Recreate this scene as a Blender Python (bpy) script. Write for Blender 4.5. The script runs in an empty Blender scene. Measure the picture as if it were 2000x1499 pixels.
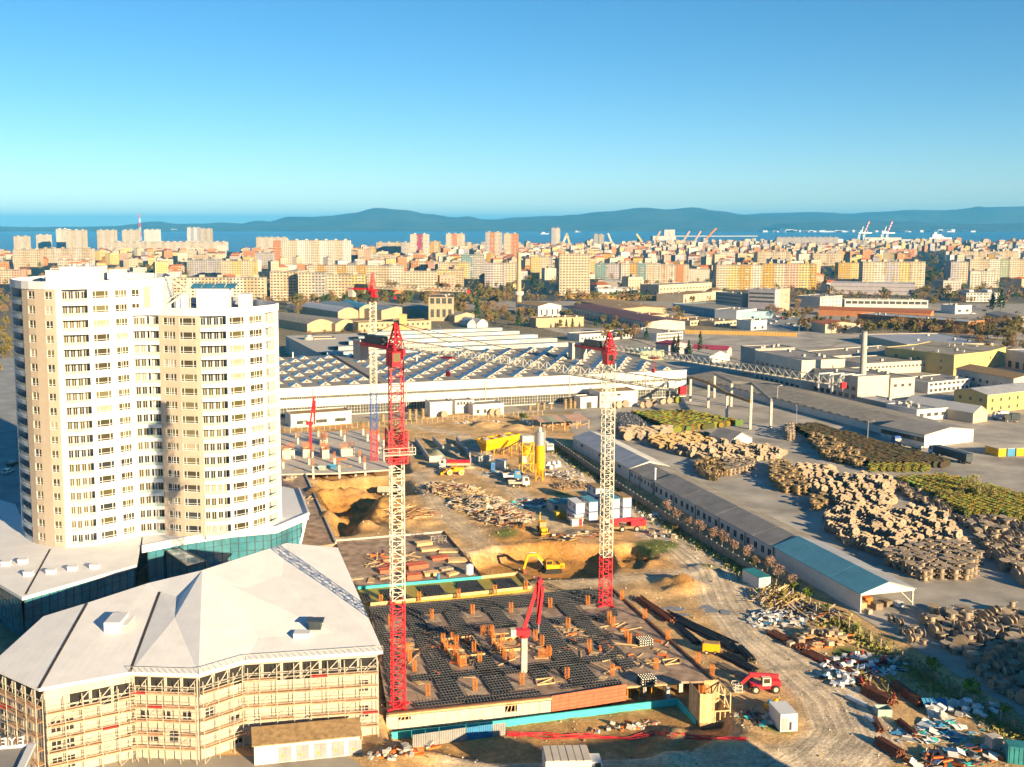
import bpy, bmesh, math, random
from mathutils import Vector, Matrix, noise

# ------------------------------------------------------------------ camera, sky, sun, exposure
scene = bpy.context.scene
COL = scene.collection
rad = math.radians
CAM_Z = 75.0
F_PX, PX0, PY0, PITCH = 2100.0, 900.0, 679.0, rad(6.55)
cd = bpy.data.cameras.new('camera')
cam = bpy.data.objects.new('camera', cd)
COL.objects.link(cam)
cam.location = (0, 0, CAM_Z)
cam.rotation_euler = (rad(90) - PITCH, 0, 0)
cd.sensor_fit = 'HORIZONTAL'
cd.sensor_width = 36.0
cd.lens = 36.0 * F_PX / 2000.0
cd.shift_x = (1000.0 - PX0) / 2000.0
cd.shift_y = -(749.5 - PY0) / 2000.0
cd.clip_start = 1.0
cd.clip_end = 200000.0
scene.camera = cam

SUN_EL, SUN_AZ = rad(15.0), rad(141.0)          # azimuth clockwise from +Y
world = bpy.data.worlds.new('World')
scene.world = world
world.use_nodes = True
wn = world.node_tree
bg = wn.nodes['Background']
sky = wn.nodes.new('ShaderNodeTexSky')
sky.sky_type = 'NISHITA'
sky.sun_disc = False
sky.sun_elevation = SUN_EL
sky.sun_rotation = SUN_AZ
sky.altitude = 0.0
sky.air_density = 0.75
sky.dust_density = 0.0
sky.ozone_density = 3.0
hs = wn.nodes.new('ShaderNodeHueSaturation')
hs.inputs['Hue'].default_value = 0.491
hs.inputs['Saturation'].default_value = 1.22
wn.links.new(sky.outputs[0], hs.inputs['Color'])
wn.links.new(hs.outputs[0], bg.inputs['Color'])
bg.inputs['Strength'].default_value = 0.052

sl = bpy.data.lights.new('sun', 'SUN')
sl.energy = 5.0
sl.angle = rad(0.5)
sl.color = (1.0, 0.755, 0.43)
sun = bpy.data.objects.new('sun', sl)
COL.objects.link(sun)
to_sun = Vector((math.cos(SUN_EL) * math.sin(SUN_AZ), math.cos(SUN_EL) * math.cos(SUN_AZ), math.sin(SUN_EL)))
sun.rotation_euler = (-to_sun).to_track_quat('-Z', 'Y').to_euler()

vs = scene.view_settings
vs.view_transform = 'Standard'
vs.look = 'None'
vs.exposure = 1.5
vs.gamma = 1.0
vs.use_curve_mapping = False
cy = scene.cycles
cy.use_denoising = True
cy.max_bounces = 7
cy.diffuse_bounces = 4
cy.glossy_bounces = 2
cy.transmission_bounces = 3
cy.volume_bounces = 0
cy.transparent_max_bounces = 6
cy.caustics_reflective = False
cy.caustics_refractive = False
cy.use_adaptive_sampling = True
cy.adaptive_threshold = 0.03

RND = random.Random(11)

# ------------------------------------------------------------------ survey: a point of the picture -> the place on a level plane
CP, SP = math.cos(PITCH), math.sin(PITCH)


def P(u, v, z=0.0):
 a, b = (u - PX0) / F_PX, -(v - PY0) / F_PX
 d = Vector((a, CP + b * SP, -SP + b * CP))
 t = (z - CAM_Z) / d.z
 return Vector((d.x * t, d.y * t, z))


EYE = PY0 - F_PX * SP / CP                     # eye level, in picture rows


def hgt(vt, vb):                               # height of a thing whose foot and top show at these rows
 return CAM_Z * (1 - (vt - EYE) / (vb - EYE))


SITE = rad(14.8)                               # the site's streets lie at this angle
E1 = Vector((math.cos(SITE), math.sin(SITE), 0))
E2 = Vector((-math.sin(SITE), math.cos(SITE), 0))

# ------------------------------------------------------------------ materials
MATS = {}


def mat(name, col, rough=0.8, var=0.12, scale=0.6, metal=0.0, spec=0.3, rnd=0.0, bump=0.0, bscale=None, col2=None, thr=None, wave=None, detail=4.0, emit=0.0):
 """procedural surface: base colour worn by world-space noise, optional second colour in patches, per-object tint, bump"""
 if name in MATS:
  return MATS[name]
 m = bpy.data.materials.new(name)
 m.use_nodes = True
 nt = m.node_tree
 N, L = nt.nodes, nt.links
 b = N['Principled BSDF']
 b.inputs['Roughness'].default_value = rough
 b.inputs['Metallic'].default_value = metal
 b.inputs['Specular IOR Level'].default_value = spec
 geo = N.new('ShaderNodeNewGeometry')
 tx = N.new('ShaderNodeTexNoise')
 tx.inputs['Scale'].default_value = scale
 tx.inputs['Detail'].default_value = detail
 tx.inputs['Roughness'].default_value = 0.6
 L.new(geo.outputs['Position'], tx.inputs['Vector'])
 ramp = N.new('ShaderNodeMapRange')
 ramp.inputs['From Min'].default_value = 0.3 if thr is None else thr - 0.06
 ramp.inputs['From Max'].default_value = 0.7 if thr is None else thr + 0.06
 L.new(tx.outputs['Fac'], ramp.inputs['Value'])
 mx = N.new('ShaderNodeMix')
 mx.data_type = 'RGBA'
 lo = [max(0.0, c * (1 - var)) for c in col]
 hi = [min(1.0, c * (1 + var)) for c in (col2 or col)]
 mx.inputs[6].default_value = (*lo, 1)
 mx.inputs[7].default_value = (*hi, 1)
 L.new(ramp.outputs[0], mx.inputs['Factor'])
 out = mx.outputs[2]
 if rnd:
  oi = N.new('ShaderNodeObjectInfo')
  h = N.new('ShaderNodeHueSaturation')
  mr = N.new('ShaderNodeMapRange')
  mr.inputs['To Min'].default_value = 1 - rnd
  mr.inputs['To Max'].default_value = 1 + rnd
  L.new(oi.outputs['Random'], mr.inputs['Value'])
  L.new(mr.outputs[0], h.inputs['Value'])
  L.new(out, h.inputs['Color'])
  out = h.outputs['Color']
 L.new(out, b.inputs['Base Color'])
 if bump:
  bn = N.new('ShaderNodeBump')
  bn.inputs['Strength'].default_value = min(1.0, bump)
  bn.inputs['Distance'].default_value = 0.1
  if wave:
   wv = N.new('ShaderNodeTexWave')
   wv.inputs['Scale'].default_value = wave
   tc = N.new('ShaderNodeTexCoord')
   L.new(tc.outputs['Object'], wv.inputs['Vector'])
   L.new(wv.outputs['Fac'], bn.inputs['Height'])
  else:
   t2 = N.new('ShaderNodeTexNoise')
   t2.inputs['Scale'].default_value = bscale or scale * 6
   t2.inputs['Detail'].default_value = 5
   L.new(geo.outputs['Position'], t2.inputs['Vector'])
   L.new(t2.outputs['Fac'], bn.inputs['Height'])
  L.new(bn.outputs[0], b.inputs['Normal'])
 if emit:
  b.inputs['Emission Color'].default_value = (*col, 1)
  b.inputs['Emission Strength'].default_value = emit
 m.diffuse_color = (*col, 1)
 MATS[name] = m
 return m


M = {}
M['white'] = mat('white_render', (0.60, 0.61, 0.64), 0.7, 0.03, 0.3)
M['white_b'] = mat('white_wall_paint', (0.58, 0.56, 0.53), 0.8, 0.09, 0.35)
M['roofmem'] = mat('pale_roof_membrane', (0.66, 0.665, 0.69), 0.75, 0.07, 0.3, bump=0.04, wave=0.28, detail=9)
M['tan'] = mat('beige_panel', (0.42, 0.355, 0.29), 0.7, 0.05, 0.8)
M['conc'] = mat('concrete', (0.42, 0.40, 0.37), 0.85, 0.16, 0.7, bump=0.1)
M['conc_l'] = mat('pale_concrete', (0.47, 0.43, 0.38), 0.85, 0.13, 0.7)
M['conc_d'] = mat('dark_concrete', (0.26, 0.25, 0.24), 0.9, 0.25, 0.5)
M['glass'] = mat('window_glass', (0.075, 0.068, 0.035), 0.07, 0.3, 0.25, spec=0.9)
nt_ = M['glass'].node_tree
oi_ = nt_.nodes.new('ShaderNodeObjectInfo')
cr_ = nt_.nodes.new('ShaderNodeValToRGB')
cr_.color_ramp.interpolation = 'CONSTANT'
for k_, (p_, c_) in enumerate(((0.0, (0.05, 0.045, 0.025)), (0.35, (0.09, 0.08, 0.035)), (0.6, (0.14, 0.125, 0.07)), (0.78, (0.03, 0.035, 0.035)), (0.9, (0.34, 0.29, 0.22)))):  # olive steps stand in for sunlit ground mirrored in panes; palest is curtain
 e_ = cr_.color_ramp.elements[k_] if k_ < 2 else cr_.color_ramp.elements.new(p_)
 e_.position = p_
 e_.color = (*c_, 1)
nt_.links.new(oi_.outputs['Random'], cr_.inputs['Fac'])
nt_.links.new(cr_.outputs['Color'], nt_.nodes['Principled BSDF'].inputs['Base Color'])
M['glass_b'] = mat('blue_curtain_glass', (0.05, 0.19, 0.26), 0.07, 0.4, 0.15, spec=1.0)
M['glass_g'] = mat('grimy_glazing', (0.07, 0.075, 0.07), 0.2, 0.6, 0.9, spec=0.7)
M['rail'] = mat('balcony_glass', (0.33, 0.42, 0.40), 0.05, 0.1, 0.5, spec=0.9)
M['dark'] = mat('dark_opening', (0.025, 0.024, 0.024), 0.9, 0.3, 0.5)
M['steel'] = mat('galvanised_steel', (0.45, 0.46, 0.47), 0.45, 0.12, 1.0, metal=0.6)
M['scaf'] = mat('scaffold_tube', (0.52, 0.47, 0.38), 0.55, 0.12, 1.0, metal=0.2)
M['red'] = mat('crane_red', (0.62, 0.018, 0.03), 0.45, 0.15, 0.8, spec=0.5)
M['crwhite'] = mat('crane_white', (0.62, 0.57, 0.46), 0.5, 0.12, 0.8)
M['blue'] = mat('crane_blue', (0.035, 0.10, 0.35), 0.5, 0.15, 0.8)
M['yellow'] = mat('plant_yellow', (0.72, 0.36, 0.008), 0.5, 0.16, 0.6)
M['plank'] = mat('scaffold_plank', (0.50, 0.30, 0.19), 0.85, 0.25, 0.8, rnd=0.3)
M['plank_r'] = mat('red_plank', (0.50, 0.05, 0.04), 0.75, 0.2, 0.8)
M['wood'] = mat('new_timber', (0.58, 0.40, 0.21), 0.85, 0.22, 1.2, rnd=0.25)
M['wood_d'] = mat('weathered_timber', (0.33, 0.26, 0.19), 0.9, 0.28, 1.0, rnd=0.4)
M['drum'] = mat('drum_timber', (0.50, 0.39, 0.27), 0.9, 0.28, 1.4, rnd=0.35)
M['ply'] = mat('formwork_ply', (0.23, 0.155, 0.11), 0.85, 0.30, 0.45, col2=(0.36, 0.26, 0.19))
M['rebar'] = mat('rusty_rebar', (0.46, 0.16, 0.035), 0.9, 0.3, 2.0)
M['rust'] = mat('rusty_steel', (0.20, 0.075, 0.04), 0.9, 0.35, 0.8)
M['black'] = mat('black_plastic', (0.035, 0.036, 0.042), 0.38, 0.2, 2.0, spec=0.6)
M['tyre'] = mat('tyre_rubber', (0.03, 0.03, 0.03), 0.9, 0.2, 2.0)
M['rim'] = mat('dusty_rim', (0.5, 0.42, 0.33), 0.7, 0.15, 2.0)
M['turq'] = mat('turquoise_insulation', (0.06, 0.52, 0.50), 0.7, 0.1, 0.5)
M['orange'] = mat('orange_paint', (0.75, 0.17, 0.03), 0.6, 0.15, 0.8)
M['roof_tile'] = mat('clay_roof_tiles', (0.40, 0.13, 0.05), 0.9, 0.25, 0.5, rnd=0.35, detail=6)
M['roof_grey'] = mat('grey_felt_roof', (0.25, 0.235, 0.225), 0.9, 0.2, 0.25, detail=7)
M['roof_lt'] = mat('sheet_metal_roof', (0.42, 0.42, 0.44), 0.5, 0.16, 0.25, metal=0.2, bump=0.35, wave=3.0)
M['roof_bl'] = mat('blue_sheet_roof', (0.10, 0.30, 0.42), 0.55, 0.1, 0.3, bump=0.5, wave=6.0)
M['roof_asb'] = mat('old_fibre_cement_roof', (0.27, 0.245, 0.21), 0.9, 0.25, 0.35, bump=0.3, wave=5.0)
M['brown'] = mat('brown_parapet', (0.15, 0.075, 0.04), 0.85, 0.2, 0.5)
M['brick'] = mat('brick_wall', (0.36, 0.17, 0.09), 0.9, 0.2, 0.6)
M['green'] = mat('green_paint', (0.08, 0.25, 0.10), 0.7, 0.2, 0.8)
M['skyblue'] = mat('blue_paint', (0.05, 0.22, 0.42), 0.6, 0.15, 0.8)
M['pipe'] = mat('black_pipe', (0.02, 0.024, 0.028), 0.5, 0.3, 1.0)
M['bag'] = mat('white_bag', (0.66, 0.66, 0.66), 0.8, 0.15, 1.0, rnd=0.15)
M['trunk'] = mat('tree_bark', (0.16, 0.115, 0.075), 0.95, 0.25, 1.0)


# ------------------------------------------------------------------ mesh building
class MB:
 """collects faces, then links them as ONE mesh object"""

 def __init__(self):
  self.v, self.f, self.m = [], [], []

 def face(self, pts, mi=0):
  n = len(self.v)
  self.v.extend(tuple(p) for p in pts)
  self.f.append(tuple(range(n, n + len(pts))))
  self.m.append(mi)
  return self

 def add(self, vs_, fs_, mi=0):
  n = len(self.v)
  self.v.extend(tuple(p) for p in vs_)
  for f in fs_:
   self.f.append(tuple(n + i for i in f))
   self.m.append(mi)
  return self

 def box(self, x0, x1, y0, y1, z0, z1, mi=0, top=None):
  vs_ = [(x0, y0, z0), (x1, y0, z0), (x1, y1, z0), (x0, y1, z0), (x0, y0, z1), (x1, y0, z1), (x1, y1, z1), (x0, y1, z1)]
  self.add(vs_, [(0, 1, 5, 4), (1, 2, 6, 5), (2, 3, 7, 6), (3, 0, 4, 7), (3, 2, 1, 0)], mi)
  self.add(vs_[4:], [(0, 1, 2, 3)], mi if top is None else top)
  return self

 def obox(self, c, ax, ay, az, mi=0):
  """box about a centre with three half-axis vectors"""
  c, ax, ay, az = Vector(c), Vector(ax), Vector(ay), Vector(az)
  vs_ = [c + sx * ax + sy * ay + sz * az for sz in (-1, 1) for sx, sy in ((-1, -1), (1, -1), (1, 1), (-1, 1))]
  self.add(vs_, [(0, 1, 5, 4), (1, 2, 6, 5), (2, 3, 7, 6), (3, 0, 4, 7), (3, 2, 1, 0), (4, 5, 6, 7)], mi)
  return self

 def bar(self, p, q, w=0.1, h=None, mi=0, up=(0, 0, 1)):
  p, q = Vector(p), Vector(q)
  d = q - p
  if d.length < 1e-6:
   return self
  dn = d.normalized()
  s = dn.cross(Vector(up))
  if s.length < 1e-3:
   s = dn.cross(Vector((0, 1, 0)))
  s.normalize()
  t = s.cross(dn)
  return self.obox((p + q) / 2, d / 2, s * w / 2, t * (h or w) / 2, mi)

 def tube(self, p, q, r, n=6, r2=None, mi=0, cap=True):
  p, q = Vector(p), Vector(q)
  d = (q - p).normalized()
  s = d.cross(Vector((0, 0, 1)))
  if s.length < 1e-3:
   s = Vector((1, 0, 0))
  s.normalize()
  t = s.cross(d)
  r2 = r if r2 is None else r2
  vs_ = [c + (s * math.cos(k * 2 * math.pi / n) + t * math.sin(k * 2 * math.pi / n)) * rr for c, rr in ((p, r), (q, r2)) for k in range(n)]
  fs_ = [(k, (k + 1) % n, n + (k + 1) % n, n + k) for k in range(n)]
  if cap:
   fs_ += [tuple(range(n - 1, -1, -1)), tuple(range(n, 2 * n))]
  self.add(vs_, fs_, mi)
  return self

 def prism(self, poly, z0, z1, mi=0, top=None, bottom=True):
  """upright prism over a plan outline; z0 and z1 are numbers or lists per corner"""
  n = len(poly)
  za = z0 if isinstance(z0, (list, tuple)) else [z0] * n
  zb = z1 if isinstance(z1, (list, tuple)) else [z1] * n
  area = sum(poly[i][0] * poly[(i + 1) % n][1] - poly[(i + 1) % n][0] * poly[i][1] for i in range(n))
  if area < 0:
   poly, za, zb = list(poly)[::-1], list(za)[::-1], list(zb)[::-1]
  vs_ = [(p[0], p[1], za[i]) for i, p in enumerate(poly)] + [(p[0], p[1], zb[i]) for i, p in enumerate(poly)]
  self.add(vs_, [(i, (i + 1) % n, n + (i + 1) % n, n + i) for i in range(n)], mi)
  self.add(vs_[n:], [tuple(range(n))], mi if top is None else top)
  if bottom:
   self.add(vs_[:n], [tuple(range(n - 1, -1, -1))], mi)
  return self

 def sphere(self, c, r, seg=8, rings=5, sz=1.0, mi=0):
  c = Vector(c)
  vs_, fs_ = [c + Vector((0, 0, r * sz))], []
  for i in range(1, rings):
   a = math.pi * i / rings
   for k in range(seg):
    b = 2 * math.pi * k / seg
    vs_.append(c + Vector((r * math.sin(a) * math.cos(b), r * math.sin(a) * math.sin(b), r * sz * math.cos(a))))
  vs_.append(c - Vector((0, 0, r * sz)))
  for k in range(seg):
   fs_.append((0, 1 + k, 1 + (k + 1) % seg))
  for i in range(rings - 2):
   o = 1 + i * seg
   for k in range(seg):
    fs_.append((o + k, o + seg + k, o + seg + (k + 1) % seg, o + (k + 1) % seg))
  o = 1 + (rings - 2) * seg
  for k in range(seg):
   fs_.append((o + k, len(vs_) - 1, o + (k + 1) % seg))
  self.add(vs_, fs_, mi)
  return self

 def shift(self, d):
  d = Vector(d)
  self.v = [(p[0] - d.x, p[1] - d.y, p[2] - d.z) for p in self.v]
  return self

 def mesh(self, name, mats, smooth=False):
  me = bpy.data.meshes.new(name)
  me.from_pydata(self.v, [], self.f)
  mats = mats if isinstance(mats, (list, tuple)) else [mats]
  for m_ in mats:
   me.materials.append(M[m_] if isinstance(m_, str) else m_)
  if len(mats) > 1:
   me.polygons.foreach_set('material_index', self.m)
  if smooth:
   me.polygons.foreach_set('use_smooth', [True] * len(self.f))
  me.update()
  return me

 def build(self, name, mats, parent=None, loc=None, smooth=False, **props):
  o = bpy.data.objects.new(name, self.mesh(name, mats, smooth))
  return place(o, parent, loc, **props)


def place(o, parent=None, loc=None, rot=None, **props):
 COL.objects.link(o)
 if parent is not None:
  o.parent = parent
 if loc is not None:
  o.location = loc
 if rot is not None:
  o.rotation_euler = rot
 for k, v in props.items():
  o[k] = v
 return o


def inst(name, me, parent=None, loc=None, rotz=None, **props):
 o = bpy.data.objects.new(name, me)
 return place(o, parent, loc, None if rotz is None else (0, 0, rotz), **props)


def thing(name, label, cat, loc=(0, 0, 0), rotz=0.0, group=None):
 o = bpy.data.objects.new(name, None)
 o.empty_display_size = 0.5
 COL.objects.link(o)
 o.location = loc
 o.rotation_euler = (0, 0, rotz)
 o['label'] = label
 o['category'] = cat
 if group:
  o['group'] = group
 return o


def tag(o, label, cat, group=None):
 o['label'] = label
 o['category'] = cat
 if group:
  o['group'] = group
 return o


def struct(name, mb, mats, **kw):
 return mb.build(name, mats, kind='structure', **kw)


def lerp(a, b, t):
 return a + (b - a) * t


def inside(poly, x, y):
 c = False
 n = len(poly)
 for i in range(n):
  x1, y1 = poly[i][0], poly[i][1]
  x2, y2 = poly[(i + 1) % n][0], poly[(i + 1) % n][1]
  if (y1 > y) != (y2 > y) and x < (x2 - x1) * (y - y1) / (y2 - y1) + x1:
   c = not c
 return c


def seg_dist(p, a, b):
 ax, ay, bx, by = a[0], a[1], b[0], b[1]
 dx, dy = bx - ax, by - ay
 t = max(0, min(1, ((p[0] - ax) * dx + (p[1] - ay) * dy) / (dx * dx + dy * dy + 1e-9)))
 return math.hypot(p[0] - ax - t * dx, p[1] - ay - t * dy)
# ------------------------------------------------------------------ ground
def smooth(t):
 t = max(0.0, min(1.0, t))
 return t * t * (3 - 2 * t)


def poly(px, z=0.0):
 return [tuple(P(u, v, z)[:2]) for u, v in px]


PITS = [  # outline, depth, width of the slope
 (poly([(606, 935), (640, 930), (760, 928), (800, 935), (835, 965), (790, 968), (745, 985), (735, 1020), (690, 1048), (650, 1050)]), 4.2, 5.0),
 (poly([(893, 1088), (960, 1068), (1060, 1062), (1190, 1070), (1215, 1100), (1190, 1128), (1050, 1133), (1000, 1140), (940, 1136)]), 3.2, 3.0),
 (poly([(752, 1446), (810, 1474), (990, 1490), (1330, 1478), (1400, 1446), (1446, 1434), (1392, 1336), (1185, 1162), (725, 1190)]), 2.2, 1.4),
 (poly([(1195, 1070), (1240, 1062), (1290, 1090), (1260, 1112), (1205, 1110)]), 2.0, 2.5),
 (poly([(560, 880), (790, 878), (805, 925), (700, 930), (610, 935), (560, 935)]), 2.5, 2.0),
]
MOUNDS = [  # centre, radius, height
 (P(690, 962), 9.0, 5.0), (P(640, 965), 7.0, 2.2), (P(740, 985), 9.0, 2.0), (P(800, 1010), 9.0, 1.2), (P(712, 1010), 6.0, 2.6),
 (P(672, 1000), 4.0, 3.4), (P(700, 1028), 4.0, 2.8), (P(645, 1010), 4.0, 2.0),
 (P(1331, 1145), 5.0, 2.4), (P(1120, 1062), 12.0, 0.8), (P(1240, 1098), 5.0, 1.6), (P(1000, 1040), 6.0, 0.8), (P(860, 1060), 5.0, 0.6),
 (P(1310, 1480), 5.0, 0.9), (P(1290, 1447), 3.6, 0.9), (P(1450, 1462), 6.0, 0.8), (P(1325, 1418), 4.0, 1.6), (P(1270, 1075), 10, 0.7),
 (P(900, 815), 14.0, 0.9), (P(950, 832), 6.0, 1.8), (P(1010, 836), 5.0, 1.2), (P(930, 890), 4, 0.6), (P(1160, 1048), 8.0, 0.5),
 (P(1120, 933), 8.0, 0.8), (P(1380, 1114), 4.0, 0.9), (P(760, 1470), 5.0, 0.9), (P(820, 1475), 4.0, 0.7), (P(880, 1466), 4.0, 0.6),
]
FENCE = [P(u, v) for u, v in ((1085, 872), (1160, 925), (1290, 1010), (1420, 1090), (1500, 1140), (1600, 1195), (1700, 1255), (1830, 1335), (2010, 1445), (2200, 1560))]
ROAD = [P(u, v) for u, v in ((1050, 858), (1130, 930), (1210, 985), (1300, 1050), (1400, 1120), (1430, 1180), (1480, 1240), (1560, 1300), (1640, 1370), (1670, 1440), (1620, 1490), (1500, 1560))]
TRACKS = [ROAD,
          [P(u, v) for u, v in ((790, 830), (900, 850), (960, 905), (820, 925), (860, 1000), (960, 1070), (890, 1080))],
          [P(u, v) for u, v in ((850, 905), (960, 930), (1040, 985), (1100, 1040), (1160, 1060))],
          [P(u, v) for u, v in ((1010, 1100), (1120, 1140), (1300, 1120), (1400, 1130))],
          [P(u, v) for u, v in ((900, 1499), (1200, 1470), (1450, 1490), (1640, 1460))]]


def pit_depth(x, y):
 h = 0.0
 for pl, dep, slope in PITS:
  if inside(pl, x, y):
   d = min(seg_dist((x, y), pl[i], pl[(i + 1) % len(pl)]) for i in range(len(pl)))
   h = min(h, -dep * smooth(d / slope))
 return h


SITE_POLY = poly([(560, 850), (700, 822), (1000, 808), (1040, 820), (1090, 872), (1290, 1005), (1700, 1250), (2010, 1440), (2100, 1560), (1000, 1560), (740, 1560), (742, 1400), (655, 1060), (600, 930)])


def ground_h(x, y):
 h = pit_depth(x, y)
 for c, r, a in MOUNDS:
  d = math.hypot(x - c.x, y - c.y)
  if d < r * 1.6:
   q = d / r + 0.35 * noise.noise((x * 0.35, y * 0.35, c.x))
   h += a * smooth(1 - q * 0.8) * (1 + 0.25 * noise.noise((x * 0.9, y * 0.9, 3)))
 if inside(SITE_POLY, x, y):
  h += 0.22 * noise.noise((x * 0.16, y * 0.16, 1)) + 0.14 * noise.noise((x * 0.6, y * 0.6, 5)) + 0.05 * noise.noise((x * 1.4, y * 1.4, 9))
 return h


def build_ground():
 gx0, gx1, gy0, gy1, st = -70.0, 110.0, 128.0, 420.0, 1.0
 nx, ny = int((gx1 - gx0) / st), int((gy1 - gy0) / st)
 verts, cols, lanes = [], [], []
 S, RD, SOIL, GR = (0.58, 0.385, 0.19), (0.66, 0.555, 0.42), (0.45, 0.22, 0.055), (0.17, 0.20, 0.05)
 STRAW = (0.34, 0.27, 0.11)
 soil_px = [(690, 965, 22), (650, 985, 14), (710, 1015, 18), (1040, 1090, 20), (1140, 1080, 20), (1240, 1095, 12), (1331, 1145, 6), (760, 1000, 14), (640, 830, 16), (1000, 1050, 9)]
 soil = [(P(a, b), c) for a, b, c in soil_px]
 grass_px = [(1290, 1068, 5.5), (1265, 1078, 4), (1385, 1112, 2.5), (940, 1000, 3), (985, 1045, 4), (1100, 965, 3), (700, 825, 4), (800, 822, 4), (760, 830, 3), (1520, 1420, 3), (1650, 1275, 3)]
 grass = [(P(a, b), c) for a, b, c in grass_px]
 for j in range(ny + 1):
  y = gy0 + (gy1 - gy0) * j / ny
  for i in range(nx + 1):
   x = gx0 + (gx1 - gx0) * i / nx
   edge = min(i, j, nx - i, ny - j)
   h = 0.0 if edge == 0 else ground_h(x, y)
   verts.append((x, y, h))
   n1 = noise.noise((x * 0.12, y * 0.12, 2)) + 0.5 * noise.noise((x * 0.4, y * 0.4, 7))
   c = Vector(S) * (1 + 0.16 * n1)
   lane = (0.0, 0.0, 0.0)
   for k, tr in enumerate(TRACKS):
    d, q0 = min((seg_dist((x, y), tr[q], tr[q + 1]), q) for q in range(len(tr) - 1))
    sa, sb = tr[q0], tr[q0 + 1]
    sl_ = ((sb.x - sa.x) * (y - sa.y) - (sb.y - sa.y) * (x - sa.x)) / max(0.1, (sb - sa).length)
    w = 7.5 if k == 0 else 4.5
    if d < w:
     f = smooth((w - d) / 2.5) * (0.85 if k == 0 else 0.6)
     c = c.lerp(Vector(RD), f)
     if f > lane[2]:
      lane = (sl_, 0.1 * y, f)
   for q, r in soil:
    d = math.hypot(x - q.x, y - q.y) / r
    if d < 1:
     c = c.lerp(Vector(SOIL), min(1, 1.6 * (1 - d)) * (0.65 + 0.35 * n1))
   for q, r in grass:
    d = math.hypot(x - q.x, y - q.y) / r + 0.4 * n1
    if d < 1:
     c = c.lerp(Vector(GR), min(1, 2.2 * (1 - d)))
   df = min(seg_dist((x, y), FENCE[q], FENCE[q + 1]) for q in range(len(FENCE) - 1))
   if df < 4.0:
    c = c.lerp(Vector(STRAW) * (1 + 0.5 * n1), smooth((4.0 - df) / 2.5))
   if h < -1.0:
    c = c.lerp(Vector(SOIL), 0.5)
   lanes.append(lane)
   cols.append((max(c.x, 0.01), max(c.y, 0.01), max(c.z, 0.01), 1.0))
 faces = [(j * (nx + 1) + i, j * (nx + 1) + i + 1, (j + 1) * (nx + 1) + i + 1, (j + 1) * (nx + 1) + i) for j in range(ny) for i in range(nx)]
 # the level land around, out to the shore
 shore = [(-9000, 2300), (-2000, 2500), (-900, 2800), (-300, 3050), (150, 3700), (1100, 4300), (1900, 4500), (2600, 4350), (3300, 4100), (9000, 3900)]
 base = len(verts)
 extra, ef = [], []

 def q(ax, ay, bx, by):
  n = base + len(extra)
  extra.extend([(ax, ay, 0), (bx, ay, 0), (bx, by, 0), (ax, by, 0)])
  ef.append((n, n + 1, n + 2, n + 3))
 q(-9000, -3000, 9000, gy0)
 q(-9000, gy0, gx0, gy1)
 q(gx1, gy0, 9000, gy1)
 for (xa, ya), (xb, yb) in zip(shore, shore[1:]):
  n = base + len(extra)
  extra.extend([(xa, gy1, 0), (xb, gy1, 0), (xb, yb, 0), (xb, yb, -16), (xa, ya, -16), (xa, ya, 0)])
  ef.append((n, n + 1, n + 2, n + 5))
  ef.append((n + 5, n + 2, n + 3, n + 4))
 me = bpy.data.meshes.new('ground')
 me.from_pydata(verts + extra, [], faces + ef)
 ca = me.color_attributes.new('surface', 'FLOAT_COLOR', 'POINT')
 cc = cols + [(0.36, 0.29, 0.17, 1.0)] * len(extra)
 ca.data.foreach_set('color', [x for c in cc for x in c])
 la = me.attributes.new('lane', 'FLOAT_VECTOR', 'POINT')
 la.data.foreach_set('vector', [q for c in lanes + [(0.0, 0.0, 0.0)] * len(extra) for q in c])
 me.polygons.foreach_set('use_smooth', [True] * len(me.polygons))
 m = bpy.data.materials.new('earth')
 m.use_nodes = True
 nt = m.node_tree
 N, L = nt.nodes, nt.links
 b = N['Principled BSDF']
 b.inputs['Roughness'].default_value = 0.95
 b.inputs['Specular IOR Level'].default_value = 0.15
 at = N.new('ShaderNodeAttribute')
 at.attribute_name = 'surface'
 geo = N.new('ShaderNodeNewGeometry')
 fac = None
 for sc, lo, hi in ((0.22, 0.66, 1.24), (1.1, 0.78, 1.18), (4.0, 0.74, 1.2), (13.0, 0.8, 1.16)):
  t = N.new('ShaderNodeTexNoise')
  t.inputs['Scale'].default_value = sc
  t.inputs['Detail'].default_value = 5
  L.new(geo.outputs['Position'], t.inputs['Vector'])
  r = N.new('ShaderNodeMapRange')
  r.inputs['From Min'].default_value = 0.3
  r.inputs['From Max'].default_value = 0.7
  r.inputs['To Min'].default_value = lo
  r.inputs['To Max'].default_value = hi
  L.new(t.outputs['Fac'], r.inputs['Value'])
  if fac is None:
   fac = r.outputs[0]
  else:
   mm = N.new('ShaderNodeMath')
   mm.operation = 'MULTIPLY'
   L.new(fac, mm.inputs[0])
   L.new(r.outputs[0], mm.inputs[1])
   fac = mm.outputs[0]
 ln = N.new('ShaderNodeAttribute')
 ln.attribute_name = 'lane'
 mp = N.new('ShaderNodeMapping')
 mp.inputs['Scale'].default_value = (1.5, 0.35, 0.0)
 L.new(ln.outputs['Vector'], mp.inputs['Vector'])
 rt = N.new('ShaderNodeTexNoise')
 rt.inputs['Scale'].default_value = 1.0
 rt.inputs['Detail'].default_value = 3
 L.new(mp.outputs[0], rt.inputs['Vector'])
 rr = N.new('ShaderNodeMapRange')
 rr.inputs['From Min'].default_value = 0.36
 rr.inputs['From Max'].default_value = 0.62
 rr.inputs['To Min'].default_value = 0.62
 rr.inputs['To Max'].default_value = 1.12
 L.new(rt.outputs['Fac'], rr.inputs['Value'])
 sx = N.new('ShaderNodeSeparateXYZ')
 L.new(ln.outputs['Vector'], sx.inputs[0])
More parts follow.
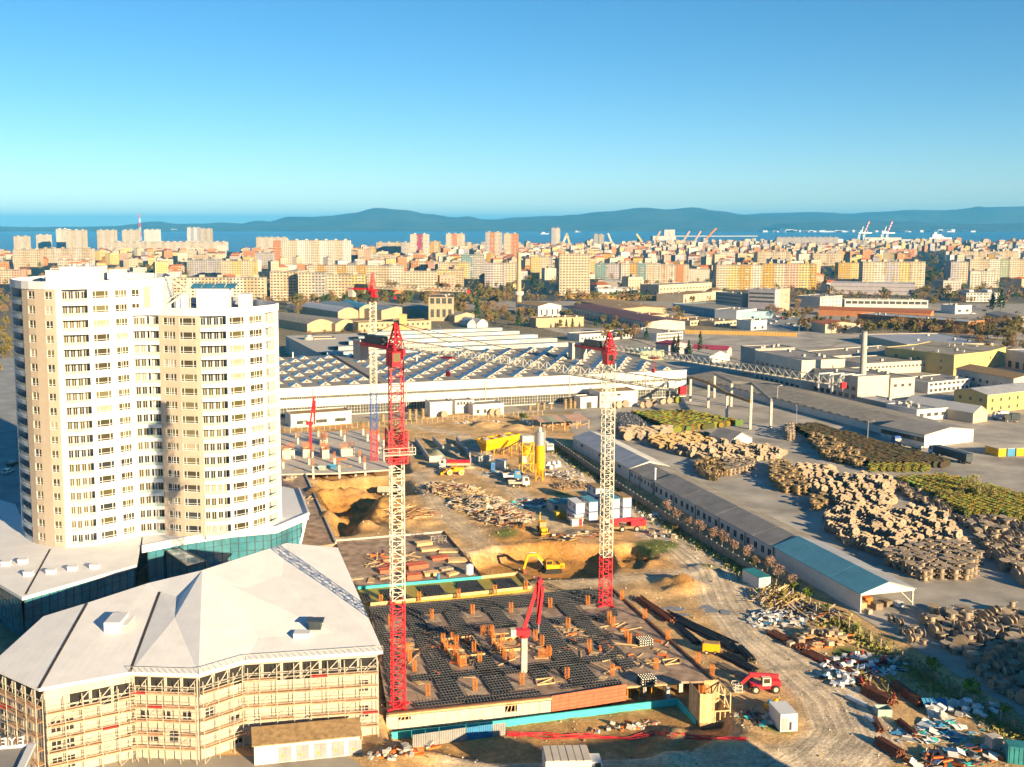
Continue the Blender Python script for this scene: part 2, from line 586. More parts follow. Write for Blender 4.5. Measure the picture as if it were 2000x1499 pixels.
 mr = N.new('ShaderNodeMix')
 mr.inputs[2].default_value = 1.0
 L.new(sx.outputs['Z'], mr.inputs[0])
 L.new(rr.outputs[0], mr.inputs[3])
 mm = N.new('ShaderNodeMath')
 mm.operation = 'MULTIPLY'
 L.new(fac, mm.inputs[0])
 L.new(mr.outputs[0], mm.inputs[1])
 fac = mm.outputs[0]
 vm = N.new('ShaderNodeVectorMath')
 vm.operation = 'SCALE'
 L.new(at.outputs['Color'], vm.inputs[0])
 L.new(fac, vm.inputs['Scale'])
 L.new(vm.outputs[0], b.inputs['Base Color'])
 bn = N.new('ShaderNodeBump')
 bn.inputs['Strength'].default_value = 0.45
 bn.inputs['Distance'].default_value = 0.2
 t2 = N.new('ShaderNodeTexNoise')
 t2.inputs['Scale'].default_value = 2.2
 t2.inputs['Detail'].default_value = 7
 L.new(geo.outputs['Position'], t2.inputs['Vector'])
 L.new(t2.outputs['Fac'], bn.inputs['Height'])
 L.new(bn.outputs[0], b.inputs['Normal'])
 me.materials.append(m)
 o = bpy.data.objects.new('ground', me)
 place(o, kind='structure')


build_ground()

M['asphalt'] = mat('asphalt', (0.36, 0.33, 0.29), 0.85, 0.42, 0.07, detail=9, bump=0.2, bscale=3)
M['asphalt_d'] = mat('worn_road_asphalt', (0.27, 0.28, 0.29), 0.85, 0.25, 0.1, detail=8)
M['paving'] = mat('dusty_concrete_paving', (0.33, 0.30, 0.26), 0.9, 0.22, 0.15, detail=9, bump=0.2, bscale=3)


def sheet(name, px, z, m, **kw):
 b = MB()
 pl = [P(u, v, 0) for u, v in px]
 b.face([(p.x, p.y, z) for p in pl])
 return b.build(name, m, kind='structure', **kw)


# fine works yard: asphalt, stands a hand above the loose earth
sheet('yard_pavement', [(1113, 842), (1160, 872), (1420, 1042), (1512, 1098), (1690, 1212), (1780, 1262), (2010, 1408), (2500, 1680), (2500, 700), (1700, 652), (1345, 770), (1200, 800), (1120, 805)], 0.06, 'asphalt')
sheet('factory_apron', [(300, 838), (549, 838), (700, 826), (1000, 808), (1120, 803), (1120, 806), (1200, 801), (1345, 771), (1300, 700), (300, 700)], 0.05, 'paving')
sheet('access_road', [(-60, 1100), (-60, 700), (60, 700), (32, 860), (42, 1000), (40, 1100)], 0.03, 'asphalt_d')
sheet('street_pavement', [(-200, 1600), (-200, 1480), (300, 1478), (735, 1476), (748, 1600)], 0.05, 'paving')

sheet('industrial_pavement', [(1345, 768), (1700, 650), (2500, 690), (2500, 655), (1560, 648), (1050, 640), (1130, 660), (1345, 735)], 0.04, 'asphalt')
sheet('car_park', [(1480, 645), (1600, 645), (1590, 618), (1500, 612)], 0.05, 'asphalt_d')
sheet('industrial_street', [(560, 600), (1000, 606), (1480, 640), (2500, 640), (2500, 598), (1500, 590), (1000, 588), (560, 590)], 0.03, 'paving')
M['water'] = mat('muddy_puddle', (0.26, 0.24, 0.21), 0.05, 0.2, 0.6, spec=0.8)
for u, v, rx, ry in ((1318, 1190, 2.6, 1.3), (1384, 1192, 1.7, 2.6), (1417, 1197, 1.0, 1.4), (1336, 1202, 1.2, 0.7)):
 c = P(u, v)
 z = ground_h(c.x, c.y) + 0.07
 b = MB()
 b.face([(c.x + rx * math.cos(a) * (1 + 0.3 * noise.noise((math.cos(a), math.sin(a), u))), c.y + ry * math.sin(a) * (1 + 0.3 * noise.noise((math.cos(a), math.sin(a), v))), z) for a in [k * math.pi / 16 for k in range(32)]])
 struct('puddle', b, 'water')
r_ = random.Random(3)
b = MB()
for _ in range(9000):
 x, y = r_.uniform(-60, 100), r_.uniform(140, 380)
 if not inside(SITE_POLY, x, y):
  continue
 z = ground_h(x, y)
 s = r_.uniform(0.06, 0.2) * (1.9 if r_.random() < 0.08 else 1)
 a = r_.uniform(0, 6.28)
 c_, s_ = math.cos(a) * s, math.sin(a) * s
 b.add([(x - c_, y - s_, z - 0.05), (x + c_ * 0.8 - s_, y + s_ * 0.8 + c_, z - 0.05), (x + c_ * 0.9 + s_, y + s_ * 0.9 - c_, z - 0.05), (x + r_.gauss(0, s * 0.3), y + r_.gauss(0, s * 0.3), z + s * r_.uniform(0.6, 1.3))], [(0, 1, 3), (1, 2, 3), (2, 0, 3)], 0 if r_.random() < 0.6 else 1)
M['stone'] = mat('rubble_stone', (0.42, 0.36, 0.29), 0.95, 0.3, 2.0)
M['clod'] = mat('earth_clod', (0.34, 0.22, 0.11), 0.95, 0.3, 2.0)
b.build('rubble', ['stone', 'clod'], None, None, kind='stuff')
mk = MB()
for k in range(26):
 p = P(16, 700, 0.05) + Vector((0, -200 + k * 8.0, 0))
 mk.face([(p.x, p.y, 0.05), (p.x + 0.25, p.y, 0.05), (p.x + 0.25, p.y + 4, 0.05), (p.x, p.y + 4, 0.05)])
mk.build('lane_marking', M['white'], kind='structure')

# ------------------------------------------------------------------ sea, far hills, air
m = mat('sea_water', (0.004, 0.075, 0.16), 0.28, 0.25, 0.0012, spec=0.35, bump=1.0, bscale=0.05)
b = MB()
b.face([(-60000, 1500, -14), (60000, 1500, -14), (60000, 21500, -14), (-60000, 21500, -14)])
struct('sea', b, m)


def ridge(name, D, prof, depth, base_v, m, seed, rough=75.0):
 """a range of hills at distance D whose skyline follows (u, v) in picture rows: a real terrain strip, front slope, crest and back slope"""
 b = MB()
 pts = []
 for (u0, v0), (u1, v1) in zip(prof, prof[1:]):
  n = max(2, int(abs(u1 - u0) / 8))
  for k in range(n):
   t = k / n
   pts.append((lerp(u0, u1, t), lerp(v0, v1, smooth(t))))
 pts.append(prof[-1])
 rows = []
 for fr in (0, 0.12, 0.28, 0.45, 0.62, 0.8, 1.0, 1.25, 1.6):
  row = []
  for u, v in pts:
   y = D + depth * (fr - 1)
   x = (u - PX0) / F_PX * D * (1 + 0.0 * fr)
   top = CAM_Z - (v - EYE) * D / F_PX * 1.006
   k = fr if fr <= 1 else max(0.0, (1.6 - fr) / 0.6)
   z = -14 + (top + 14) * (math.sin(k * math.pi / 2) ** 1.2)
   if 0 < fr < 1:
    z += rough * noise.noise((x * 0.0011, y * 0.0011, seed)) * k * min(1.0, (top + 14) / 120) + 0.5 * rough * noise.noise((x * 0.004, y * 0.004, seed)) * k * min(1.0, (top + 14) / 120)
   row.append((x, y, max(z, -14.5)))
  rows.append(row)
 n = len(pts)
 vs_ = [p for r in rows for p in r]
 fs_ = [(j * n + i, j * n + i + 1, (j + 1) * n + i + 1, (j + 1) * n + i) for j in range(len(rows) - 1) for i in range(n - 1)]
 b.add(vs_, fs_)
 struct(name, b, m, smooth=True)


mh = mat('wooded_hill', (0.02, 0.04, 0.03), 0.95, 0.4, 0.0016, col2=(0.05, 0.065, 0.035))
ridge('hills', 15500, [(-200, 446), (60, 444), (230, 442.5), (280, 441), (315, 433), (345, 438), (400, 437), (440, 435), (480, 437), (540, 434), (580, 427), (640, 424), (690, 417), (738, 407), (790, 411), (840, 419), (885, 425), (960, 429), (1050, 427), (1110, 421), (1180, 414), (1255, 406.5), (1300, 410), (1350, 406), (1400, 413), (1450, 420), (1540, 426), (1660, 432), (1800, 436), (2000, 440), (2200, 442)], 2600, 447, mh, 3.0)
ridge('hills', 16800, [(900, 440), (1010, 425), (1080, 422), (1120, 427), (1400, 424), (1500, 417), (1590, 415), (1640, 419), (1700, 415), (1780, 411), (1850, 412), (1900, 406), (1990, 404.5), (2100, 405), (2300, 402)], 1400, 446, mh, 9.0)
ridge('hills', 13500, [(1480, 444), (1520, 436), (1600, 432), (1720, 433), (1800, 436), (1900, 438), (2000, 436), (2200, 434)], 1600, 448, mh, 14.0, 25)
ridge('peninsula', 14500, [(-150, 446), (60, 444.5), (230, 443), (420, 441), (560, 441.5), (700, 440.8), (900, 441), (1000, 441.5), (1100, 441), (1400, 441)], 900, 447, mh, 21.0, 12)

hz = MB()
hz.box(-61000, 61000, -3100, 42000, -17, 350)
hm = bpy.data.materials.new('air')
hm.use_nodes = True
nt = hm.node_tree
nt.nodes.remove(nt.nodes['Principled BSDF'])
pv = nt.nodes.new('ShaderNodeVolumePrincipled')
pv.inputs['Color'].default_value = (0.08, 0.48, 1.0, 1)
pv.inputs['Density'].default_value = 5.8e-5
pv.inputs['Anisotropy'].default_value = -0.1
nt.links.new(pv.outputs[0], nt.nodes['Material Output'].inputs['Volume'])
hz.build('haze', hm, kind='stuff')
# ------------------------------------------------------------------ twin-lobed white residential tower
def W(u, v, Y):
 """a place seen at (u, v) that stands at distance Y"""
 x = (u - PX0) / F_PX
 b_ = -(v - PY0) / F_PX
 t = Y / (CP + b_ * SP)
 return Vector((x * t, Y, CAM_Z + (-SP + b_ * CP) * t))


TZ, FH = 8.5, 2.97
FRONT = [(43, 1034), (47, 1045), (54, 1053), (66, 1060), (80, 1064), (110, 1068), (140, 1069), (170, 1067), (200, 1062), (230, 1056.5), (255, 1051), (276, 1046.5), (300, 1044), (324, 1044.5), (345, 1046.5), (370, 1049), (400, 1050), (430, 1049), (455, 1046), (485, 1040.5), (510, 1034.5), (530, 1027), (543, 1020), (551, 1011)]


def front_pt(u):
 for (u0, v0), (u1, v1) in zip(FRONT, FRONT[1:]):
  if u0 <= u <= u1:
   t = (u - u0) / (u1 - u0)
   return P(u, lerp(v0, v1, t), TZ)
 return P(u, FRONT[-1][1] if u > 500 else FRONT[0][1], TZ)


BAYS_L = [(43, 45, 'wall', 0), (45, 65, 'bal', 0), (65, 76, 'wall', 1), (76, 89, 'w2', 1), (89, 108, 'wall', 1), (108, 122, 'w2', 1), (122, 129, 'wall', 1), (129, 141, 'wall', 0), (141, 190, 'bal', 0),
          (190, 199, 'wall', 0), (199, 230, 'w5', 0), (230, 242, 'wall', 0), (242, 265, 'w4', 0), (265, 273, 'wall', 0)]
BAYS_R = [(273, 323, 'bal', 0), (323, 331, 'wall', 1), (331, 354, 'w4', 1), (354, 362, 'wall', 1), (362, 393, 'w5', 1), (393, 402, 'wall', 1), (402, 452, 'bal', 0),
          (452, 458, 'wall', 0), (458, 487, 'w5', 0), (487, 496, 'wall', 0), (496, 521, 'w4', 0), (521, 526, 'wall', 0), (526, 543, 'bal', 0), (543, 551, 'wall', 0)]
BAYS_U = [(273, 288, 'w2', 0), (288, 296, 'wall', 0), (296, 308, 'wall', 1)]
WTYPE = {'w2': (0.55, 1.0), 'w4': (0.34, 0.5, 0.75, 1.0), 'w5': (0.2, 0.8, 1.0)}


def back_arc(A, B, depth, n=14, pw=0.8):
 """points from B round the back to A"""
 c, a = (A + B) / 2, (B - A) / 2
 d = Vector((-a.y, a.x, 0)).normalized() * depth
 if d.y < 0:
  d = -d
 out = []
 for k in range(1, n):
  t = math.pi * k / n
  ct, st = math.cos(t), math.sin(t)
  out.append(c + a * (math.copysign(abs(ct) ** pw, ct)) + d * (abs(st) ** pw))
 return out


tower = thing('residential_tower', 'tall white and beige twin-lobed residential tower with curved balconied front', 'tower', (-70, 235, TZ))
TO = Vector((-70, 235, TZ))


def facade(bays, k0, k1, wall):
 for u0, u1, kind, tint in bays:
  n = {'bal': 5, 'w5': 1, 'w4': 1, 'w2': 1}.get(kind, 1)
  us = [lerp(u0, u1, i / n) for i in range(n + 1)]
  pts = [front_pt(u) - TO for u in us]
  A, B = pts[0], pts[-1]
  ax = (B - A).normalized()
  inn = Vector((-ax.y, ax.x, 0))
  L = (B - A).length

  def band(za, zb, mi=tint, off=0.0):
   for p, q_ in zip(pts, pts[1:]):
    p2, q2 = p - inn * off, q_ - inn * off
    wall.face([(p2.x, p2.y, za), (q2.x, q2.y, za), (q2.x, q2.y, zb), (p2.x, p2.y, zb)], mi)
  z0, z1 = k0 * FH, k1 * FH
  if kind == 'wall':
   band(z0, z1)
   continue
  if kind != 'bal':
   lo, hi = 0.85, 2.45
   # one window mesh for the bay, shared by its floors
   g = MB()
   g.face([(0, 0, 0), (L, 0, 0), (L, 0, hi - lo), (0, 0, hi - lo)])
   gm = g.mesh('window', 'glass')
   fr = MB()
   fr.box(0, L, -0.07, 0, 0, 0.09)
   fr.box(0, L, -0.07, 0, hi - lo - 0.09, hi - lo)
   fr.box(0, L, -0.06, 0, 0.42, 0.50)
   for s in (0.0,) + WTYPE[kind]:
    x = s * (L - 0.1) + 0.05
    fr.box(x - 0.055, x + 0.055, -0.075, 0, 0, hi - lo)
   fm = fr.mesh('frame', 'white')
   ang = math.atan2(ax.y, ax.x)
   for k in range(k0, k1):
    zb = k * FH
    band(zb, zb + lo)
    band(zb + hi, zb + FH)
    i0, i1 = A + inn * 0.22, B + inn * 0.22
    for p, q_, z in ((A, B, lo), (B, A, hi)):
     pi, qi = p + inn * 0.22, q_ + inn * 0.22
     wall.face([(p.x, p.y, zb + z), (q_.x, q_.y, zb + z), (qi.x, qi.y, zb + z), (pi.x, pi.y, zb + z)], tint)
    for p, pi in ((A, i0), (B, i1)):
     wall.face([(p.x, p.y, zb + lo), (pi.x, pi.y, zb + lo), (pi.x, pi.y, zb + hi), (p.x, p.y, zb + hi)], tint)
    w = inst('window', gm, tower, (i0.x, i0.y, zb + lo), ang)
    inst('frame', fm, w)
  else:
   dep = 1.5
   # balcony: curved parapet band, glass rail, recessed wall with two glazed doors
   bm, rm, dm = MB(), MB(), MB()
   for p, q_ in zip(pts, pts[1:]):
    po, qo = p - inn * 0.12 - A, q_ - inn * 0.12 - A
    pi, qi = p + inn * 0.1 - A, q_ + inn * 0.1 - A
    for a_, b_ in (((po, qo), 0), ((qi, pi), 0)):
     bm.face([(a_[0].x, a_[0].y, -0.42), (a_[1].x, a_[1].y, -0.42), (a_[1].x, a_[1].y, 0.34), (a_[0].x, a_[0].y, 0.34)])
    bm.face([(po.x, po.y, 0.34), (qo.x, qo.y, 0.34), (qi.x, qi.y, 0.34), (pi.x, pi.y, 0.34)])
    bm.face([(pi.x, pi.y, -0.42), (qi.x, qi.y, -0.42), (qo.x, qo.y, -0.42), (po.x, po.y, -0.42)])
    m0, m1 = p - A, q_ - A
    rm.face([(m0.x, m0.y, 0.34), (m1.x, m1.y, 0.34), (m1.x, m1.y, 1.0), (m0.x, m0.y, 1.0)])
    rm.bar((m0.x, m0.y, 1.0), (m1.x, m1.y, 1.0), 0.05)
   sl_ = [p - A for p in pts] + [B + inn * dep - A, inn * dep]
   bm.face([(p.x, p.y, 0.0) for p in sl_])
   bm.face([(p.x, p.y, -0.25) for p in reversed(sl_)])
   nd = 1 if L < 3 else 2
   for s in range(nd):
    for t0, t1 in ((0.08, 0.42), (0.56, 0.90)) if nd == 2 else ((0.1, 0.45), (0.55, 0.9)):
     c0 = (s + t0) / nd * L
     c1 = (s + t1) / nd * L
     a_, b_ = ax * c0 + inn * (dep - 0.06), ax * c1 + inn * (dep - 0.06)
     dm.face([(a_.x, a_.y, 0.12 if t0 > 0.3 else 0.7), (b_.x, b_.y, 0.12 if t0 > 0.3 else 0.7), (b_.x, b_.y, 2.3), (a_.x, a_.y, 2.3)])
     md = (a_ + b_) / 2
     dm.bar((md.x, md.y, 0.7), (md.x, md.y, 2.3), 0.07, mi=1)
   bme, rme, dme = bm.mesh('balcony', 'white'), rm.mesh('railing', ['rail']), dm.mesh('door', ['glass', 'white'])
   for k in range(k0, k1):
    zb = k * FH
    bo = inst('balcony', bme, tower, (A.x, A.y, zb))
    inst('railing', rme, bo)
    inst('door', dme, bo)
   b0, b1 = A + inn * dep, B + inn * dep
   wall.face([(b0.x, b0.y, z0), (b1.x, b1.y, z0), (b1.x, b1.y, z1), (b0.x, b0.y, z1)], tint)
   for p, pi in ((A, b0), (B, b1)):
    wall.face([(p.x, p.y, z0), (pi.x, pi.y, z0), (pi.x, pi.y, z1), (p.x, p.y, z1)], tint)


def lobe(bays, nfl, uA, uB, depth, extra=None, top=1.5):
 wall = MB()
 facade(bays, 0, nfl - (2 if extra else 0), wall) if not extra else facade(bays, 0, nfl, wall)
 if extra:
  facade(extra, nfl - 2, nfl, wall)
 A, B = front_pt(uA), front_pt(uB)
 arc = [p - TO for p in back_arc(A, B, depth)]
 us = [uA] + [u for u, _ in FRONT if uA < u < uB] + [uB]
 fr = [front_pt(u) - TO for u in us]
 H = nfl * FH
 loop = [fr[-1]] + arc + [fr[0]]
 for p, q_ in zip(loop, loop[1:]):
  wall.face([(p.x, p.y, 0), (q_.x, q_.y, 0), (q_.x, q_.y, H), (p.x, p.y, H)], 0)
 wall.build('wall', ['white', 'tan'], tower)
 ring = fr + arc
 c = sum(ring, Vector()) / len(ring)
 pb = MB()
 n = len(ring)
 for i in range(n):
  p, q_ = ring[i], ring[(i + 1) % n]
  po, qo = p + (p - c).normalized() * 0.15, q_ + (q_ - c).normalized() * 0.15
  pi, qi = p - (p - c).normalized() * 0.2, q_ - (q_ - c).normalized() * 0.2
  pb.face([(po.x, po.y, H - 0.1), (qo.x, qo.y, H - 0.1), (qo.x, qo.y, H + top), (po.x, po.y, H + top)])
  pb.face([(qi.x, qi.y, H - 0.1), (pi.x, pi.y, H - 0.1), (pi.x, pi.y, H + top), (qi.x, qi.y, H + top)])
  pb.face([(po.x, po.y, H + top), (qo.x, qo.y, H + top), (qi.x, qi.y, H + top), (pi.x, pi.y, H + top)])
  pb.face([(qo.x, qo.y, H - 0.1), (po.x, po.y, H - 0.1), (pi.x, pi.y, H - 0.1), (qi.x, qi.y, H - 0.1)])
 pb.build('parapet', 'white', tower)
 rb = MB()
 rb.face([(p.x, p.y, H + 0.05) for p in ring])
 rb.build('roof', M['roofblue'], tower)
 return H


M['roofblue'] = mat('blue_grey_roof_sheet', (0.16, 0.20, 0.24), 0.6, 0.2, 0.2)
HL = lobe(BAYS_L, 18, 43, 305, 29, BAYS_U)
HR = lobe(BAYS_R, 16, 273, 551, 26)


def roof_block(u0, u1, vt, Y, z0, d, name='roof_housing', m='white'):
 A, B = W(u0, 560, Y), W(u1, 560, Y)
 zt = W(u0, vt, Y).z
 b = MB()
 b.box(A.x - TO.x, B.x - TO.x, Y - TO.y, Y + d - TO.y, z0, zt - TZ)
 b.box(A.x - TO.x - 0.12, B.x - TO.x + 0.12, Y - TO.y - 0.12, Y + d - TO.y + 0.12, zt - TZ, zt - TZ + 0.15)
 return b.build(name, m, tower)


roof_block(117, 190, 523, 234, HL, 7)
roof_block(90, 113, 530, 231, HL, 4)
roof_block(215, 238, 528, 236, HL, 4)
roof_block(383, 444, 566, 243, HR, 6)
roof_block(340, 358, 577, 240, HR, 4)
roof_block(465, 486, 576, 244, HR, 4)
for u in (145, 170):
 p = W(u, 520, 236) - TO
 MB().box(p.x - 0.9, p.x + 0.9, p.y - 1, p.y + 1, HL + 3, p.z).tube((p.x, p.y, p.z), (p.x, p.y, p.z + 0.5), 0.7, 8).build('roof_vent', 'steel', tower)
p = W(413, 566, 244) - TO
sp = MB()
for i in range(4):
 x0 = p.x - 5 + i * 2.6
 sp.add([(x0, p.y, p.z + 0.25), (x0 + 2.4, p.y, p.z + 0.25), (x0 + 2.4, p.y + 4, p.z + 1.2), (x0, p.y + 4, p.z + 1.2)], [(0, 1, 2, 3)])
sp.build('solar_panel', 'glass_b', tower)
p = W(303, 500, 240) - TO
MB().tube((p.x, p.y, HL), (p.x, p.y, p.z), 0.12, 5, 0.05).build('antenna', 'crwhite', tower)
# steel roof stairs between the lobes
A = front_pt(309) - TO
st = MB()
for k in range(2):
 z = HR + 1.2 + k * 3.2
 d0 = 1 if k == 0 else -1
 for off in (0, 1.1):
  st.bar((A.x + 0.8, A.y + 9 + off, z + (0 if d0 > 0 else 3.2)), (A.x + 5.6, A.y + 9 + off, z + (3.2 if d0 > 0 else 0)), 0.12, 0.25)
  st.bar((A.x + 0.8, A.y + 9 + off, z + 1 + (0 if d0 > 0 else 3.2)), (A.x + 5.6, A.y + 9 + off, z + 1 + (3.2 if d0 > 0 else 0)), 0.08)
 for s in range(9):
  t = (s + 0.5) / 9
  x = lerp(A.x + 0.8, A.x + 5.6, t)
  zz = z + 3.2 * (t if d0 > 0 else 1 - t)
  st.box(x - 0.18, x + 0.18, A.y + 9, A.y + 10.1, zz, zz + 0.06)
for x in (A.x + 0.6, A.x + 5.8):
 for y in (A.y + 8.9, A.y + 10.2):
  st.bar((x, y, HR), (x, y, HL + 1.2), 0.14)
st.build('roof_stairs', 'crwhite', tower)

# ------------------------------------------------------------------ glazed podium under the tower
podium = thing('podium', 'low white-roofed podium with blue glass walls wrapped round the tower foot', 'building', (-70, 205, 0))
PO = Vector((-70, 205, 0))


def curtain(parent, org, A, B, z0, z1, step, rows, m='glass_b', lean=0.0, mull='steel_dk'):
 """glazed wall of single panes in a frame"""
 A, B = Vector((A[0], A[1], 0)) - org, Vector((B[0], B[1], 0)) - org
 A.z = B.z = 0
 d = B - A
 L = d.length
 n = max(1, round(L / step))
 ax = d / L
 inn = Vector((-ax.y, ax.x, 0))
 ang = math.atan2(ax.y, ax.x)
 pw, ph = L / n, (z1 - z0) / rows
 g = MB()
 g.face([(0.04, 0, 0.04), (pw - 0.04, 0, 0.04), (pw - 0.04, -lean * ph, ph - 0.04), (0.04, -lean * ph, ph - 0.04)])
 me = g.mesh('pane', m)
 for r in range(rows):
  for i in range(n):
   p = A + ax * (pw * i) - inn * (lean * ph * r)
   inst('pane', me, parent, (p.x, p.y, z0 + ph * r), ang + RND.uniform(-0.004, 0.004))
 f = MB()
 for i in range(n + 1):
  p = A + ax * (pw * i)
  q_ = p - inn * lean * (z1 - z0)
  f.bar((p.x, p.y, z0), (q_.x, q_.y, z1), 0.09, 0.16, up=(ax.x, ax.y, 0))
 for r in range(rows + 1):
  p, q_ = A - inn * lean * ph * r, B - inn * lean * ph * r
  f.bar((p.x, p.y, z0 + ph * r), (q_.x, q_.y, z0 + ph * r), 0.14, 0.08)
 f.build('mullion_frame', mull, parent)


M['steel_dk'] = mat('dark_grey_metal', (0.07, 0.085, 0.095), 0.4, 0.15, 0.6, metal=0.5)


def roof_slab(parent, org, pts, zt, th, m, name='roof'):
 b = MB()
 pl = [(p[0] - org.x, p[1] - org.y) for p in pts]
 b.prism(pl, zt - th, zt)
 return b.build(name, m, parent)


wa = poly([(-70, 1072), (-14, 1133), (43, 1167), (267, 1103), (277, 1044), (255, 1020), (44, 1015), (30, 985), (-60, 960)], TZ)
roof_slab(podium, PO, wa, TZ - 0.02, 0.6, 'roofmem')
wb = poly([(277, 1071), (358, 1055), (451, 1041), (540, 1033), (603, 1006), (584, 957), (552, 950), (420, 975), (262, 1020), (279, 1044)], TZ)
roof_slab(podium, PO, wb, TZ - 0.05, 1.0, 'white')
# raised rim of the right wing
rb = MB()
for (x0, y0), (x1, y1) in zip(wb[:5], wb[1:6]):
 rb.bar((x0 - PO.x, y0 - PO.y, TZ + 0.25), (x1 - PO.x, y1 - PO.y, TZ + 0.25), 0.35, 0.7)
rb.build('roof_rim', 'white', podium)
M['roof_seam'] = mat('dark_roof_gutter', (0.045, 0.035, 0.03), 0.8, 0.3, 1.0)
a, b_ = P(98, 1073, TZ) - PO, P(50, 1161, TZ) - PO
MB().bar((a.x, a.y, TZ), (b_.x, b_.y, TZ), 0.35, 0.06).build('gutter', 'roof_seam', podium)


def inset(pts, d):
 c = Vector((sum(p[0] for p in pts) / len(pts), sum(p[1] for p in pts) / len(pts), 0))
 return [(p[0] + (c.x - p[0]) / math.hypot(c.x - p[0], c.y - p[1]) * d, p[1] + (c.y - p[1]) / math.hypot(c.x - p[0], c.y - p[1]) * d) for p in pts]


ia = inset(wa, 1.2)
for k in range(0, 4):
 curtain(podium, PO, ia[k], ia[k + 1], 0.0, TZ - 0.65, 1.7, 4, lean=0.06)
ib = inset(wb, 1.6)
for k in range(0, 4):
 curtain(podium, PO, ib[k], ib[k + 1], 0.0, TZ - 1.05, 1.9, 4, lean=0.0)
# white slanting end posts of the right wing
c = Vector((*ib[4], 0)) - PO
pb = MB()
for t in (0.0, 0.45, 0.9):
 e = Vector((*ib[5], 0)) - PO
 q0 = c.lerp(e, t * 0.25)
 pb.bar((q0.x - 0.8, q0.y - 0.6, 0), (q0.x + 1.0, q0.y - 0.2, TZ - 1.0), 0.5, 0.5)
pb.build('slanted_post', 'white', podium)
mb = MB()
mb.prism([(p[0] - PO.x, p[1] - PO.y) for p in inset(wa, 3.0)], 0.05, TZ - 0.7)
mb.prism([(p[0] - PO.x, p[1] - PO.y) for p in inset(wb, 3.2)], 0.05, TZ - 1.1)
mb.build('interior_core', 'conc_d', podium)
for u, v in ((12, 1104), (45, 1100), (56, 1124), (100, 1120), (142, 1114), (185, 1110)):
 p = P(u, v, TZ) - PO
 MB().box(p.x - 0.8, p.x + 0.8, p.y - 0.6, p.y + 0.6, TZ - 0.02, TZ + 0.75).box(p.x - 0.9, p.x + 0.9, p.y - 0.7, p.y + 0.7, TZ + 0.75, TZ + 0.85).build('roof_hatch', 'white', podium)
cpx = poly([(324, 1076), (352, 1072), (402, 1097), (366, 1107)], 6.8)
roof_slab(podium, PO, cpx, 6.8, 0.15, 'rail', 'glass_canopy')
pb = MB()
for (x0, y0), (x1, y1) in zip(cpx, cpx[1:] + cpx[:1]):
 pb.bar((x0 - PO.x, y0 - PO.y, 6.75), (x1 - PO.x, y1 - PO.y, 6.75), 0.2, 0.35)
 pb.bar((x0 - PO.x, y0 - PO.y, 0), (x0 - PO.x, y0 - PO.y, 6.7), 0.25)
pb.build('canopy_frame', 'steel_dk', podium)

# terrace strip between the podium and the excavation, with its pale edge wall
tp = poly([(545, 925), (592, 918), (656, 1062), (560, 1075), (560, 1000)], 0.6)
tb = MB()
tb.prism(tp, -4, 0.6)
struct('terrace', tb, M['ply'])
a, b_ = P(592, 918, 0.6), P(656, 1062, 0.6)
wl = MB()
wl.bar((a.x, a.y, -1.6), (b_.x, b_.y, -1.6), 0.35, 5.2)
tag(wl.build('retaining_wall', 'conc_l'), 'long pale retaining wall along the edge of the sand excavation', 'wall')
# ------------------------------------------------------------------ white folded-roof hall behind scaffolding
HV = {'T': (-22, 1301, 13), 'B1': (76, 1345, 13), 'B2': (254, 1313, 13), 'B3': (388, 1317, 13), 'B4': (480, 1290, 13), 'B5': (748, 1272, 13),
      'R': (660, 1070, 15), 'U': (560, 1061, 17), 'N': (395, 1114, 18.4), 'V': (352, 1168, 15.4), 'Q': (290, 1139, 15.6), 'S': (312, 1156, 15.2), 'E': (170, 1178, 15), 'L': (85, 1204, 14.2)}
HO = Vector((-38, 165, 0))
HP = {k: P(u, v, z) - HO for k, (u, v, z) in HV.items()}
M['hall_wall'] = mat('cream_facing_board', (0.47, 0.42, 0.35), 0.85, 0.14, 0.5, detail=7)
hall = thing('event_hall', 'large white hall with folded faceted roof and scaffolded front', 'building', HO)
FAC = [('T', 'B1', 'E', 'L'), ('B1', 'B2', 'S', 'Q', 'E'), ('B2', 'B3', 'N', 'V', 'S'), ('B3', 'B4', 'N'), ('B4', 'B5', 'U', 'N'), ('U', 'B5', 'R'), ('Q', 'S', 'V', 'N')]
for f in FAC:
 b = MB()
 pts = [HP[k] for k in f]
 if len(pts) == 3:
  b.face(pts)
  b.face([p - Vector((0, 0, 0.45)) for p in reversed(pts)])
 else:
  c = sum(pts, Vector()) / len(pts)
  for p, q_ in zip(pts, pts[1:] + pts[:1]):
   b.face([p, q_, c])
  b.face([p - Vector((0, 0, 0.45)) for p in reversed(pts)])
 for p, q_ in zip(pts, pts[1:] + pts[:1]):
  dn = Vector((0, 0, 0.45))
  b.face([p - dn, q_ - dn, q_, p])
 b.build('roof_facet', 'roofmem', hall)
g = MB()
for a, e in (((170, 1179, 15.02), 'B1'), ((312, 1157, 15.22), 'B2')):
 p = P(*a) - HO
 q_ = HP[e]
 g2 = MB()
 g2.bar(p + Vector((0, 0, 0.03)), q_ + Vector((0, 0, 0.03)), 0.35, 0.08)
 g2.build('gutter', 'roof_seam', hall)
loop = ['T', 'B1', 'B2', 'B3', 'B4', 'B5', 'R', 'U', 'N', 'Q', 'E', 'L']
cc = sum((HP[k] for k in loop), Vector()) / len(loop)
WPT = {k: HP[k] + (Vector((cc.x, cc.y, 0)) - Vector((HP[k].x, HP[k].y, 0))).normalized() * 0.9 for k in loop}
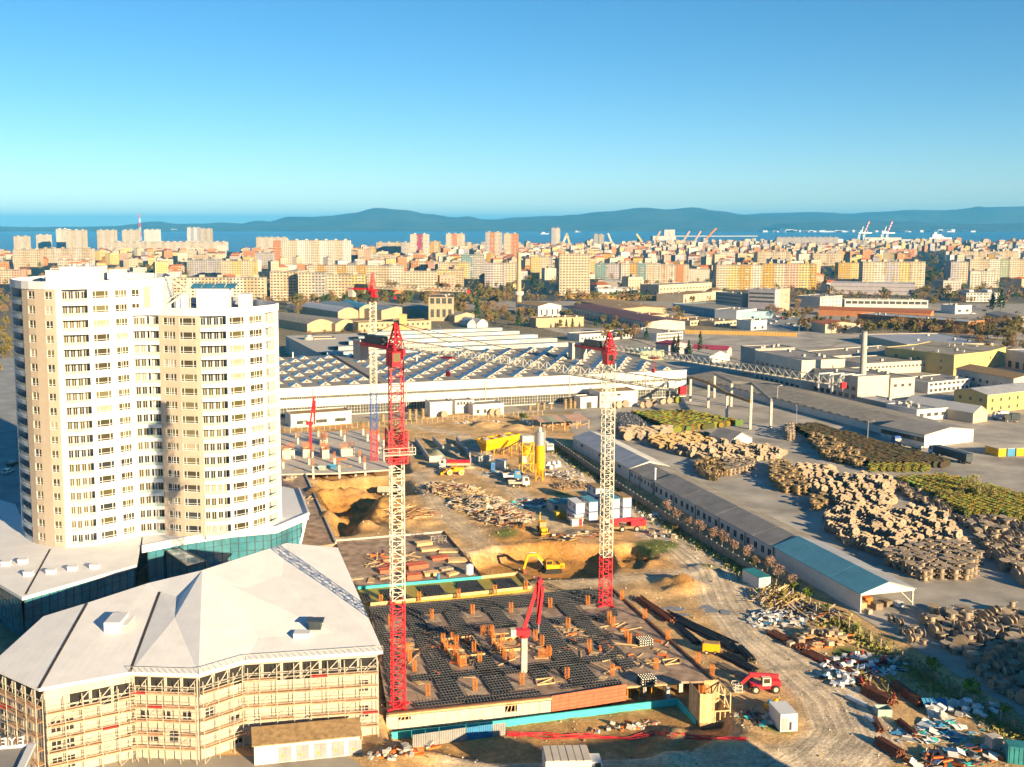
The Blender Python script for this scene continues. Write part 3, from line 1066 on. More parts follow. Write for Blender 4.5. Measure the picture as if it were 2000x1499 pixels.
for a, e in zip(loop, loop[1:] + loop[:1]):
 b = MB()
 p, q_ = WPT[a], WPT[e]
 ax = (q_ - p)
 ax.z = 0
 L = ax.length
 ax.normalize()
 inn = Vector((-ax.y, ax.x, 0))
 b.face([(p.x, p.y, 0), (q_.x, q_.y, 0), (q_.x, q_.y, q_.z - 0.46), (p.x, p.y, p.z - 0.46)])
 b.build('wall', 'hall_wall', hall)
 if a in ('T', 'B1', 'B2', 'B3', 'B4'):
  # strips of unglazed openings under the eaves, joints of the cladding, a lower strip of windows
  ang = math.atan2(ax.y, ax.x)
  n = max(2, round(L / 2.6))
  st = L / n
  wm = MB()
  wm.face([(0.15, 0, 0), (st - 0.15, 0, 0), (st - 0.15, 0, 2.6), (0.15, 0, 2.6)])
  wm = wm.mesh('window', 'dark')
  fm = MB()
  fm.bar((0.15, -0.06, 0), (st - 0.15, -0.06, 2.6), 0.12, mi=0)
  fm.box(0.05, st - 0.05, -0.12, -0.01, 1.2, 1.34)
  fm.box(0.02, 0.2, -0.12, -0.01, -0.1, 2.7)
  fm.box(st - 0.2, st - 0.02, -0.12, -0.01, -0.1, 2.7)
  fm = fm.mesh('frame', 'conc_l')
  for i in range(n):
   if a == 'B1' and i not in (1, 2, 3):
    continue
   z = 9.4 if a != 'B1' else 8.6
   o = p + ax * (st * i) - inn * 0.03
   w = inst('window', wm, hall, (o.x, o.y, z), ang)
   inst('frame', fm, w)
  jm = MB()
  jm.box(0.1, L - 0.1, -0.035, 0.0, -0.03, 0.03)
  jm = jm.mesh('cladding_joint', 'conc_d')
  for z in (1.4, 2.8, 4.2, 5.6, 7.0, 8.3):
   inst('cladding_joint', jm, hall, (p.x, p.y, z), ang)
  sm = MB()
  sm.face([(0, 0, 0), (1.2, 0, 0), (1.2, 0, 1.7), (0, 0, 1.7)])
  sm = sm.mesh('window', 'dark')
  sf = MB()
  sf.box(0, 1.2, -0.06, -0.01, 0.8, 0.88)
  sf.box(0.56, 0.64, -0.06, -0.01, 0, 1.7)
  sf = sf.mesh('frame', 'white')
  spots = {'T': [(1, 6), (4, 6), (1, 3), (4, 3)], 'B1': [(0.6, 6.2), (2.3, 6.2), (0.6, 3.4), (2.3, 3.4), (0.6, 0.8), (2.3, 0.8)], 'B2': [(1, 5.4), (4, 5.4), (7, 5.4), (2, 2.6), (5, 2.6)], 'B3': [(1, 6), (5, 3.2), (5.4, 0.6)], 'B4': [(16.8, 6.9), (16.8, 3.0)]}[a]
  for x, z in spots:
   if x + 1.2 < L:
    o = p + ax * x - inn * 0.03
    w = inst('window', sm, hall, (o.x, o.y, z), ang)
    inst('frame', sf, w)


def roof_z(u, v, f):
 """point of the roof facet f under the picture place (u, v)"""
 a, b_, c = (HP[k] + HO for k in f[:3])
 nn = (b_ - a).cross(c - a)
 o = Vector((0, 0, CAM_Z))
 d = P(u, v, 0) - o
 return o + d * (nn.dot(a - o) / nn.dot(d)) - HO


p = roof_z(228, 1225, ('B1', 'B2', 'E'))
k = MB()
k.box(p.x - 1.2, p.x + 1.2, p.y - 2.2, p.y + 2.2, p.z - 0.3, p.z + 1.5)
k.box(p.x + 1.2, p.x + 2.1, p.y - 1.8, p.y + 1.9, p.z - 0.3, p.z + 0.9, 1)
k.box(p.x + 0.9, p.x + 2.2, p.y - 1.9, p.y + 2.0, p.z + 0.9, p.z + 1.0)
k.build('roof_unit', ['white', 'conc_l'], hall)
p = roof_z(616, 1222, ('B4', 'B5', 'N'))
MB().box(p.x - 0.9, p.x + 0.9, p.y - 0.8, p.y + 0.8, p.z - 0.4, p.z + 0.8).box(p.x - 1.3, p.x + 1.3, p.y - 1.0, p.y + 1.0, p.z + 0.8, p.z + 0.95).build('roof_unit', 'steel_dk', hall)
p = roof_z(590, 1239, ('B4', 'B5', 'N'))
MB().box(p.x - 1.2, p.x + 1.2, p.y - 0.8, p.y + 0.8, p.z - 0.4, p.z + 0.35).build('roof_hatch', 'white', hall)
# snow guards along the eave: slim posts and a rail
for a, e in (('B2', 'B3'), ('B3', 'B4'), ('B4', 'B5')):
 b = MB()
 p, q_ = HP[a], HP[e]
 n = round((q_ - p).length / 0.9)
 for i in range(n + 1):
  o = p.lerp(q_, i / n)
  b.bar(o, o + Vector((0, 0, 0.75)), 0.05)
 b.bar(p + Vector((0, 0, 0.75)), q_ + Vector((0, 0, 0.75)), 0.06)
 b.build('eave_rail', 'scaf', hall)

# ------------------------------------------------------------------ scaffolds, one to each face of the hall


def scaffold(a, e, zt, label, lifts=6, skip=()):
 p, q_ = WPT[a] + HO, WPT[e] + HO
 ax = q_ - p
 ax.z = 0
 L = ax.length
 ax.normalize()
 ang = math.atan2(ax.y, ax.x)
 root = thing('scaffold', label, 'scaffold', (p.x, p.y, 0), ang, 'scaffolds round the white hall')
 n = max(2, round(L / 2.5))
 st = L / n
 pole = MB().tube((0, 0, 0), (0, 0, zt), 0.055, 5).mesh('pole', 'scaf')
 pl = MB()
 for s in range(3):
  pl.box(0.03, st - 0.03, -1.35 + s * 0.34, -1.35 + s * 0.34 + 0.31, 0, 0.06)
 plank, plank_r = pl.mesh('plank', 'plank'), pl.mesh('plank', 'plank_r')
 rl = MB()
 for y in (-1.45, -0.45):
  rl.bar((0, y, 0), (L, y, 0), 0.06)
 rl.bar((0, -1.45, 0.55), (L, -1.45, 0.55), 0.05)
 rl.bar((0, -1.45, 1.0), (L, -1.45, 1.0), 0.05)
 rail = rl.mesh('guard_rail', 'scaf')
 tb = MB()
 tb.box(0.03, st - 0.03, -1.42, -1.39, 0.02, 0.2)
 toe, toe_r = tb.mesh('toe_board', 'plank'), tb.mesh('toe_board', 'plank_r')
 lift = zt / lifts
 br = MB().bar((0, -1.5, 0), (st, -1.5, lift), 0.05).mesh('brace', 'scaf')
 for i in range(n + 1):
  for y in (-1.45, -0.45):
   inst('pole', pole, root, (i * st, y, 0))
 for k in range(1, lifts):
  inst('guard_rail', rail, root, (0, 0, k * lift))
  for i in range(n):
   if RND.random() < 0.9:
    rd = RND.random() < 0.07
    inst('plank', plank_r if rd else plank, root, (i * st, 0, k * lift + 0.04 + RND.uniform(0, 0.03)))
    inst('toe_board', toe_r if rd else toe, root, (i * st, 0, k * lift + 0.04))
 for k in range(lifts):
  for i in range(n):
   if (i + k) % 4 == 0:
    inst('brace', br, root, (i * st, 0, k * lift))
 return root


scaffold('T', 'B1', 12.0, 'leftmost scaffold, on the receding end face of the white hall')
scaffold('B1', 'B2', 11.2, 'scaffold of close plank lifts left of the reentrant bay of the white hall')
scaffold('B2', 'B3', 12.0, 'scaffold in front of the dark-windowed bay of the white hall')
scaffold('B3', 'B4', 12.0, 'narrow scaffold right of the projecting corner of the white hall')
scaffold('B4', 'B5', 12.0, 'longest scaffold, on the right face of the white hall above the switch kiosk')

# ------------------------------------------------------------------ switch kiosk with timber roof
A, B = P(497, 1496, 0), P(703, 1475, 0)
ax = (B - A)
L = ax.length
ang = math.atan2(ax.y, ax.x)
kio = thing('electrical_kiosk', 'long white switch kiosk with louvred double doors and mossy timber roof', 'kiosk', A, ang)
MB().box(0, L, 0, 3.2, 0, 2.9).build('wall', 'white_b', kio)
rf = MB()
rf.add([(-0.3, -0.4, 2.95), (L + 0.3, -0.4, 2.95), (L + 0.3, 3.4, 3.9), (-0.3, 3.4, 3.9), (-0.3, -0.4, 3.1), (L + 0.3, -0.4, 3.1), (L + 0.3, 3.4, 4.05), (-0.3, 3.4, 4.05)], [(0, 1, 5, 4), (1, 2, 6, 5), (2, 3, 7, 6), (3, 0, 4, 7), (4, 5, 6, 7), (3, 2, 1, 0)])
M['moss'] = mat('mossy_timber', (0.30, 0.20, 0.10), 0.95, 0.35, 1.2)
rf.build('roof', 'moss', kio)
dm = MB()
dm.box(0, 0.85, -0.05, 0, 0, 2.2)
dm.box(0.9, 1.75, -0.05, 0, 0, 2.2)
for s in range(5):
 dm.box(0.1, 0.75, -0.08, -0.04, 1.2 + s * 0.18, 1.28 + s * 0.18)
 dm.box(1.0, 1.65, -0.08, -0.04, 1.2 + s * 0.18, 1.28 + s * 0.18)
dm = dm.mesh('door', 'steel')
sg = MB().box(0, 0.3, -0.02, 0, 0, 0.26).mesh('warning_plate', 'yellow')
for i in range(6):
 x = 0.9 + i * (L - 2.4) / 5.0
 if i in (0,):
  continue
 d = inst('door', dm, kio, (x, -0.01, 0.15))
 inst('warning_plate', sg, d, (0.45, -0.09, 0.75))

# ------------------------------------------------------------------ canopy with letters seen from behind
cz = 8.4
A, B = P(-60, 1462, cz), P(70, 1452, cz)
ent = thing('entrance_canopy', 'grey flat canopy edge with raised rim at the lower left corner', 'canopy', (A.x, A.y, 0), math.atan2(B.y - A.y, B.x - A.x))
L = (B - A).length
MB().box(0, L, -9, 0, cz - 0.8, cz - 0.3).build('roof', 'roof_grey', ent)
MB().box(0, L, -0.35, 0, cz - 0.29, cz + 0.05).box(L - 0.9, L, -9, -0.36, cz - 0.29, cz + 0.1).build('rim', 'white', ent)
pm = MB().box(-0.2, 0.2, -0.2, 0.2, 0, cz - 0.81).mesh('post', 'conc')
for x, y in ((1, -1), (L - 1, -1), (L - 1, -8)):
 inst('post', pm, ent, (x, y, 0))
lett = thing('roof_lettering', 'white block letters EYE on the canopy seen from behind', 'sign', (A.x, A.y, cz + 0.05), math.atan2(B.y - A.y, B.x - A.x))


def letter_mesh(ch, size, depth):
 cu = bpy.data.curves.new('letter', 'FONT')
 cu.body = ch
 cu.size = size
 cu.extrude = depth
 ob = bpy.data.objects.new('letter', cu)
 COL.objects.link(ob)
 dg = bpy.context.evaluated_depsgraph_get()
 me = bpy.data.meshes.new_from_object(ob.evaluated_get(dg))
 bpy.data.objects.remove(ob)
 me.materials.clear()
 return me


x_at = (P(47, 1450, cz) - A).length
for k, ch in enumerate('EYE'):
 me = letter_mesh(ch, 1.6, 0.12)
 me.materials.append(M['white'])
 o = bpy.data.objects.new('letter', me)
 place(o, lett, (x_at + 0.25 - k * 1.05, -0.2, 0.0), (rad(90), 0, rad(180)))
# ------------------------------------------------------------------ new building: basement deck being reinforced
DZ = 0.6
DO = P(1050, 1270, DZ)
DO.z = 0
deck = thing('building_deck', 'unfinished basement deck strewn with black void formers and rusty column bars', 'building', DO)


def C3(x, y, z=DZ):
 """a place in the enlarged view of the deck"""
 return P(650 + x / 2.667, 1000 + y / 2.667, z)


dpl = [C3(290, 1057), C3(1140, 968), C3(1530, 905), C3(1800, 885), C3(1990, 880), C3(1450, 400), C3(190, 492)]
db = MB()
db.prism([(p.x - DO.x, p.y - DO.y) for p in dpl], DZ - 0.35, DZ)
db.build('deck_slab', 'ply', deck)
# edge beams
eb = MB()
for a, e in ((0, 1), (4, 5)):
 p, q_ = dpl[a] - DO, dpl[e] - DO
 eb.bar(p + Vector((0, 0, 0.06)), q_ + Vector((0, 0, 0.06)), 0.45, 0.5)
eb.build('edge_formwork', 'brown', deck)
p, q_ = dpl[0] - DO, dpl[1] - DO
eb = MB().bar(p + Vector((0, -0.3, 0.0)), q_ + Vector((0, -0.3, 0.0)), 0.3, 0.3)
eb.build('edge_beam', 'wood', deck)

STRIPS = [[(190, 505), (1400, 405), (1475, 440), (1340, 485), (900, 505), (620, 525), (200, 560)],
          [(215, 560), (262, 548), (330, 760), (345, 1010), (300, 960)],
          [(370, 540), (455, 525), (695, 962), (570, 990)],
          [(560, 510), (645, 500), (960, 935), (830, 955)],
          [(735, 470), (835, 465), (955, 600), (880, 610)],
          [(1000, 545), (1090, 540), (1390, 880), (1250, 925)],
          [(1150, 480), (1240, 470), (1595, 805), (1520, 835)],
          [(225, 640), (560, 605), (960, 570), (965, 600), (560, 640), (235, 672)],
          [(600, 845), (1180, 785), (1450, 740), (1455, 772), (1200, 815), (620, 878)],
          [(420, 1000), (1085, 935), (1095, 958), (430, 1025)],
          [(1130, 562), (1400, 540), (1420, 562), (1150, 592)],
          [(1210, 672), (1455, 640), (1475, 670), (1230, 698)],
          [(1010, 800), (1110, 790), (1132, 862), (1040, 882)],
          [(1190, 905), (1500, 880), (1510, 898), (1200, 930)],
          [(400, 860), (560, 848), (565, 880), (410, 890)],
          [(1340, 560), (1480, 500), (1490, 540), (1400, 580)]]
PATCH = [[(140, 432), (190, 425), (205, 468), (165, 478)], [(245, 412), (345, 402), (405, 455), (300, 470)], [(437, 395), (555, 385), (590, 430), (490, 445)], [(638, 368), (750, 360), (802, 418), (670, 430)], [(828, 355), (925, 347), (988, 402), (870, 410)]]


def balls(polys, z, dx, r, seg=6, rings=4):
 b = MB()
 polys = [[C3(x, y, z) for x, y in pl] for pl in polys]
 for pl in polys:
  xs = [p.dot(E1) for p in pl]
  ys = [p.dot(E2) for p in pl]
  w = [(p.x, p.y) for p in pl]
  i0, i1, j0, j1 = int(min(xs) / dx), int(max(xs) / dx) + 1, int(min(ys) / dx), int(max(ys) / dx) + 1
  for i in range(i0, i1 + 1):
   for j in range(j0, j1 + 1):
    o = E1 * (i * dx) + E2 * (j * dx)
    if inside(w, o.x, o.y) and RND.random() < 0.985:
     b.sphere((o.x, o.y, z + r * 0.8), r, seg, rings)
  # wire cage over the balls: thin bars along the rows
 return b


M['wire_grey'] = mat('dull_wire', (0.16, 0.16, 0.17), 0.5, 0.2, 1.0, metal=0.4)
bm = balls(STRIPS, DZ, 0.52, 0.21)
bm.shift(DO)
bm.build('void_former', 'black', deck, kind='stuff')
# light wire bars lying across the formers
wb_ = MB()
for pl in STRIPS:
 w = [C3(x, y) for x, y in pl]
 wp = [(p.x, p.y) for p in w]
 ys = [p.dot(E2) for p in w]
 xs = [p.dot(E1) for p in w]
 for j in range(int(min(ys) / 0.92), int(max(ys) / 0.92) + 1):
  run = None
  i = min(xs)
  while i <= max(xs) + 0.3:
   o = E1 * i + E2 * (j * 0.92 + 0.23)
   if inside(wp, o.x, o.y):
    run = run or o
    last = o
   elif run is not None:
    if (last - run).length > 0.6:
     wb_.bar((run.x, run.y, DZ + 0.36), (last.x, last.y, DZ + 0.42), 0.04)
    run = None
   i += 0.3
  if run is not None and (last - run).length > 0.6:
   wb_.bar((run.x, run.y, DZ + 0.36), (last.x, last.y, DZ + 0.42), 0.04)
wb_.shift(DO)
wb_.build('reinforcing_wire', 'wire_grey', deck, kind='stuff')

# column starter bars
cage = MB()
for i in range(4):
 for j in range(4):
  if i in (0, 3) or j in (0, 3):
   x, y = (i - 1.5) * 0.19, (j - 1.5) * 0.19
   cage.bar((x, y, 0), (x + 0.02 * (i - 1), y, 1.9 + 0.25 * ((i * 3 + j * 5) % 4) / 4), 0.045)
for z in (0.3, 0.8):
 for s in (-1, 1):
  cage.bar((-0.31, s * 0.31, z), (0.31, s * 0.31, z), 0.035)
  cage.bar((s * 0.31, -0.31, z), (s * 0.31, 0.31, z), 0.035)
cage = cage.mesh('starter_bars', 'rebar')
wall_bars = MB()
for i in range(11):
 for y in (-0.12, 0.12):
  wall_bars.bar((-1.2 + i * 0.24, y, 0), (-1.2 + i * 0.24, y + 0.02 * (i % 3 - 1), 1.7 + 0.3 * ((i * 7) % 5) / 5), 0.045)
for z in (0.4, 1.0):
 wall_bars.bar((-1.2, 0.12, z), (1.2, 0.12, z), 0.03)
wall_bars = wall_bars.mesh('starter_bars', 'rebar')
pads = MB().box(-1.6, 1.6, -1.4, 1.4, 0, 0.03).mesh('shutter_board', 'wood_d')
COLS = [(300, 590), (515, 560), (728, 535), (928, 525), (1132, 500), (1328, 488), (495, 960), (740, 932), (985, 900), (1220, 872), (1455, 852), (1683, 822), (1335, 722), (1225, 607), (1440, 585), (1545, 690), (1505, 460), (1625, 560), (1745, 670), (1900, 790), (1975, 855)]
for x, y in COLS:
 p = C3(x, y) - DO
 inst('starter_bars', cage, deck, (p.x, p.y, DZ), SITE)
 if x < 1700:
  inst('shutter_board', pads, deck, (p.x, p.y, DZ + 0.004), SITE)
for x, y, r in [(575, 690, 1), (590, 730, 1), (640, 770, 0), (625, 670, 1), (645, 700, 1), (700, 695, 1), (735, 735, 1), (765, 790, 1), (660, 800, 0), (685, 800, 1), (400, 780, 1), (425, 830, 1), (385, 740, 1),
    (805, 640, 0), (830, 650, 1), (885, 685, 1), (838, 695, 1), (868, 730, 1), (890, 760, 0), (1055, 670, 1), (1090, 700, 1), (1105, 760, 0), (1125, 755, 1), (930, 770, 1), (1440, 570, 1), (1460, 600, 1), (1530, 665, 1)]:
 p = C3(x, y) - DO
 inst('starter_bars', wall_bars if r == 0 else cage, deck, (p.x, p.y, DZ), SITE + (0 if (x + y) % 2 else rad(90)))
# shaft openings with upstand shuttering
for x0, y0, w, d in ((870, 735, 5.2, 5.5), (620, 770, 6.0, 8.5)):
 p = C3(x0, y0) - DO
 b = MB()
 for t, (ax, ay, lx, ly) in enumerate(((0, 0, w, 0.2), (0, d - 0.2, w, 0.2), (0, 0.2, 0.2, d - 0.4), (w - 0.2, 0.2, 0.2, d - 0.4))):
  b.box(ax, ax + lx, ay, ay + ly, 0, 0.5)
 b.box(0.2, w - 0.2, 0.2, d - 0.2, 0.0, 0.06)
 o = b.build('shaft_upstand', 'wood', deck, (p.x, p.y, DZ + 0.002))
 o.rotation_euler = (0, 0, SITE)
# sheets and timber left on the deck
sh = MB().box(-0.6, 0.6, -1.25, 1.25, 0, 0.05).mesh('plywood_sheet', 'wood')
k = 0
for x, y in ((520, 680), (705, 858), (950, 745), (985, 690), (1020, 720), (1070, 720), (1085, 760), (440, 885), (1160, 880), (1400, 870), (1250, 800), (880, 545), (410, 690)):
 p = C3(x, y) - DO
 o = inst('plywood_sheet', sh, deck, (p.x, p.y, DZ + 0.05), RND.uniform(0, 3))
 o.rotation_euler = (RND.uniform(-0.05, 0.05), RND.uniform(-0.05, 0.05), RND.uniform(0, 3))
# trapezoid timber shutter frames lying on the deck
fr = MB()
for a, e in (((0, 0), (3, 0)), ((3, 0), (3.6, 2)), ((3.6, 2), (0.4, 2)), ((0.4, 2), (0, 0)), ((0, 0), (3.6, 2))):
 fr.bar((a[0], a[1], 0.12), (e[0], e[1], 0.12), 0.14, 0.2)
fr = fr.mesh('shutter_frame', 'wood')
for x, y in ((1065, 905), (1730, 800)):
 p = C3(x, y) - DO
 inst('shutter_frame', fr, deck, (p.x, p.y, DZ + 0.01), SITE)

# front wall: concrete panels, red formwork, open bay with props
FZ = -1.95
A, B = C3(280, 1064) - DO, C3(1140, 975) - DO
B2, C_ = C3(1140, 972) - DO, C3(1530, 910) - DO
ax = B - A
ax.z = 0
L = ax.length
ax.normalize()
inn = Vector((-ax.y, ax.x, 0))
ang = math.atan2(ax.y, ax.x)
n = 14
pm = MB().box(0.02, L / n - 0.02, 0, 0.3, FZ, DZ - 0.36).mesh('wall_panel', 'conc_l')
for i in range(n):
 if i in (1, 10):
  continue
 p = A + ax * (L / n * i) + inn * (0.2 + (0.03 if i % 3 == 0 else 0))
 inst('wall_panel', pm, deck, (p.x, p.y, 0), ang)
for i, h in ((1, 1.5), (10, 1.0)):
 p = A + ax * (L / n * i) + inn * 0.2
 o = MB().box(0.02, L / n - 0.02, 0, 0.3, FZ, FZ + h).build('wall_panel', 'conc_l', deck, (p.x, p.y, 0))
 o.rotation_euler = (0, 0, ang)
 f = MB()
 f.box(0, L / n, 0.05, 0.2, DZ - 0.55, DZ - 0.4)
 for k in range(4):
  f.bar((0.2 + k * 0.7, 0.1, FZ + h), (0.6 + k * 0.5, 0.1, DZ - 0.5), 0.12)
 o = f.build('window_shutter', 'wood', deck, (p.x, p.y, 0))
 o.rotation_euler = (0, 0, ang)
ax2 = C_ - B2
L2 = ax2.length
ax2.normalize()
inn2 = Vector((-ax2.y, ax2.x, 0))
ang2 = math.atan2(ax2.y, ax2.x)
n = 9
M['formred'] = mat('red_formwork', (0.50, 0.13, 0.07), 0.8, 0.15, 1.2)
fm = MB().box(0.015, L2 / n - 0.015, 0, 0.12, FZ + 0.2, DZ + 0.35)
for k in range(5):
 fm.box(0.0, L2 / n, -0.1, -0.002, FZ + 0.5 + k * 0.6, FZ + 0.58 + k * 0.6)
fm = fm.mesh('formwork_panel', 'formred')
for i in range(n):
 p = B2 + ax2 * (L2 / n * i)
 inst('formwork_panel', fm, deck, (p.x, p.y, 0), ang2)
# open bay
D_ = C3(1800, 890) - DO
pr = MB().tube((0, 0, FZ), (0, 0, DZ - 0.36), 0.05, 6).tube((0, 0, FZ), (0, 0, FZ + 1.5), 0.075, 6).mesh('prop', 'yellow')
for i in range(12):
 p = C_.lerp(D_, (i + 0.5) / 13) + Vector((0, 0.8 + (i % 3) * 1.1, 0))
 inst('prop', pr, deck, (p.x, p.y, 0))
tb = MB()
tb.bar((C_.x, C_.y + 0.1, DZ - 0.2), (D_.x, D_.y + 0.1, DZ - 0.2), 0.25, 0.3)
tb.build('edge_beam', 'wood', deck)
cm = MB().box(-0.35, 0.35, -0.35, 0.35, FZ, DZ - 0.36).mesh('column', 'conc')
for x, y in ((1745, 900), (1620, 870), (1810, 860)):
 p = C3(x, y) - DO
 inst('column', cm, deck, (p.x, p.y, 0), SITE)
iw = MB()
p, q_ = A + inn * 3.5, C_ + inn2 * 5
iw.bar((p.x, p.y, -1.2), (q_.x, q_.y, -1.2), 0.3, 2.8)
iw.build('inner_wall', 'conc_d', deck)

# turquoise insulation along the foot of the wall
PITZ = -2.15
tl = [C3(305, 1182, PITZ), C3(890, 1117, PITZ), C3(1100, 1090, PITZ), C3(1530, 1035, PITZ), C3(1792, 1003, PITZ), C3(1895, 1115, PITZ)]
to = tl[2].copy()
tq = thing('insulation_strip', 'low turquoise insulation upstand along the foot of the basement wall', 'insulation', to)
for i, (a, e) in enumerate(zip(tl, tl[1:])):
 b = MB().bar((a.x - to.x, a.y - to.y, 0.45), (e.x - to.x, e.y - to.y, 0.45), 0.25, 1.1)
 b.build('insulation_board', 'turq', tq)

# tall black-bar stacks on the deck
for k, (x, y, lab) in enumerate(((1620, 690, 'black bundle of void formers beside the right-hand wall bars on the deck'), (1632, 890, 'black bundle of void formers near the front edge of the deck'))):
 p = C3(x, y)
 b = MB()
 for i in range(6):
  for j in range(4):
   for h in range(3):
    b.sphere((i * 0.45 - 1.1, j * 0.6 - 1, 0.22 + h * 0.42), 0.24, 6, 4)
 o = b.build('former_bundle', 'black', None, (p.x, p.y, DZ))
 o.rotation_euler = (0, 0, SITE)
 tag(o, lab, 'bundle', 'bundles of void formers')

# ------------------------------------------------------------------ olive-shuttered deck behind, with five patches of formers
ol = [C3(130, 402), C3(775, 347), C3(970, 326), C3(1036, 398), C3(196, 488)]
OO = ol[2].copy()
OO.z = 0
od = thing('shuttered_deck', 'olive plywood deck with five dark patches of void formers behind the main deck', 'deck', OO)
M['olive'] = mat('olive_ply', (0.33, 0.26, 0.045), 0.6, 0.2, 0.4)
MB().prism([(p.x - OO.x, p.y - OO.y) for p in ol], -0.3, DZ - 0.05).build('plywood_floor', 'olive', od)
eb = MB()
for a, e in zip(ol[1:4], ol[2:5]):
 eb.bar((a.x - OO.x, a.y - OO.y, DZ + 0.25), (e.x - OO.x, e.y - OO.y, DZ + 0.25), 0.2, 0.6)
eb.build('edge_shutter', 'wood', od)
for pl in PATCH:
 balls([pl], DZ, 0.46, 0.21).shift(OO).build('void_former', 'black', od, kind='stuff')
for x, y in ((250, 480), (450, 465), (655, 450), (845, 430), (1005, 405)):
 p = C3(x, y) - OO
 inst('starter_bars', cage, od, (p.x, p.y, DZ - 0.05), SITE)
a, e = ol[0], ol[1]
tb = MB().bar((a.x - OO.x, a.y - OO.y, DZ + 0.2), (e.x - OO.x, e.y - OO.y, DZ + 0.2), 0.35, 0.6)
tb.build('insulation_edge', 'turq', od)

# ------------------------------------------------------------------ storage deck with timber and red shutter panels


def C5(x, y, z=0.0):
 return P(540 + x / 3.03, 750 + y / 3.03, z)


sp_ = [C5(350, 932, DZ), C5(990, 880, DZ), C5(1212, 1140, DZ), C5(470, 1212, DZ)]
SO = sp_[2].copy()
SO.z = 0
sd = thing('storage_deck', 'flat dark formwork deck holding stacks of timber beside the hall roof', 'deck', SO)
MB().prism([(p.x - SO.x, p.y - SO.y) for p in sp_], -0.4, DZ - 0.03).build('plywood_floor', 'ply', sd)
eb = MB()
for a, e, m_ in ((0, 1, 'conc_l'), (1, 2, 'brown')):
 eb2 = MB().bar((sp_[a].x - SO.x, sp_[a].y - SO.y, DZ + 0.15), (sp_[e].x - SO.x, sp_[e].y - SO.y, DZ + 0.15), 0.25, 0.5)
 eb2.build('edge_shutter', m_, sd)


def stack(nx, nz, lx, w, th, gap, m, ny=1):
 """boards of one stack as separate meshes sharing data -> list of offsets"""
 return [(i * (w + gap), 0, k * th) for k in range(nz) for i in range(nx)]


def board_stack(name, label, cat, loc, rot, n, rows, L, w, th, m, group, jit=0.12):
 root = thing(name, label, cat, loc, rot, group)
 me = MB().box(-L / 2, L / 2, -w / 2, w / 2, 0, th).mesh('board', m)
 for k in range(rows):
  for i in range(n):
   o = inst('board', me, root, (RND.uniform(-jit, jit), (i - (n - 1) / 2) * (w + 0.04) + RND.uniform(-0.03, 0.03), k * (th + 0.006)), RND.uniform(-0.03, 0.03))
 return root


TIMB = [  # crop x, y, material, rot, boards, rows, length, width, label
 (870, 950, 'wood', 0.1, 6, 4, 3.8, 0.35, 'sunlit timber stack nearest the far corner of the storage deck'),
 (905, 985, 'wood', 0.05, 6, 3, 4.2, 0.3, 'broad timber stack second from the far corner of the storage deck'),
 (1020, 990, 'wood', -0.2, 8, 2, 4.5, 0.3, 'open row of timber beams by the far right edge of the storage deck'),
 (1075, 1045, 'wood', -0.15, 9, 2, 4.5, 0.28, 'wide row of timber beams by the middle of the right deck edge'),
 (965, 1035, 'formred', 0.1, 5, 3, 4.0, 0.4, 'low red shutter stack between the timber rows'),
 (830, 1085, 'formred', 0.15, 6, 5, 4.6, 0.42, 'largest red shutter stack right behind the left crane mast'),
 (660, 1110, 'formred', 0.1, 5, 4, 4.0, 0.4, 'red shutter stack left of the crane mast'),
 (810, 1150, 'formred', 0.0, 4, 6, 3.2, 0.5, 'tall red shutter block at the front of the storage deck'),
 (915, 1130, 'wood', 0.05, 6, 4, 3.2, 0.3, 'timber stack at the front of the storage deck near the blue drum'),
 (1005, 1100, 'wood_d', 0.2, 5, 3, 3.0, 0.3, 'weathered timber stack behind the white water tank'),
 (1040, 1130, 'wood', 0.4, 4, 3, 2.6, 0.3, 'small timber stack left of the white water tank'),
 (640, 1150, 'wood_d', 0.3, 5, 3, 3.0, 0.3, 'weathered board stack at the left of the red shutters'),
 (560, 1165, 'wood', 1.3, 4, 1, 3.0, 0.3, 'few loose boards lying near the left edge of the storage deck'),
 (475, 1155, 'wood_d', 0.1, 4, 2, 2.6, 0.3, 'short board stack by the hall roof edge'),
]
for x, y, m_, r, n, rows, L, w, lab in TIMB:
 board_stack('board_stack', lab, 'stack', C5(x, y, DZ) + Vector((0, 0, 0)), SITE + r, n, rows, L, w, 0.16, m_, 'stacks on the storage deck')
p = C5(1140, 1125, DZ)
wt = thing('water_tank', 'upright white water tank at the right corner of the storage deck', 'tank', p)
MB().tube((0, 0, 0), (0, 0, 1.9), 0.9, 16).tube((0, 0, 1.9), (0, 0, 2.2), 0.9, 16, 0.4).build('tank_body', 'white', wt)
MB().tube((0, 0, 2.2), (0, 0, 2.32), 0.3, 10).build('lid', 'skyblue', wt)
p = C5(958, 1155, DZ)
tag(MB().tube((0, 0, 0), (0, 0, 1.1), 0.35, 10).tube((0, 0, 1.1), (0, 0, 1.15), 0.37, 10).build('drum_barrel', 'skyblue', None, p), 'small blue barrel among the timber stacks on the storage deck', 'barrel')
p = C5(965, 945, DZ)
fr = MB()
for i in range(5):
 fr.bar((i * 0.9 - 2, 0, 0), (i * 0.9 - 2, 0, 1.9), 0.1)
for z in (0.6, 1.2, 1.85):
 fr.bar((-2, 0, z), (1.6, 0, z), 0.08)
for i in range(5):
 fr.bar((i * 0.9 - 2, 0, 1.8), (i * 0.9 - 2, 1.2, 0), 0.08)
o = fr.build('guard_frame', 'scaf', None, p)
o.rotation_euler = (0, 0, SITE)
tag(o, 'grey tubular guard frame standing on the far corner of the storage deck', 'frame')
# ------------------------------------------------------------------ tower cranes


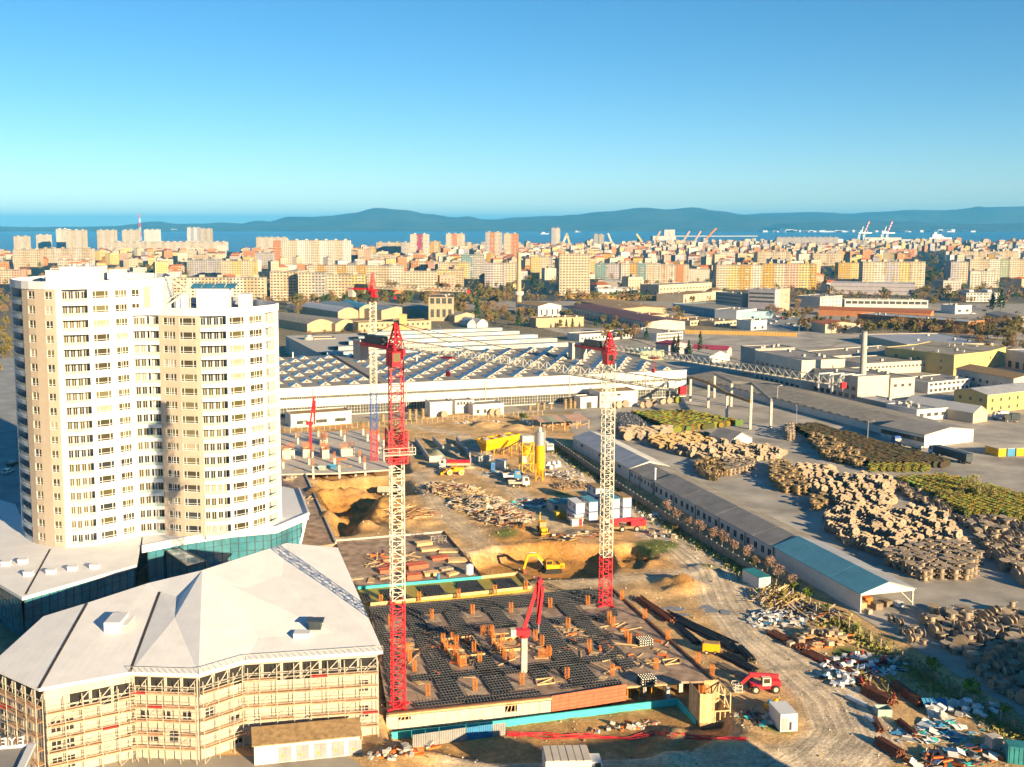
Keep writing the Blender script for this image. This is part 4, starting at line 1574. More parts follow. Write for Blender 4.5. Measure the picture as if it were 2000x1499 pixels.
def mast_section(w, h, m, r=0.09, name='mast_section'):
 b = MB()
 s = w / 2
 cs = [(-s, -s), (s, -s), (s, s), (-s, s)]
 for x, y in cs:
  b.bar((x, y, 0), (x, y, h), r * 1.5)
 for (x0, y0), (x1, y1) in zip(cs, cs[1:] + cs[:1]):
  b.bar((x0, y0, 0.02), (x1, y1, 0.02), r)
  b.bar((x0, y0, h / 2), (x1, y1, h / 2), r * 0.9)
  b.bar((x0, y0, 0), (x1, y1, h / 2), r * 0.9)
  b.bar((x1, y1, h / 2), (x0, y0, h), r * 0.9)
 return b.mesh(name, m)


def tower_crane(label, base, spans, zj, zhead, jib_len, jib_ang, cj_len, w=1.9, sleeve=None, bands=()):
 root = thing('tower_crane', label, 'crane', base)
 z0 = 0.0
 bf = MB()
 for a in (45, 135):
  c_, s_ = math.cos(rad(a)), math.sin(rad(a))
  bf.bar((-2.2 * c_, -2.2 * s_, 0.12), (2.2 * c_, 2.2 * s_, 0.12), 0.35, 0.3)
 bf.build('base_frame', 'red', root)
 meshes = {}
 z = 0.25
 for zt, m in spans:
  n = max(1, round((zt - z) / 2.6))
  h = (zt - z) / n
  me = mast_section(w, h, m, 0.1)
  for i in range(n):
   inst('mast_section', me, root, (0, 0, z + i * h), SITE)
  z = zt
 if sleeve:
  s0, s1 = sleeve
  b = MB()
  n = 2
  s = w / 2 + 0.45
  me = mast_section(w + 0.9, (s1 - s0) / 3, 'red', 0.16, 'climbing_cage')
  for i in range(3):
   inst('climbing_cage', me, root, (0, 0, s0 + i * (s1 - s0) / 3), SITE)
  pf = MB()
  q = s + 1.0
  for x0, x1, y0, y1 in ((-q, q, -q, -s), (-q, q, s, q), (-q, -s, -s, s), (s, q, -s, s)):
   pf.box(x0, x1, y0, y1, 0, 0.1)
  for x, y in ((-q, -q), (q, -q), (q, q), (-q, q), (0, -q), (0, q), (q, 0), (-q, 0)):
   pf.bar((x, y, 0), (x, y, 1.1), 0.07)
  for zz in (0.55, 1.1):
   for a, e in (((-q, -q), (q, -q)), ((q, -q), (q, q)), ((q, q), (-q, q)), ((-q, q), (-q, -q))):
    pf.bar((*a, zz), (*e, zz), 0.06)
  o = pf.build('work_platform', 'crwhite', root, (0, 0, s0 + 1.5))
  o.rotation_euler = (0, 0, SITE)
 # turntable, tower head, cab
 top = MB().tube((0, 0, zj - 1.6), (0, 0, zj - 0.9), w * 0.62, 12).box(-w * 0.55, w * 0.55, -w * 0.55, w * 0.55, zj - 0.9, zj + 0.15)
 top.build('turntable', 'red', root, None).rotation_euler = (0, 0, jib_ang)
 hd = MB()
 s = w * 0.48
 for x, y in ((-s, -s), (s, -s), (s, s), (-s, s)):
  hd.bar((x, y, zj), (x * 0.12, y * 0.12, zhead), 0.22)
 nn = 5
 for k in range(nn):
  t = k / nn
  zz = lerp(zj, zhead, t)
  sc = lerp(1, 0.12, t) * s
  t2 = (k + 1) / nn
  sc2 = lerp(1, 0.12, t2) * s
  z2 = lerp(zj, zhead, t2)
  cs = [(-1, -1), (1, -1), (1, 1), (-1, 1)]
  for (x0, y0), (x1, y1) in zip(cs, cs[1:] + cs[:1]):
   hd.bar((x0 * sc, y0 * sc, zz), (x1 * sc2, y1 * sc2, z2), 0.12)
   hd.bar((x0 * sc, y0 * sc, zz), (x1 * sc, y1 * sc, zz), 0.12)
 hd.build('tower_head', 'red', root).rotation_euler = (0, 0, jib_ang)
 cb = MB().box(w * 0.6, w * 0.6 + 1.6, -w * 0.5 - 1.6, -w * 0.5 - 0.1, zj - 2.3, zj - 0.2)
 cbo = cb.build('cab', 'red', root)
 cbo.rotation_euler = (0, 0, jib_ang)
 MB().box(w * 0.6 + 1.58, w * 0.6 + 1.64, -w * 0.5 - 1.45, -w * 0.5 - 0.25, zj - 1.6, zj - 0.4).build('window', 'glass', cbo)
 # jib in truss sections
 n = round(jib_len / 3.0)
 st = jib_len / n
 jb = MB()
 hw, hh = 0.6, 1.15
 for y in (-hw, hw):
  jb.bar((0, y, 0), (st, y, 0), 0.1)
 jb.bar((0, 0, hh), (st, 0, hh), 0.1)
 for k in range(2):
  x0, x1, x2 = st * k / 2, st * (k + 0.5) / 2, st * (k + 1) / 2
  for y in (-hw, hw):
   jb.bar((x0, y, 0), (x1, 0, hh), 0.055)
   jb.bar((x1, 0, hh), (x2, y, 0), 0.055)
  jb.bar((x0, -hw, 0), (x0, hw, 0), 0.08)
  jb.bar((x0, -hw, 0), (x2, hw, 0), 0.06)
 jw, jr = jb.mesh('jib_section', 'crwhite'), jb.mesh('jib_section', 'red')
 ca, sa = math.cos(jib_ang), math.sin(jib_ang)
 for i in range(n):
  d = w * 0.5 + i * st
  inst('jib_section', jr if i in bands else jw, root, (ca * d, sa * d, zj + 0.2), jib_ang)
 d = w * 0.5 + jib_len
 tp = MB().box(0, 0.35, -0.5, 0.5, -0.3, 0.55).build('jib_tip', 'red', root, (ca * d, sa * d, zj + 0.2))
 tp.rotation_euler = (0, 0, jib_ang)
 # counter jib, machinery, ballast
 cj = MB()
 for y in (-0.7, 0.7):
  cj.bar((0, y, 0), (-cj_len, y, 0), 0.2, 0.55)
 for i in range(6):
  cj.bar((-cj_len * i / 5, -0.7, 0), (-cj_len * i / 5, 0.7, 0), 0.12)
 cj.box(-cj_len, 0, -0.7, 0.7, -0.06, 0.0)
 o = cj.build('counter_jib', 'red', root, (0, 0, zj))
 o.rotation_euler = (0, 0, jib_ang)
 o = MB().box(-cj_len * 0.72, -cj_len * 0.28, -0.6, 0.6, 0.3, 1.5).build('winch_house', 'steel_dk', root, (0, 0, zj))
 o.rotation_euler = (0, 0, jib_ang)
 cw = MB().box(0, 0.55, -0.8, 0.8, -2.6, 0.6).mesh('counterweight', 'conc_l')
 for i in range(3):
  dd = -(cj_len - 0.2) + i * 0.62
  inst('counterweight', cw, root, (ca * dd, sa * dd, zj), jib_ang)
 # tie ropes
 for name, dd in (('tie_rope', w * 0.5 + jib_len * 0.30), ('tie_rope', w * 0.5 + jib_len * 0.72), ('tie_rope', -cj_len * 0.9)):
  b = MB()
  zt = zj + (1.45 if dd > 0 else 0.4)
  b.bar((0, 0, zhead), (ca * dd, sa * dd, zt), 0.07)
  b.build(name, 'steel_dk', root)
 dt = w * 0.5 + jib_len * 0.22
 tr = MB().box(-0.8, 0.8, -0.7, 0.7, -0.35, -0.12).build('trolley', 'red', root, (ca * dt, sa * dt, zj + 0.1))
 tr.rotation_euler = (0, 0, jib_ang)
 hk = MB().bar((-0.2, 0, -0.3), (-0.2, 0, -2.2), 0.04).bar((0.2, 0, -0.3), (0.2, 0, -2.2), 0.04).box(-0.35, 0.35, -0.15, 0.15, -2.9, -2.2)
 hk.build('hook_block', 'red', tr)
 return root


def crane_at(u, vb, zb, jt, jz, cj, label, spans_v, vhead, w=1.9, sleeve_v=None, jib_to=None):
 base = P(u, vb, zb)
 Y = base.y
 zv = lambda v: CAM_Z - (v - EYE) * Y / (F_PX / CP) * 1.0 - zb
 tip = P(jib_to[0], jib_to[1], jz)
 d = tip - base
 ang = math.atan2(d.y, d.x)
 L = math.hypot(d.x, d.y) - w / 2
 sp = [(zv(v), m) for v, m in spans_v]
 return tower_crane(label, base, sp, jz - zb, zv(vhead), L, ang, cj, w, None if not sleeve_v else (zv(sleeve_v[0]), zv(sleeve_v[1])))


crane_at(778, 1382, DZ, None, 56.6, 10.5, 'nearest tower crane, red foot on the front left of the deck and red climbing cage', [(1195, 'red'), (912, 'crwhite'), (705, 'red')], 632, 1.9, (912, 845), (1330, 768))
crane_at(1182, 1182, DZ, None, 51.0, 10.0, 'white tower crane with red foot at the right back corner of the deck', [(1105, 'red'), (712, 'crwhite')], 650, 1.9, None, (1645, 757))
crane_at(731, 905, 0.2, None, 55.0, 9.0, 'farthest tower crane with red, blue and white mast behind the tower site', [(845, 'red'), (770, 'blue'), (590, 'crwhite')], 533, 1.9, None, (914, 572))


def placing_boom(label, base, col_h, arm1, arm2, yaw, r=0.5, colm='conc'):
 root = thing('concrete_pump_boom', label, 'concrete pump', base, yaw)
 MB().box(-r, r, -r, r, 0, col_h).build('column', colm, root)
 MB().tube((0, 0, col_h), (0, 0, col_h + 0.5), r * 1.5, 12).box(-1.4, 0.9, -0.7, 0.7, col_h + 0.5, col_h + 1.4).build('turret', 'red', root)
 MB().box(-2.3, -1.45, -0.6, 0.6, col_h + 0.4, col_h + 1.5).build('ballast_box', 'crwhite', root)
 z = col_h + 1.2
 x1, z1 = arm1
 a1 = MB()
 a1.bar((0, 0.28, z), (x1, 0.28, z + z1), 0.36, 0.6)
 a1.build('boom_arm', 'red', root)
 x2, z2 = arm2
 a2 = MB()
 a2.bar((x1, -0.1, z + z1), (x2, -0.1, z2), 0.32, 0.5)
 a2.build('boom_arm', 'red', root)
 a3 = MB().bar((x2 + 0.05, -0.5, z2), (x1 + 0.5, -0.5, z + z1 - 0.8), 0.26, 0.42)
 a3.build('boom_arm', 'red', root)
 kn = MB().tube((x1, -0.8, z + z1), (x1, 0.8, z + z1), 0.45, 10)
 kn.build('boom_joint', 'red', root)
 pp = MB().tube((0.1, 0.62, z), (x1, 0.62, z + z1), 0.09, 6)
 pp.tube((x2, -0.8, z2), (x2, -0.8, z2 - 1.4), 0.1, 6)
 pp.build('delivery_pipe', 'steel', root)
 return root


b0 = P(1023, 1312, DZ)
placing_boom('red folded concrete placing boom on a grey column in the middle of the deck', b0, 6.0, (2.6, 8.4), (2.3, 8.3), 0.15)
b1 = P(607, 880, 2.0)
placing_boom('small red concrete placing boom on the far building site beside the tower', b1, 8.0, (1.2, 8.0), (1.3, 8.6), 0.1, 0.4, 'red')
# ------------------------------------------------------------------ vehicles and machines


def gz(x, y):
 return ground_h(x, y)


def G(u, v, dz=0.0):
 """a place on the real ground near the picture place (u, v)"""
 p = P(u, v, 0)
 for _ in range(3):
  p = P(u, v, gz(p.x, p.y))
 p.z += dz
 return p


WHEELS = {}


def wheel(parent, x, y, r, w=0.35, rimm='rim', tyre='tyre'):
 key = (round(r, 2), w, rimm, tyre)
 if key not in WHEELS:
  t = MB().tube((0, -w / 2, 0), (0, w / 2, 0), r, 14).mesh('tyre', tyre)
  rm = MB().tube((0, -w / 2 - 0.02, 0), (0, w / 2 + 0.02, 0), r * 0.58, 10).mesh('rim', rimm)
  WHEELS[key] = (t, rm)
 t, rm = WHEELS[key]
 o = inst('wheel', t, parent, (x, y, r))
 inst('rim', rm, o)
 return o


def truck_cab(root, x0, x1, w, z0, z1, m, face=1):
 c = MB()
 d = x1 - x0
 xs = [(x0, z0), (x1, z0), (x1 - 0.05 * face * d, (z0 + z1) / 2), (x1 - 0.16 * d, z1), (x0, z1)]
 lo = [(x, -w / 2, z) for x, z in xs]
 hi = [(x, w / 2, z) for x, z in xs]
 n = len(xs)
 c.add(lo + hi, [tuple(range(n)), tuple(range(2 * n - 1, n - 1, -1))] + [(i, n + i, n + (i + 1) % n, (i + 1) % n) for i in range(n)])
 co = c.build('cab', m, root)
 g = MB()
 zm = (z0 + z1) / 2
 xa, xb = x1 - 0.05 * d, x1 - 0.16 * d
 g.face([(xa + 0.02, -w * 0.44, zm + 0.1), (xa + 0.02, w * 0.44, zm + 0.1), (xb + 0.05, w * 0.44, z1 - 0.12), (xb + 0.05, -w * 0.44, z1 - 0.12)])
 for s in (-1, 1):
  g.face([(x0 + 0.3 * d, s * (w / 2 + 0.012), zm), (x1 - 0.2 * d, s * (w / 2 + 0.012), zm), (x1 - 0.26 * d, s * (w / 2 + 0.012), z1 - 0.15), (x0 + 0.3 * d, s * (w / 2 + 0.012), z1 - 0.15)])
 g.build('window', 'glass', co)
 b = MB().box(x1 - 0.02, x1 + 0.1, -w / 2, w / 2, z0 - 0.05, z0 + 0.3)
 b.build('bumper', 'steel_dk', root)
 return co


def truck(label, loc, yaw, L=8.0, cabm='white', bed='tipper', bedm='tan', tarp=None, axles=(0.9, 5.2, 6.5), group=None, name='truck', cat='truck'):
 root = thing(name, label, cat, loc, yaw, group)       # front towards +x
 MB().box(0.2, L - 0.3, -0.45, 0.45, 0.75, 1.0).build('chassis', 'steel_dk', root)
 truck_cab(root, L - 2.0, L, 2.4, 0.75, 2.95, cabm)
 x1 = L - 2.25
 if bed == 'tipper':
  b = MB()
  b.box(0, x1, -1.2, 1.2, 1.1, 1.2)
  for y0, y1 in ((-1.25, -1.16), (1.16, 1.25)):
   b.box(0, x1, y0, y1, 1.2, 2.3)
   for k in range(6):
    x = 0.2 + k * (x1 - 0.4) / 5
    yy = y0 - 0.08 if y0 < 0 else y1
    b.box(x - 0.05, x + 0.05, yy, yy + 0.08, 1.15, 2.3)
  b.box(-0.08, 0.0, -1.25, 1.25, 1.15, 2.25)
  b.box(x1, x1 + 0.09, -1.25, 1.25, 1.1, 2.6)
  b.build('tipper_body', bedm, root)
  if tarp:
   t = MB()
   ys = [-1.3, -0.7, 0, 0.7, 1.3]
   zs = [2.35, 2.6, 2.68, 2.6, 2.35]
   for i in range(4):
    t.face([(0, ys[i], zs[i]), (x1, ys[i], zs[i]), (x1, ys[i + 1], zs[i + 1]), (0, ys[i + 1], zs[i + 1])])
   t.box(0, x1, -1.34, -1.3, 1.9, 2.36)
   t.box(0, x1, 1.3, 1.34, 1.9, 2.36)
   t.build('tarpaulin', tarp, root)
  else:
   MB().box(0.1, x1 - 0.1, -1.1, 1.1, 1.25, 1.7).build('load', 'wood_d', root)
 elif bed == 'flat':
  b = MB().box(0, x1, -1.2, 1.2, 1.05, 1.2)
  for y0 in (-1.24, 1.16):
   b.box(0, x1, y0, y0 + 0.08, 1.2, 1.65)
  b.box(-0.06, 0, -1.24, 1.24, 1.2, 1.65).box(x1, x1 + 0.08, -1.24, 1.24, 1.05, 2.2)
  b.build('flatbed', bedm, root)
 elif bed == 'mixer':
  b = MB()
  rr = [(0.1, 0.5), (1.0, 1.0), (2.4, 1.15), (3.8, 0.95), (4.6, 0.6)]
  for (xa, ra), (xb, rb_) in zip(rr, rr[1:]):
   b.tube((xa, 0, 2.2 - xa * 0.08), (xb, 0, 2.2 - xb * 0.08), ra, 12, rb_)
  b.build('mixer_drum', bedm, root)
  MB().box(-0.3, 0.3, -0.4, 0.4, 1.0, 2.0).build('chute', 'steel', root)
 elif bed == 'box':
  MB().box(0, x1, -1.25, 1.25, 1.05, 3.4).build('cargo_box', bedm, root)
 for x in axles:
  for y in (-1.0, 1.0):
   wheel(root, L - x if x < 2 else L - x, y, 0.5)
 return root


p = G(766, 968)
truck('white-cabbed tipper lorry with beige body by the sand heap', G(738, 967), 0.0, 8.2, 'white', 'tipper', 'tan')
truck('white-cabbed lorry with its load under a bright red tarpaulin', G(918, 915), rad(180), 9.5, 'white', 'tipper', 'tan', 'red')
truck('beige flatbed lorry with a white cab below the yellow silo', G(993, 951), rad(4), 6.0, 'white', 'flat', 'tan', axles=(0.9, 4.6))
truck('blue flatbed van parked behind the beige flatbed lorry', G(983, 938), rad(3), 5.2, 'skyblue', 'flat', 'white', axles=(0.9, 4.0))
truck('white concrete mixer lorry coming head-on along the fence road', G(1073, 884) + E2 * 6, rad(-75), 7.0, 'white', 'mixer', 'crwhite', name='mixer_truck')

# yellow wheel loader in front of the red-tarped lorry
wl = thing('wheel_loader', 'yellow wheel loader with big dusty tyres standing before the red tarpaulin', 'loader', G(907, 927), rad(180))
MB().box(0, 3.0, -1.0, 1.0, 1.0, 2.3).box(2.6, 3.3, -0.9, 0.9, 0.9, 1.9).build('engine_body', 'yellow', wl)
MB().box(3.3, 5.6, -0.7, 0.7, 1.0, 1.6).build('front_frame', 'yellow', wl)
c = MB().box(2.4, 3.9, -0.8, 0.8, 2.3, 2.4).box(2.35, 3.95, -0.85, 0.85, 3.4, 3.5)
for x in (2.45, 3.85):
 for y in (-0.75, 0.75):
  c.bar((x, y, 2.4), (x, y, 3.4), 0.1)
c.build('cab', 'yellow', wl)
a = MB()
for y in (-0.7, 0.7):
 a.bar((4.0, y, 1.8), (6.4, y, 0.7), 0.22, 0.3)
a.build('lift_arm', 'yellow', wl)
bk = MB()
bk.box(6.3, 6.4, -1.4, 1.4, 0.15, 1.2).box(6.4, 7.2, -1.4, 1.4, 0.1, 0.2).box(6.4, 7.1, -1.4, -1.32, 0.2, 0.9).box(6.4, 7.1, 1.32, 1.4, 0.2, 0.9)
bk.build('bucket', 'yellow', wl)
for x in (0.9, 4.4):
 for y in (-1.1, 1.1):
  wheel(wl, x, y, 0.85, 0.6, 'yellow', 'rim')

# ------------------------------------------------------------------ red mobile crane
mc = thing('mobile_crane', 'red two-axle mobile crane with lowered telescopic boom beside the site cabins', 'crane', G(1257, 1036), rad(180) + rad(5))
MB().box(0.2, 8.2, -1.15, 1.15, 0.8, 1.35).build('chassis', 'moss', mc)
for x in (2.0, 5.6):
 for y in (-1.1, 1.1):
  wheel(mc, x, y, 0.72, 0.5)
cabb = MB().box(6.3, 8.4, -1.2, 0.2, 1.0, 2.5).build('driver_cab', 'red', mc)
MB().box(6.8, 8.0, -1.23, -1.2, 1.7, 2.35).box(8.4, 8.43, -1.1, 0.1, 1.7, 2.35).build('window', 'glass', cabb)
up = MB().box(0.2, 3.4, -1.1, 1.1, 1.4, 2.6).box(-0.4, 0.6, -1.0, 1.0, 1.5, 2.9).build('superstructure', 'red', mc)
oc = MB().box(2.5, 4.1, -1.15, -0.2, 1.5, 3.1).build('operator_cab', 'red', mc)
MB().box(2.8, 3.8, -1.18, -1.15, 2.1, 2.95).build('window', 'crwhite', oc)
MB().bar((0.6, 0.3, 2.9), (8.6, 0.3, 2.7), 0.7, 0.8).build('boom', 'red', mc)
MB().bar((8.6, 0.3, 2.7), (9.6, 0.3, 2.6), 0.5, 0.6).build('boom_tip', 'crwhite', mc)
MB().box(-0.1, 0.3, -1.25, 1.25, 0.7, 1.4).build('outrigger_box', 'yellow', mc)

# ------------------------------------------------------------------ yellow excavator in the trench
p = G(1078, 1117)
ex = thing('excavator', 'yellow tracked excavator digging in the trench before the deck', 'excavator', p, rad(190))
tr = MB()
for y in (-1.3, 1.3):
 pts = [(-1.9, 0.15), (-1.6, 0.0), (1.6, 0.0), (2.0, 0.2), (2.0, 0.7), (1.6, 0.9), (-1.6, 0.9), (-1.9, 0.75)]
 lo = [(x, y - 0.3, z) for x, z in pts]
 hi = [(x, y + 0.3, z) for x, z in pts]
 n = len(pts)
 t = MB()
 t.add(lo + hi, [tuple(range(n)), tuple(range(2 * n - 1, n - 1, -1))] + [(i, n + i, n + (i + 1) % n, (i + 1) % n) for i in range(n)])
 t.build('track', 'tyre', ex)
MB().box(-2.4, 1.6, -1.3, 1.3, 1.05, 1.9).box(-2.6, -1.5, -1.3, 1.3, 1.1, 2.2).build('house', 'yellow', ex)
cb = MB().box(0.2, 1.7, 0.3, 1.3, 1.9, 3.0).build('cab', 'yellow', ex)
MB().box(0.3, 1.6, 1.3, 1.33, 2.1, 2.9).box(1.7, 1.73, 0.4, 1.2, 2.0, 2.9).box(0.3, 1.6, 0.27, 0.3, 2.1, 2.9).build('window', 'glass', cb)
bm_ = MB()
bm_.bar((1.3, 0, 1.6), (3.6, 0, 4.3), 0.45, 0.6)
bm_.bar((3.5, 0, 4.25), (5.6, 0, 4.1), 0.42, 0.5)
bm_.build('boom', 'yellow', ex)
MB().bar((5.5, 0, 4.3), (6.6, 0, 1.0), 0.35, 0.5).build('stick', 'yellow', ex)
bk = MB()
bk.add([(6.1, -0.55, 0.9), (6.9, -0.55, 1.0), (6.7, -0.55, 0.1), (5.9, -0.55, -0.1), (6.1, 0.55, 0.9), (6.9, 0.55, 1.0), (6.7, 0.55, 0.1), (5.9, 0.55, -0.1)], [(0, 1, 2, 3), (7, 6, 5, 4), (0, 4, 5, 1), (1, 5, 6, 2), (2, 6, 7, 3)])
bk.build('bucket', 'rust', ex)
MB().tube((2.0, 0.35, 1.6), (3.5, 0.3, 3.6), 0.1, 6).tube((3.7, 0, 4.6), (5.3, 0, 4.7), 0.1, 6).build('hydraulic_ram', 'steel', ex)

# ------------------------------------------------------------------ backhoe loader by the scrap timber
bh = thing('backhoe_loader', 'yellow and dark backhoe loader seen from the front beside orange shrubs', 'loader', G(1060, 1042), rad(-80))
MB().box(-2.0, 1.6, -0.8, 0.8, 0.8, 1.6).build('body', 'yellow', bh)
c = MB().box(-1.4, 0.4, -0.8, 0.8, 1.6, 1.7).box(-1.5, 0.5, -0.85, 0.85, 2.8, 2.9)
for x in (-1.35, 0.35):
 for y in (-0.75, 0.75):
  c.bar((x, y, 1.7), (x, y, 2.8), 0.1)
c = c.build('cab', 'yellow', bh)
MB().box(-1.3, 0.3, -0.78, -0.76, 1.75, 2.75).box(-1.3, 0.3, 0.76, 0.78, 1.75, 2.75).box(0.36, 0.38, -0.7, 0.7, 1.75, 2.75).build('window', 'glass', c)
MB().bar((1.4, -0.6, 1.2), (2.9, -0.6, 0.5), 0.18).bar((1.4, 0.6, 1.2), (2.9, 0.6, 0.5), 0.18).build('lift_arm', 'yellow', bh)
MB().box(2.8, 2.9, -1.1, 1.1, 0.1, 0.9).box(2.9, 3.5, -1.1, 1.1, 0.05, 0.15).build('bucket', 'yellow', bh)
MB().bar((-2.0, 0, 1.2), (-3.0, 0, 3.6), 0.25, 0.35).bar((-3.0, 0, 3.6), (-2.4, 0, 4.6), 0.22, 0.3).build('rear_arm', 'yellow', bh)
for x, r in ((-1.0, 0.8), (1.2, 0.5)):
 for y in (-0.95, 0.95):
  wheel(bh, x, y, r, 0.4)

# ------------------------------------------------------------------ red telehandler
p = G(1521, 1349)
th = thing('telehandler', 'red telehandler with white cab and cage forks by the haul road', 'telehandler', p, rad(180) + rad(4))
MB().box(0.2, 4.6, -0.9, 0.9, 0.7, 1.35).box(0.0, 1.6, -1.0, 0.9, 1.0, 1.9).build('chassis', 'red', th)
tc = MB().box(1.7, 3.1, 0.25, 1.1, 1.3, 2.6).build('cab', 'crwhite', th)
MB().box(1.9, 2.9, 1.1, 1.13, 1.75, 2.5).box(3.1, 3.13, 0.35, 1.0, 1.6, 2.5).build('window', 'glass', tc)
bo = MB().bar((0.1, -0.2, 2.35), (4.9, -0.2, 2.75), 0.6, 0.6).build('boom', 'red', th)
MB().bar((4.6, -0.2, 2.72), (6.2, -0.2, 1.3), 0.4, 0.5).build('boom_head', 'red', th)
fk = MB()
for y in (-1.0, 0.8):
 for x in (6.3, 7.5):
  fk.bar((x, y, 0.3), (x, y, 1.4), 0.09)
for z in (0.3, 0.85, 1.4):
 fk.bar((6.3, -1, z), (7.5, -1, z), 0.09).bar((6.3, 0.8, z), (7.5, 0.8, z), 0.09).bar((6.3, -1, z), (6.3, 0.8, z), 0.09).bar((7.5, -1, z), (7.5, 0.8, z), 0.09)
fk.box(6.3, 7.5, -1, 0.8, 0.24, 0.3)
fk.build('fork_cage', 'crwhite', th)
for x in (0.9, 4.2):
 for y in (-0.95, 1.0):
  wheel(th, x, y, 0.66, 0.42)

# ------------------------------------------------------------------ concrete batching plant
p = G(1054, 938)
si = thing('cement_silo', 'tall yellow cement silo with grey top and lattice legs', 'silo', p)
r = 1.45
top = CAM_Z - (848 - EYE) * p.y / 2113.0
hb = 3.6
MB().tube((0, 0, hb), (0, 0, top * 0.72), r, 18).build('silo_shell', 'yellow', si)
MB().tube((0, 0, top * 0.72), (0, 0, top - 0.2), r * 1.003, 18).build('silo_top', 'steel', si)
MB().tube((0, 0, 1.4), (0, 0, hb), 0.3, 18, r).build('cone', 'yellow', si)
lg = MB().box(-0.14, 0.14, -0.14, 0.14, 0, hb + 1.5).mesh('leg', 'yellow')
for a in range(4):
 inst('leg', lg, si, (r * 0.95 * math.cos(a * math.pi / 2 + 0.6), r * 0.95 * math.sin(a * math.pi / 2 + 0.6), 0))
b = MB()
for a in range(4):
 a0, a1 = a * math.pi / 2 + 0.6, (a + 1) * math.pi / 2 + 0.6
 b.bar((r * math.cos(a0), r * math.sin(a0), 0.2), (r * math.cos(a1), r * math.sin(a1), hb), 0.12)
 b.bar((r * math.cos(a1), r * math.sin(a1), 0.2), (r * math.cos(a0), r * math.sin(a0), hb), 0.12)
b.build('brace', 'yellow', si)
b = MB()
for a in range(10):
 an = a * math.pi / 5
 b.bar((r * math.cos(an), r * math.sin(an), top - 0.2), (r * math.cos(an), r * math.sin(an), top + 0.9), 0.06)
 a2 = an + math.pi / 5
 b.bar((r * math.cos(an), r * math.sin(an), top + 0.85), (r * math.cos(a2), r * math.sin(a2), top + 0.85), 0.06)
b.build('top_rail', 'steel', si)
MB().tube((0, 0, top - 0.2), (0, 0, top + 1.1), 0.5, 10).build('filter', 'crwhite', si)
ld = MB()
for x in (-0.2, 0.2):
 ld.bar((r + 0.1, x, 0.5), (r + 0.1, x, top), 0.05)
ld.build('ladder', 'crwhite', si)

A, B = P(950, 876, 3.2), P(1016, 862, 3.2)
ang = math.atan2(B.y - A.y, B.x - A.x)
L = (B - A).length
hp = thing('aggregate_hopper', 'long yellow aggregate hopper of the concrete plant with gravel heaped inside', 'hopper', (A.x, A.y, 0), ang)
b = MB()
lo = [(0.8, 1.0, 2.0), (L - 0.8, 1.0, 2.0), (L - 0.8, 3.0, 2.0), (0.8, 3.0, 2.0)]
hi = [(0, 0, 4.6), (L, 0, 4.6), (L, 4.2, 4.6), (0, 4.2, 4.6)]
hh = [(x, y, 5.7) for x, y, z in hi]
b.add(lo + hi + hh, [(0, 1, 5, 4), (1, 2, 6, 5), (2, 3, 7, 6), (3, 0, 4, 7), (4, 5, 9, 8), (5, 6, 10, 9), (6, 7, 11, 10), (7, 4, 8, 11), (3, 2, 1, 0)])
b.build('bin', 'yellow', hp)
gv = MB()
M['gravel'] = mat('crushed_stone', (0.30, 0.29, 0.27), 0.95, 0.3, 2.0, bump=0.4)
M['gravel_t'] = mat('tan_sand', (0.50, 0.38, 0.25), 0.95, 0.2, 2.0, bump=0.3)
for k in range(4):
 xc = L * (k + 0.5) / 4
 gv.tube((xc, 2.1, 4.9), (xc, 2.1, 6.3 - (k % 2) * 0.5), L / 7, 9, 0.2)
gv.build('gravel_fill', 'gravel', hp)
pm = MB().box(-0.02, 0.02, 0.05, 4.15, 4.6, 5.8).mesh('partition', 'yellow')
for k in range(1, 4):
 inst('partition', pm, hp, (L * k / 4, 0, 0))
lg = MB().box(-0.13, 0.13, -0.13, 0.13, 0, 3.4).mesh('leg', 'yellow')
for k in range(5):
 for y in (0.9, 3.2):
  inst('leg', lg, hp, (0.9 + k * (L - 1.8) / 4, y, 0))
# conveyor and mixer tower
a, e = G(975, 893), P(1019, 862, 0) 
a = P(977, 888, 0)
cv = thing('belt_conveyor', 'sloping belt conveyor under the yellow hopper leading to the mixer tower', 'conveyor', a)
d = P(1022, 893, 0) - a
MB().bar((0, 0, 0.9), (d.x, d.y, 6.2), 1.1, 0.3).build('belt_frame', 'steel_dk', cv)
b = MB()
for t in (0.15, 0.5, 0.85):
 for s in (-0.5, 0.5):
  b.bar((d.x * t, d.y * t + s, 0), (d.x * t, d.y * t + s, 0.9 + 5.3 * t), 0.15)
b.build('trestle', 'yellow', cv, kind='stuff')
p = G(1028, 922)
mt = thing('mixer_tower', 'yellow open steel mixer tower between hopper and silo', 'tower', p, SITE)
b = MB()
for x in (-1.8, 1.8):
 for y in (-1.5, 1.5):
  b.bar((x, y, 0), (x, y, 9.5), 0.25)
for z in (3.0, 6.0, 9.4):
 for a, e in (((-1.8, -1.5), (1.8, -1.5)), ((1.8, -1.5), (1.8, 1.5)), ((1.8, 1.5), (-1.8, 1.5)), ((-1.8, 1.5), (-1.8, -1.5))):
  b.bar((*a, z), (*e, z), 0.2)
for z in (0, 3.0, 6.0):
 b.bar((-1.8, -1.5, z), (1.8, -1.5, z + 3), 0.12).bar((1.8, -1.5, z), (-1.8, -1.5, z + 3), 0.12).bar((1.8, -1.5, z), (1.8, 1.5, z + 3), 0.12)
b.build('frame', 'yellow', mt)
MB().tube((0, 0, 6.1), (0, 0, 8.2), 1.2, 12).tube((0, 0, 4.6), (0, 0, 6.1), 0.4, 12, 1.2).build('mixer_drum', 'yellow', mt)
MB().box(-1.7, 1.7, -1.4, 1.4, 9.5, 11.3).build('motor_house', 'crwhite', mt)
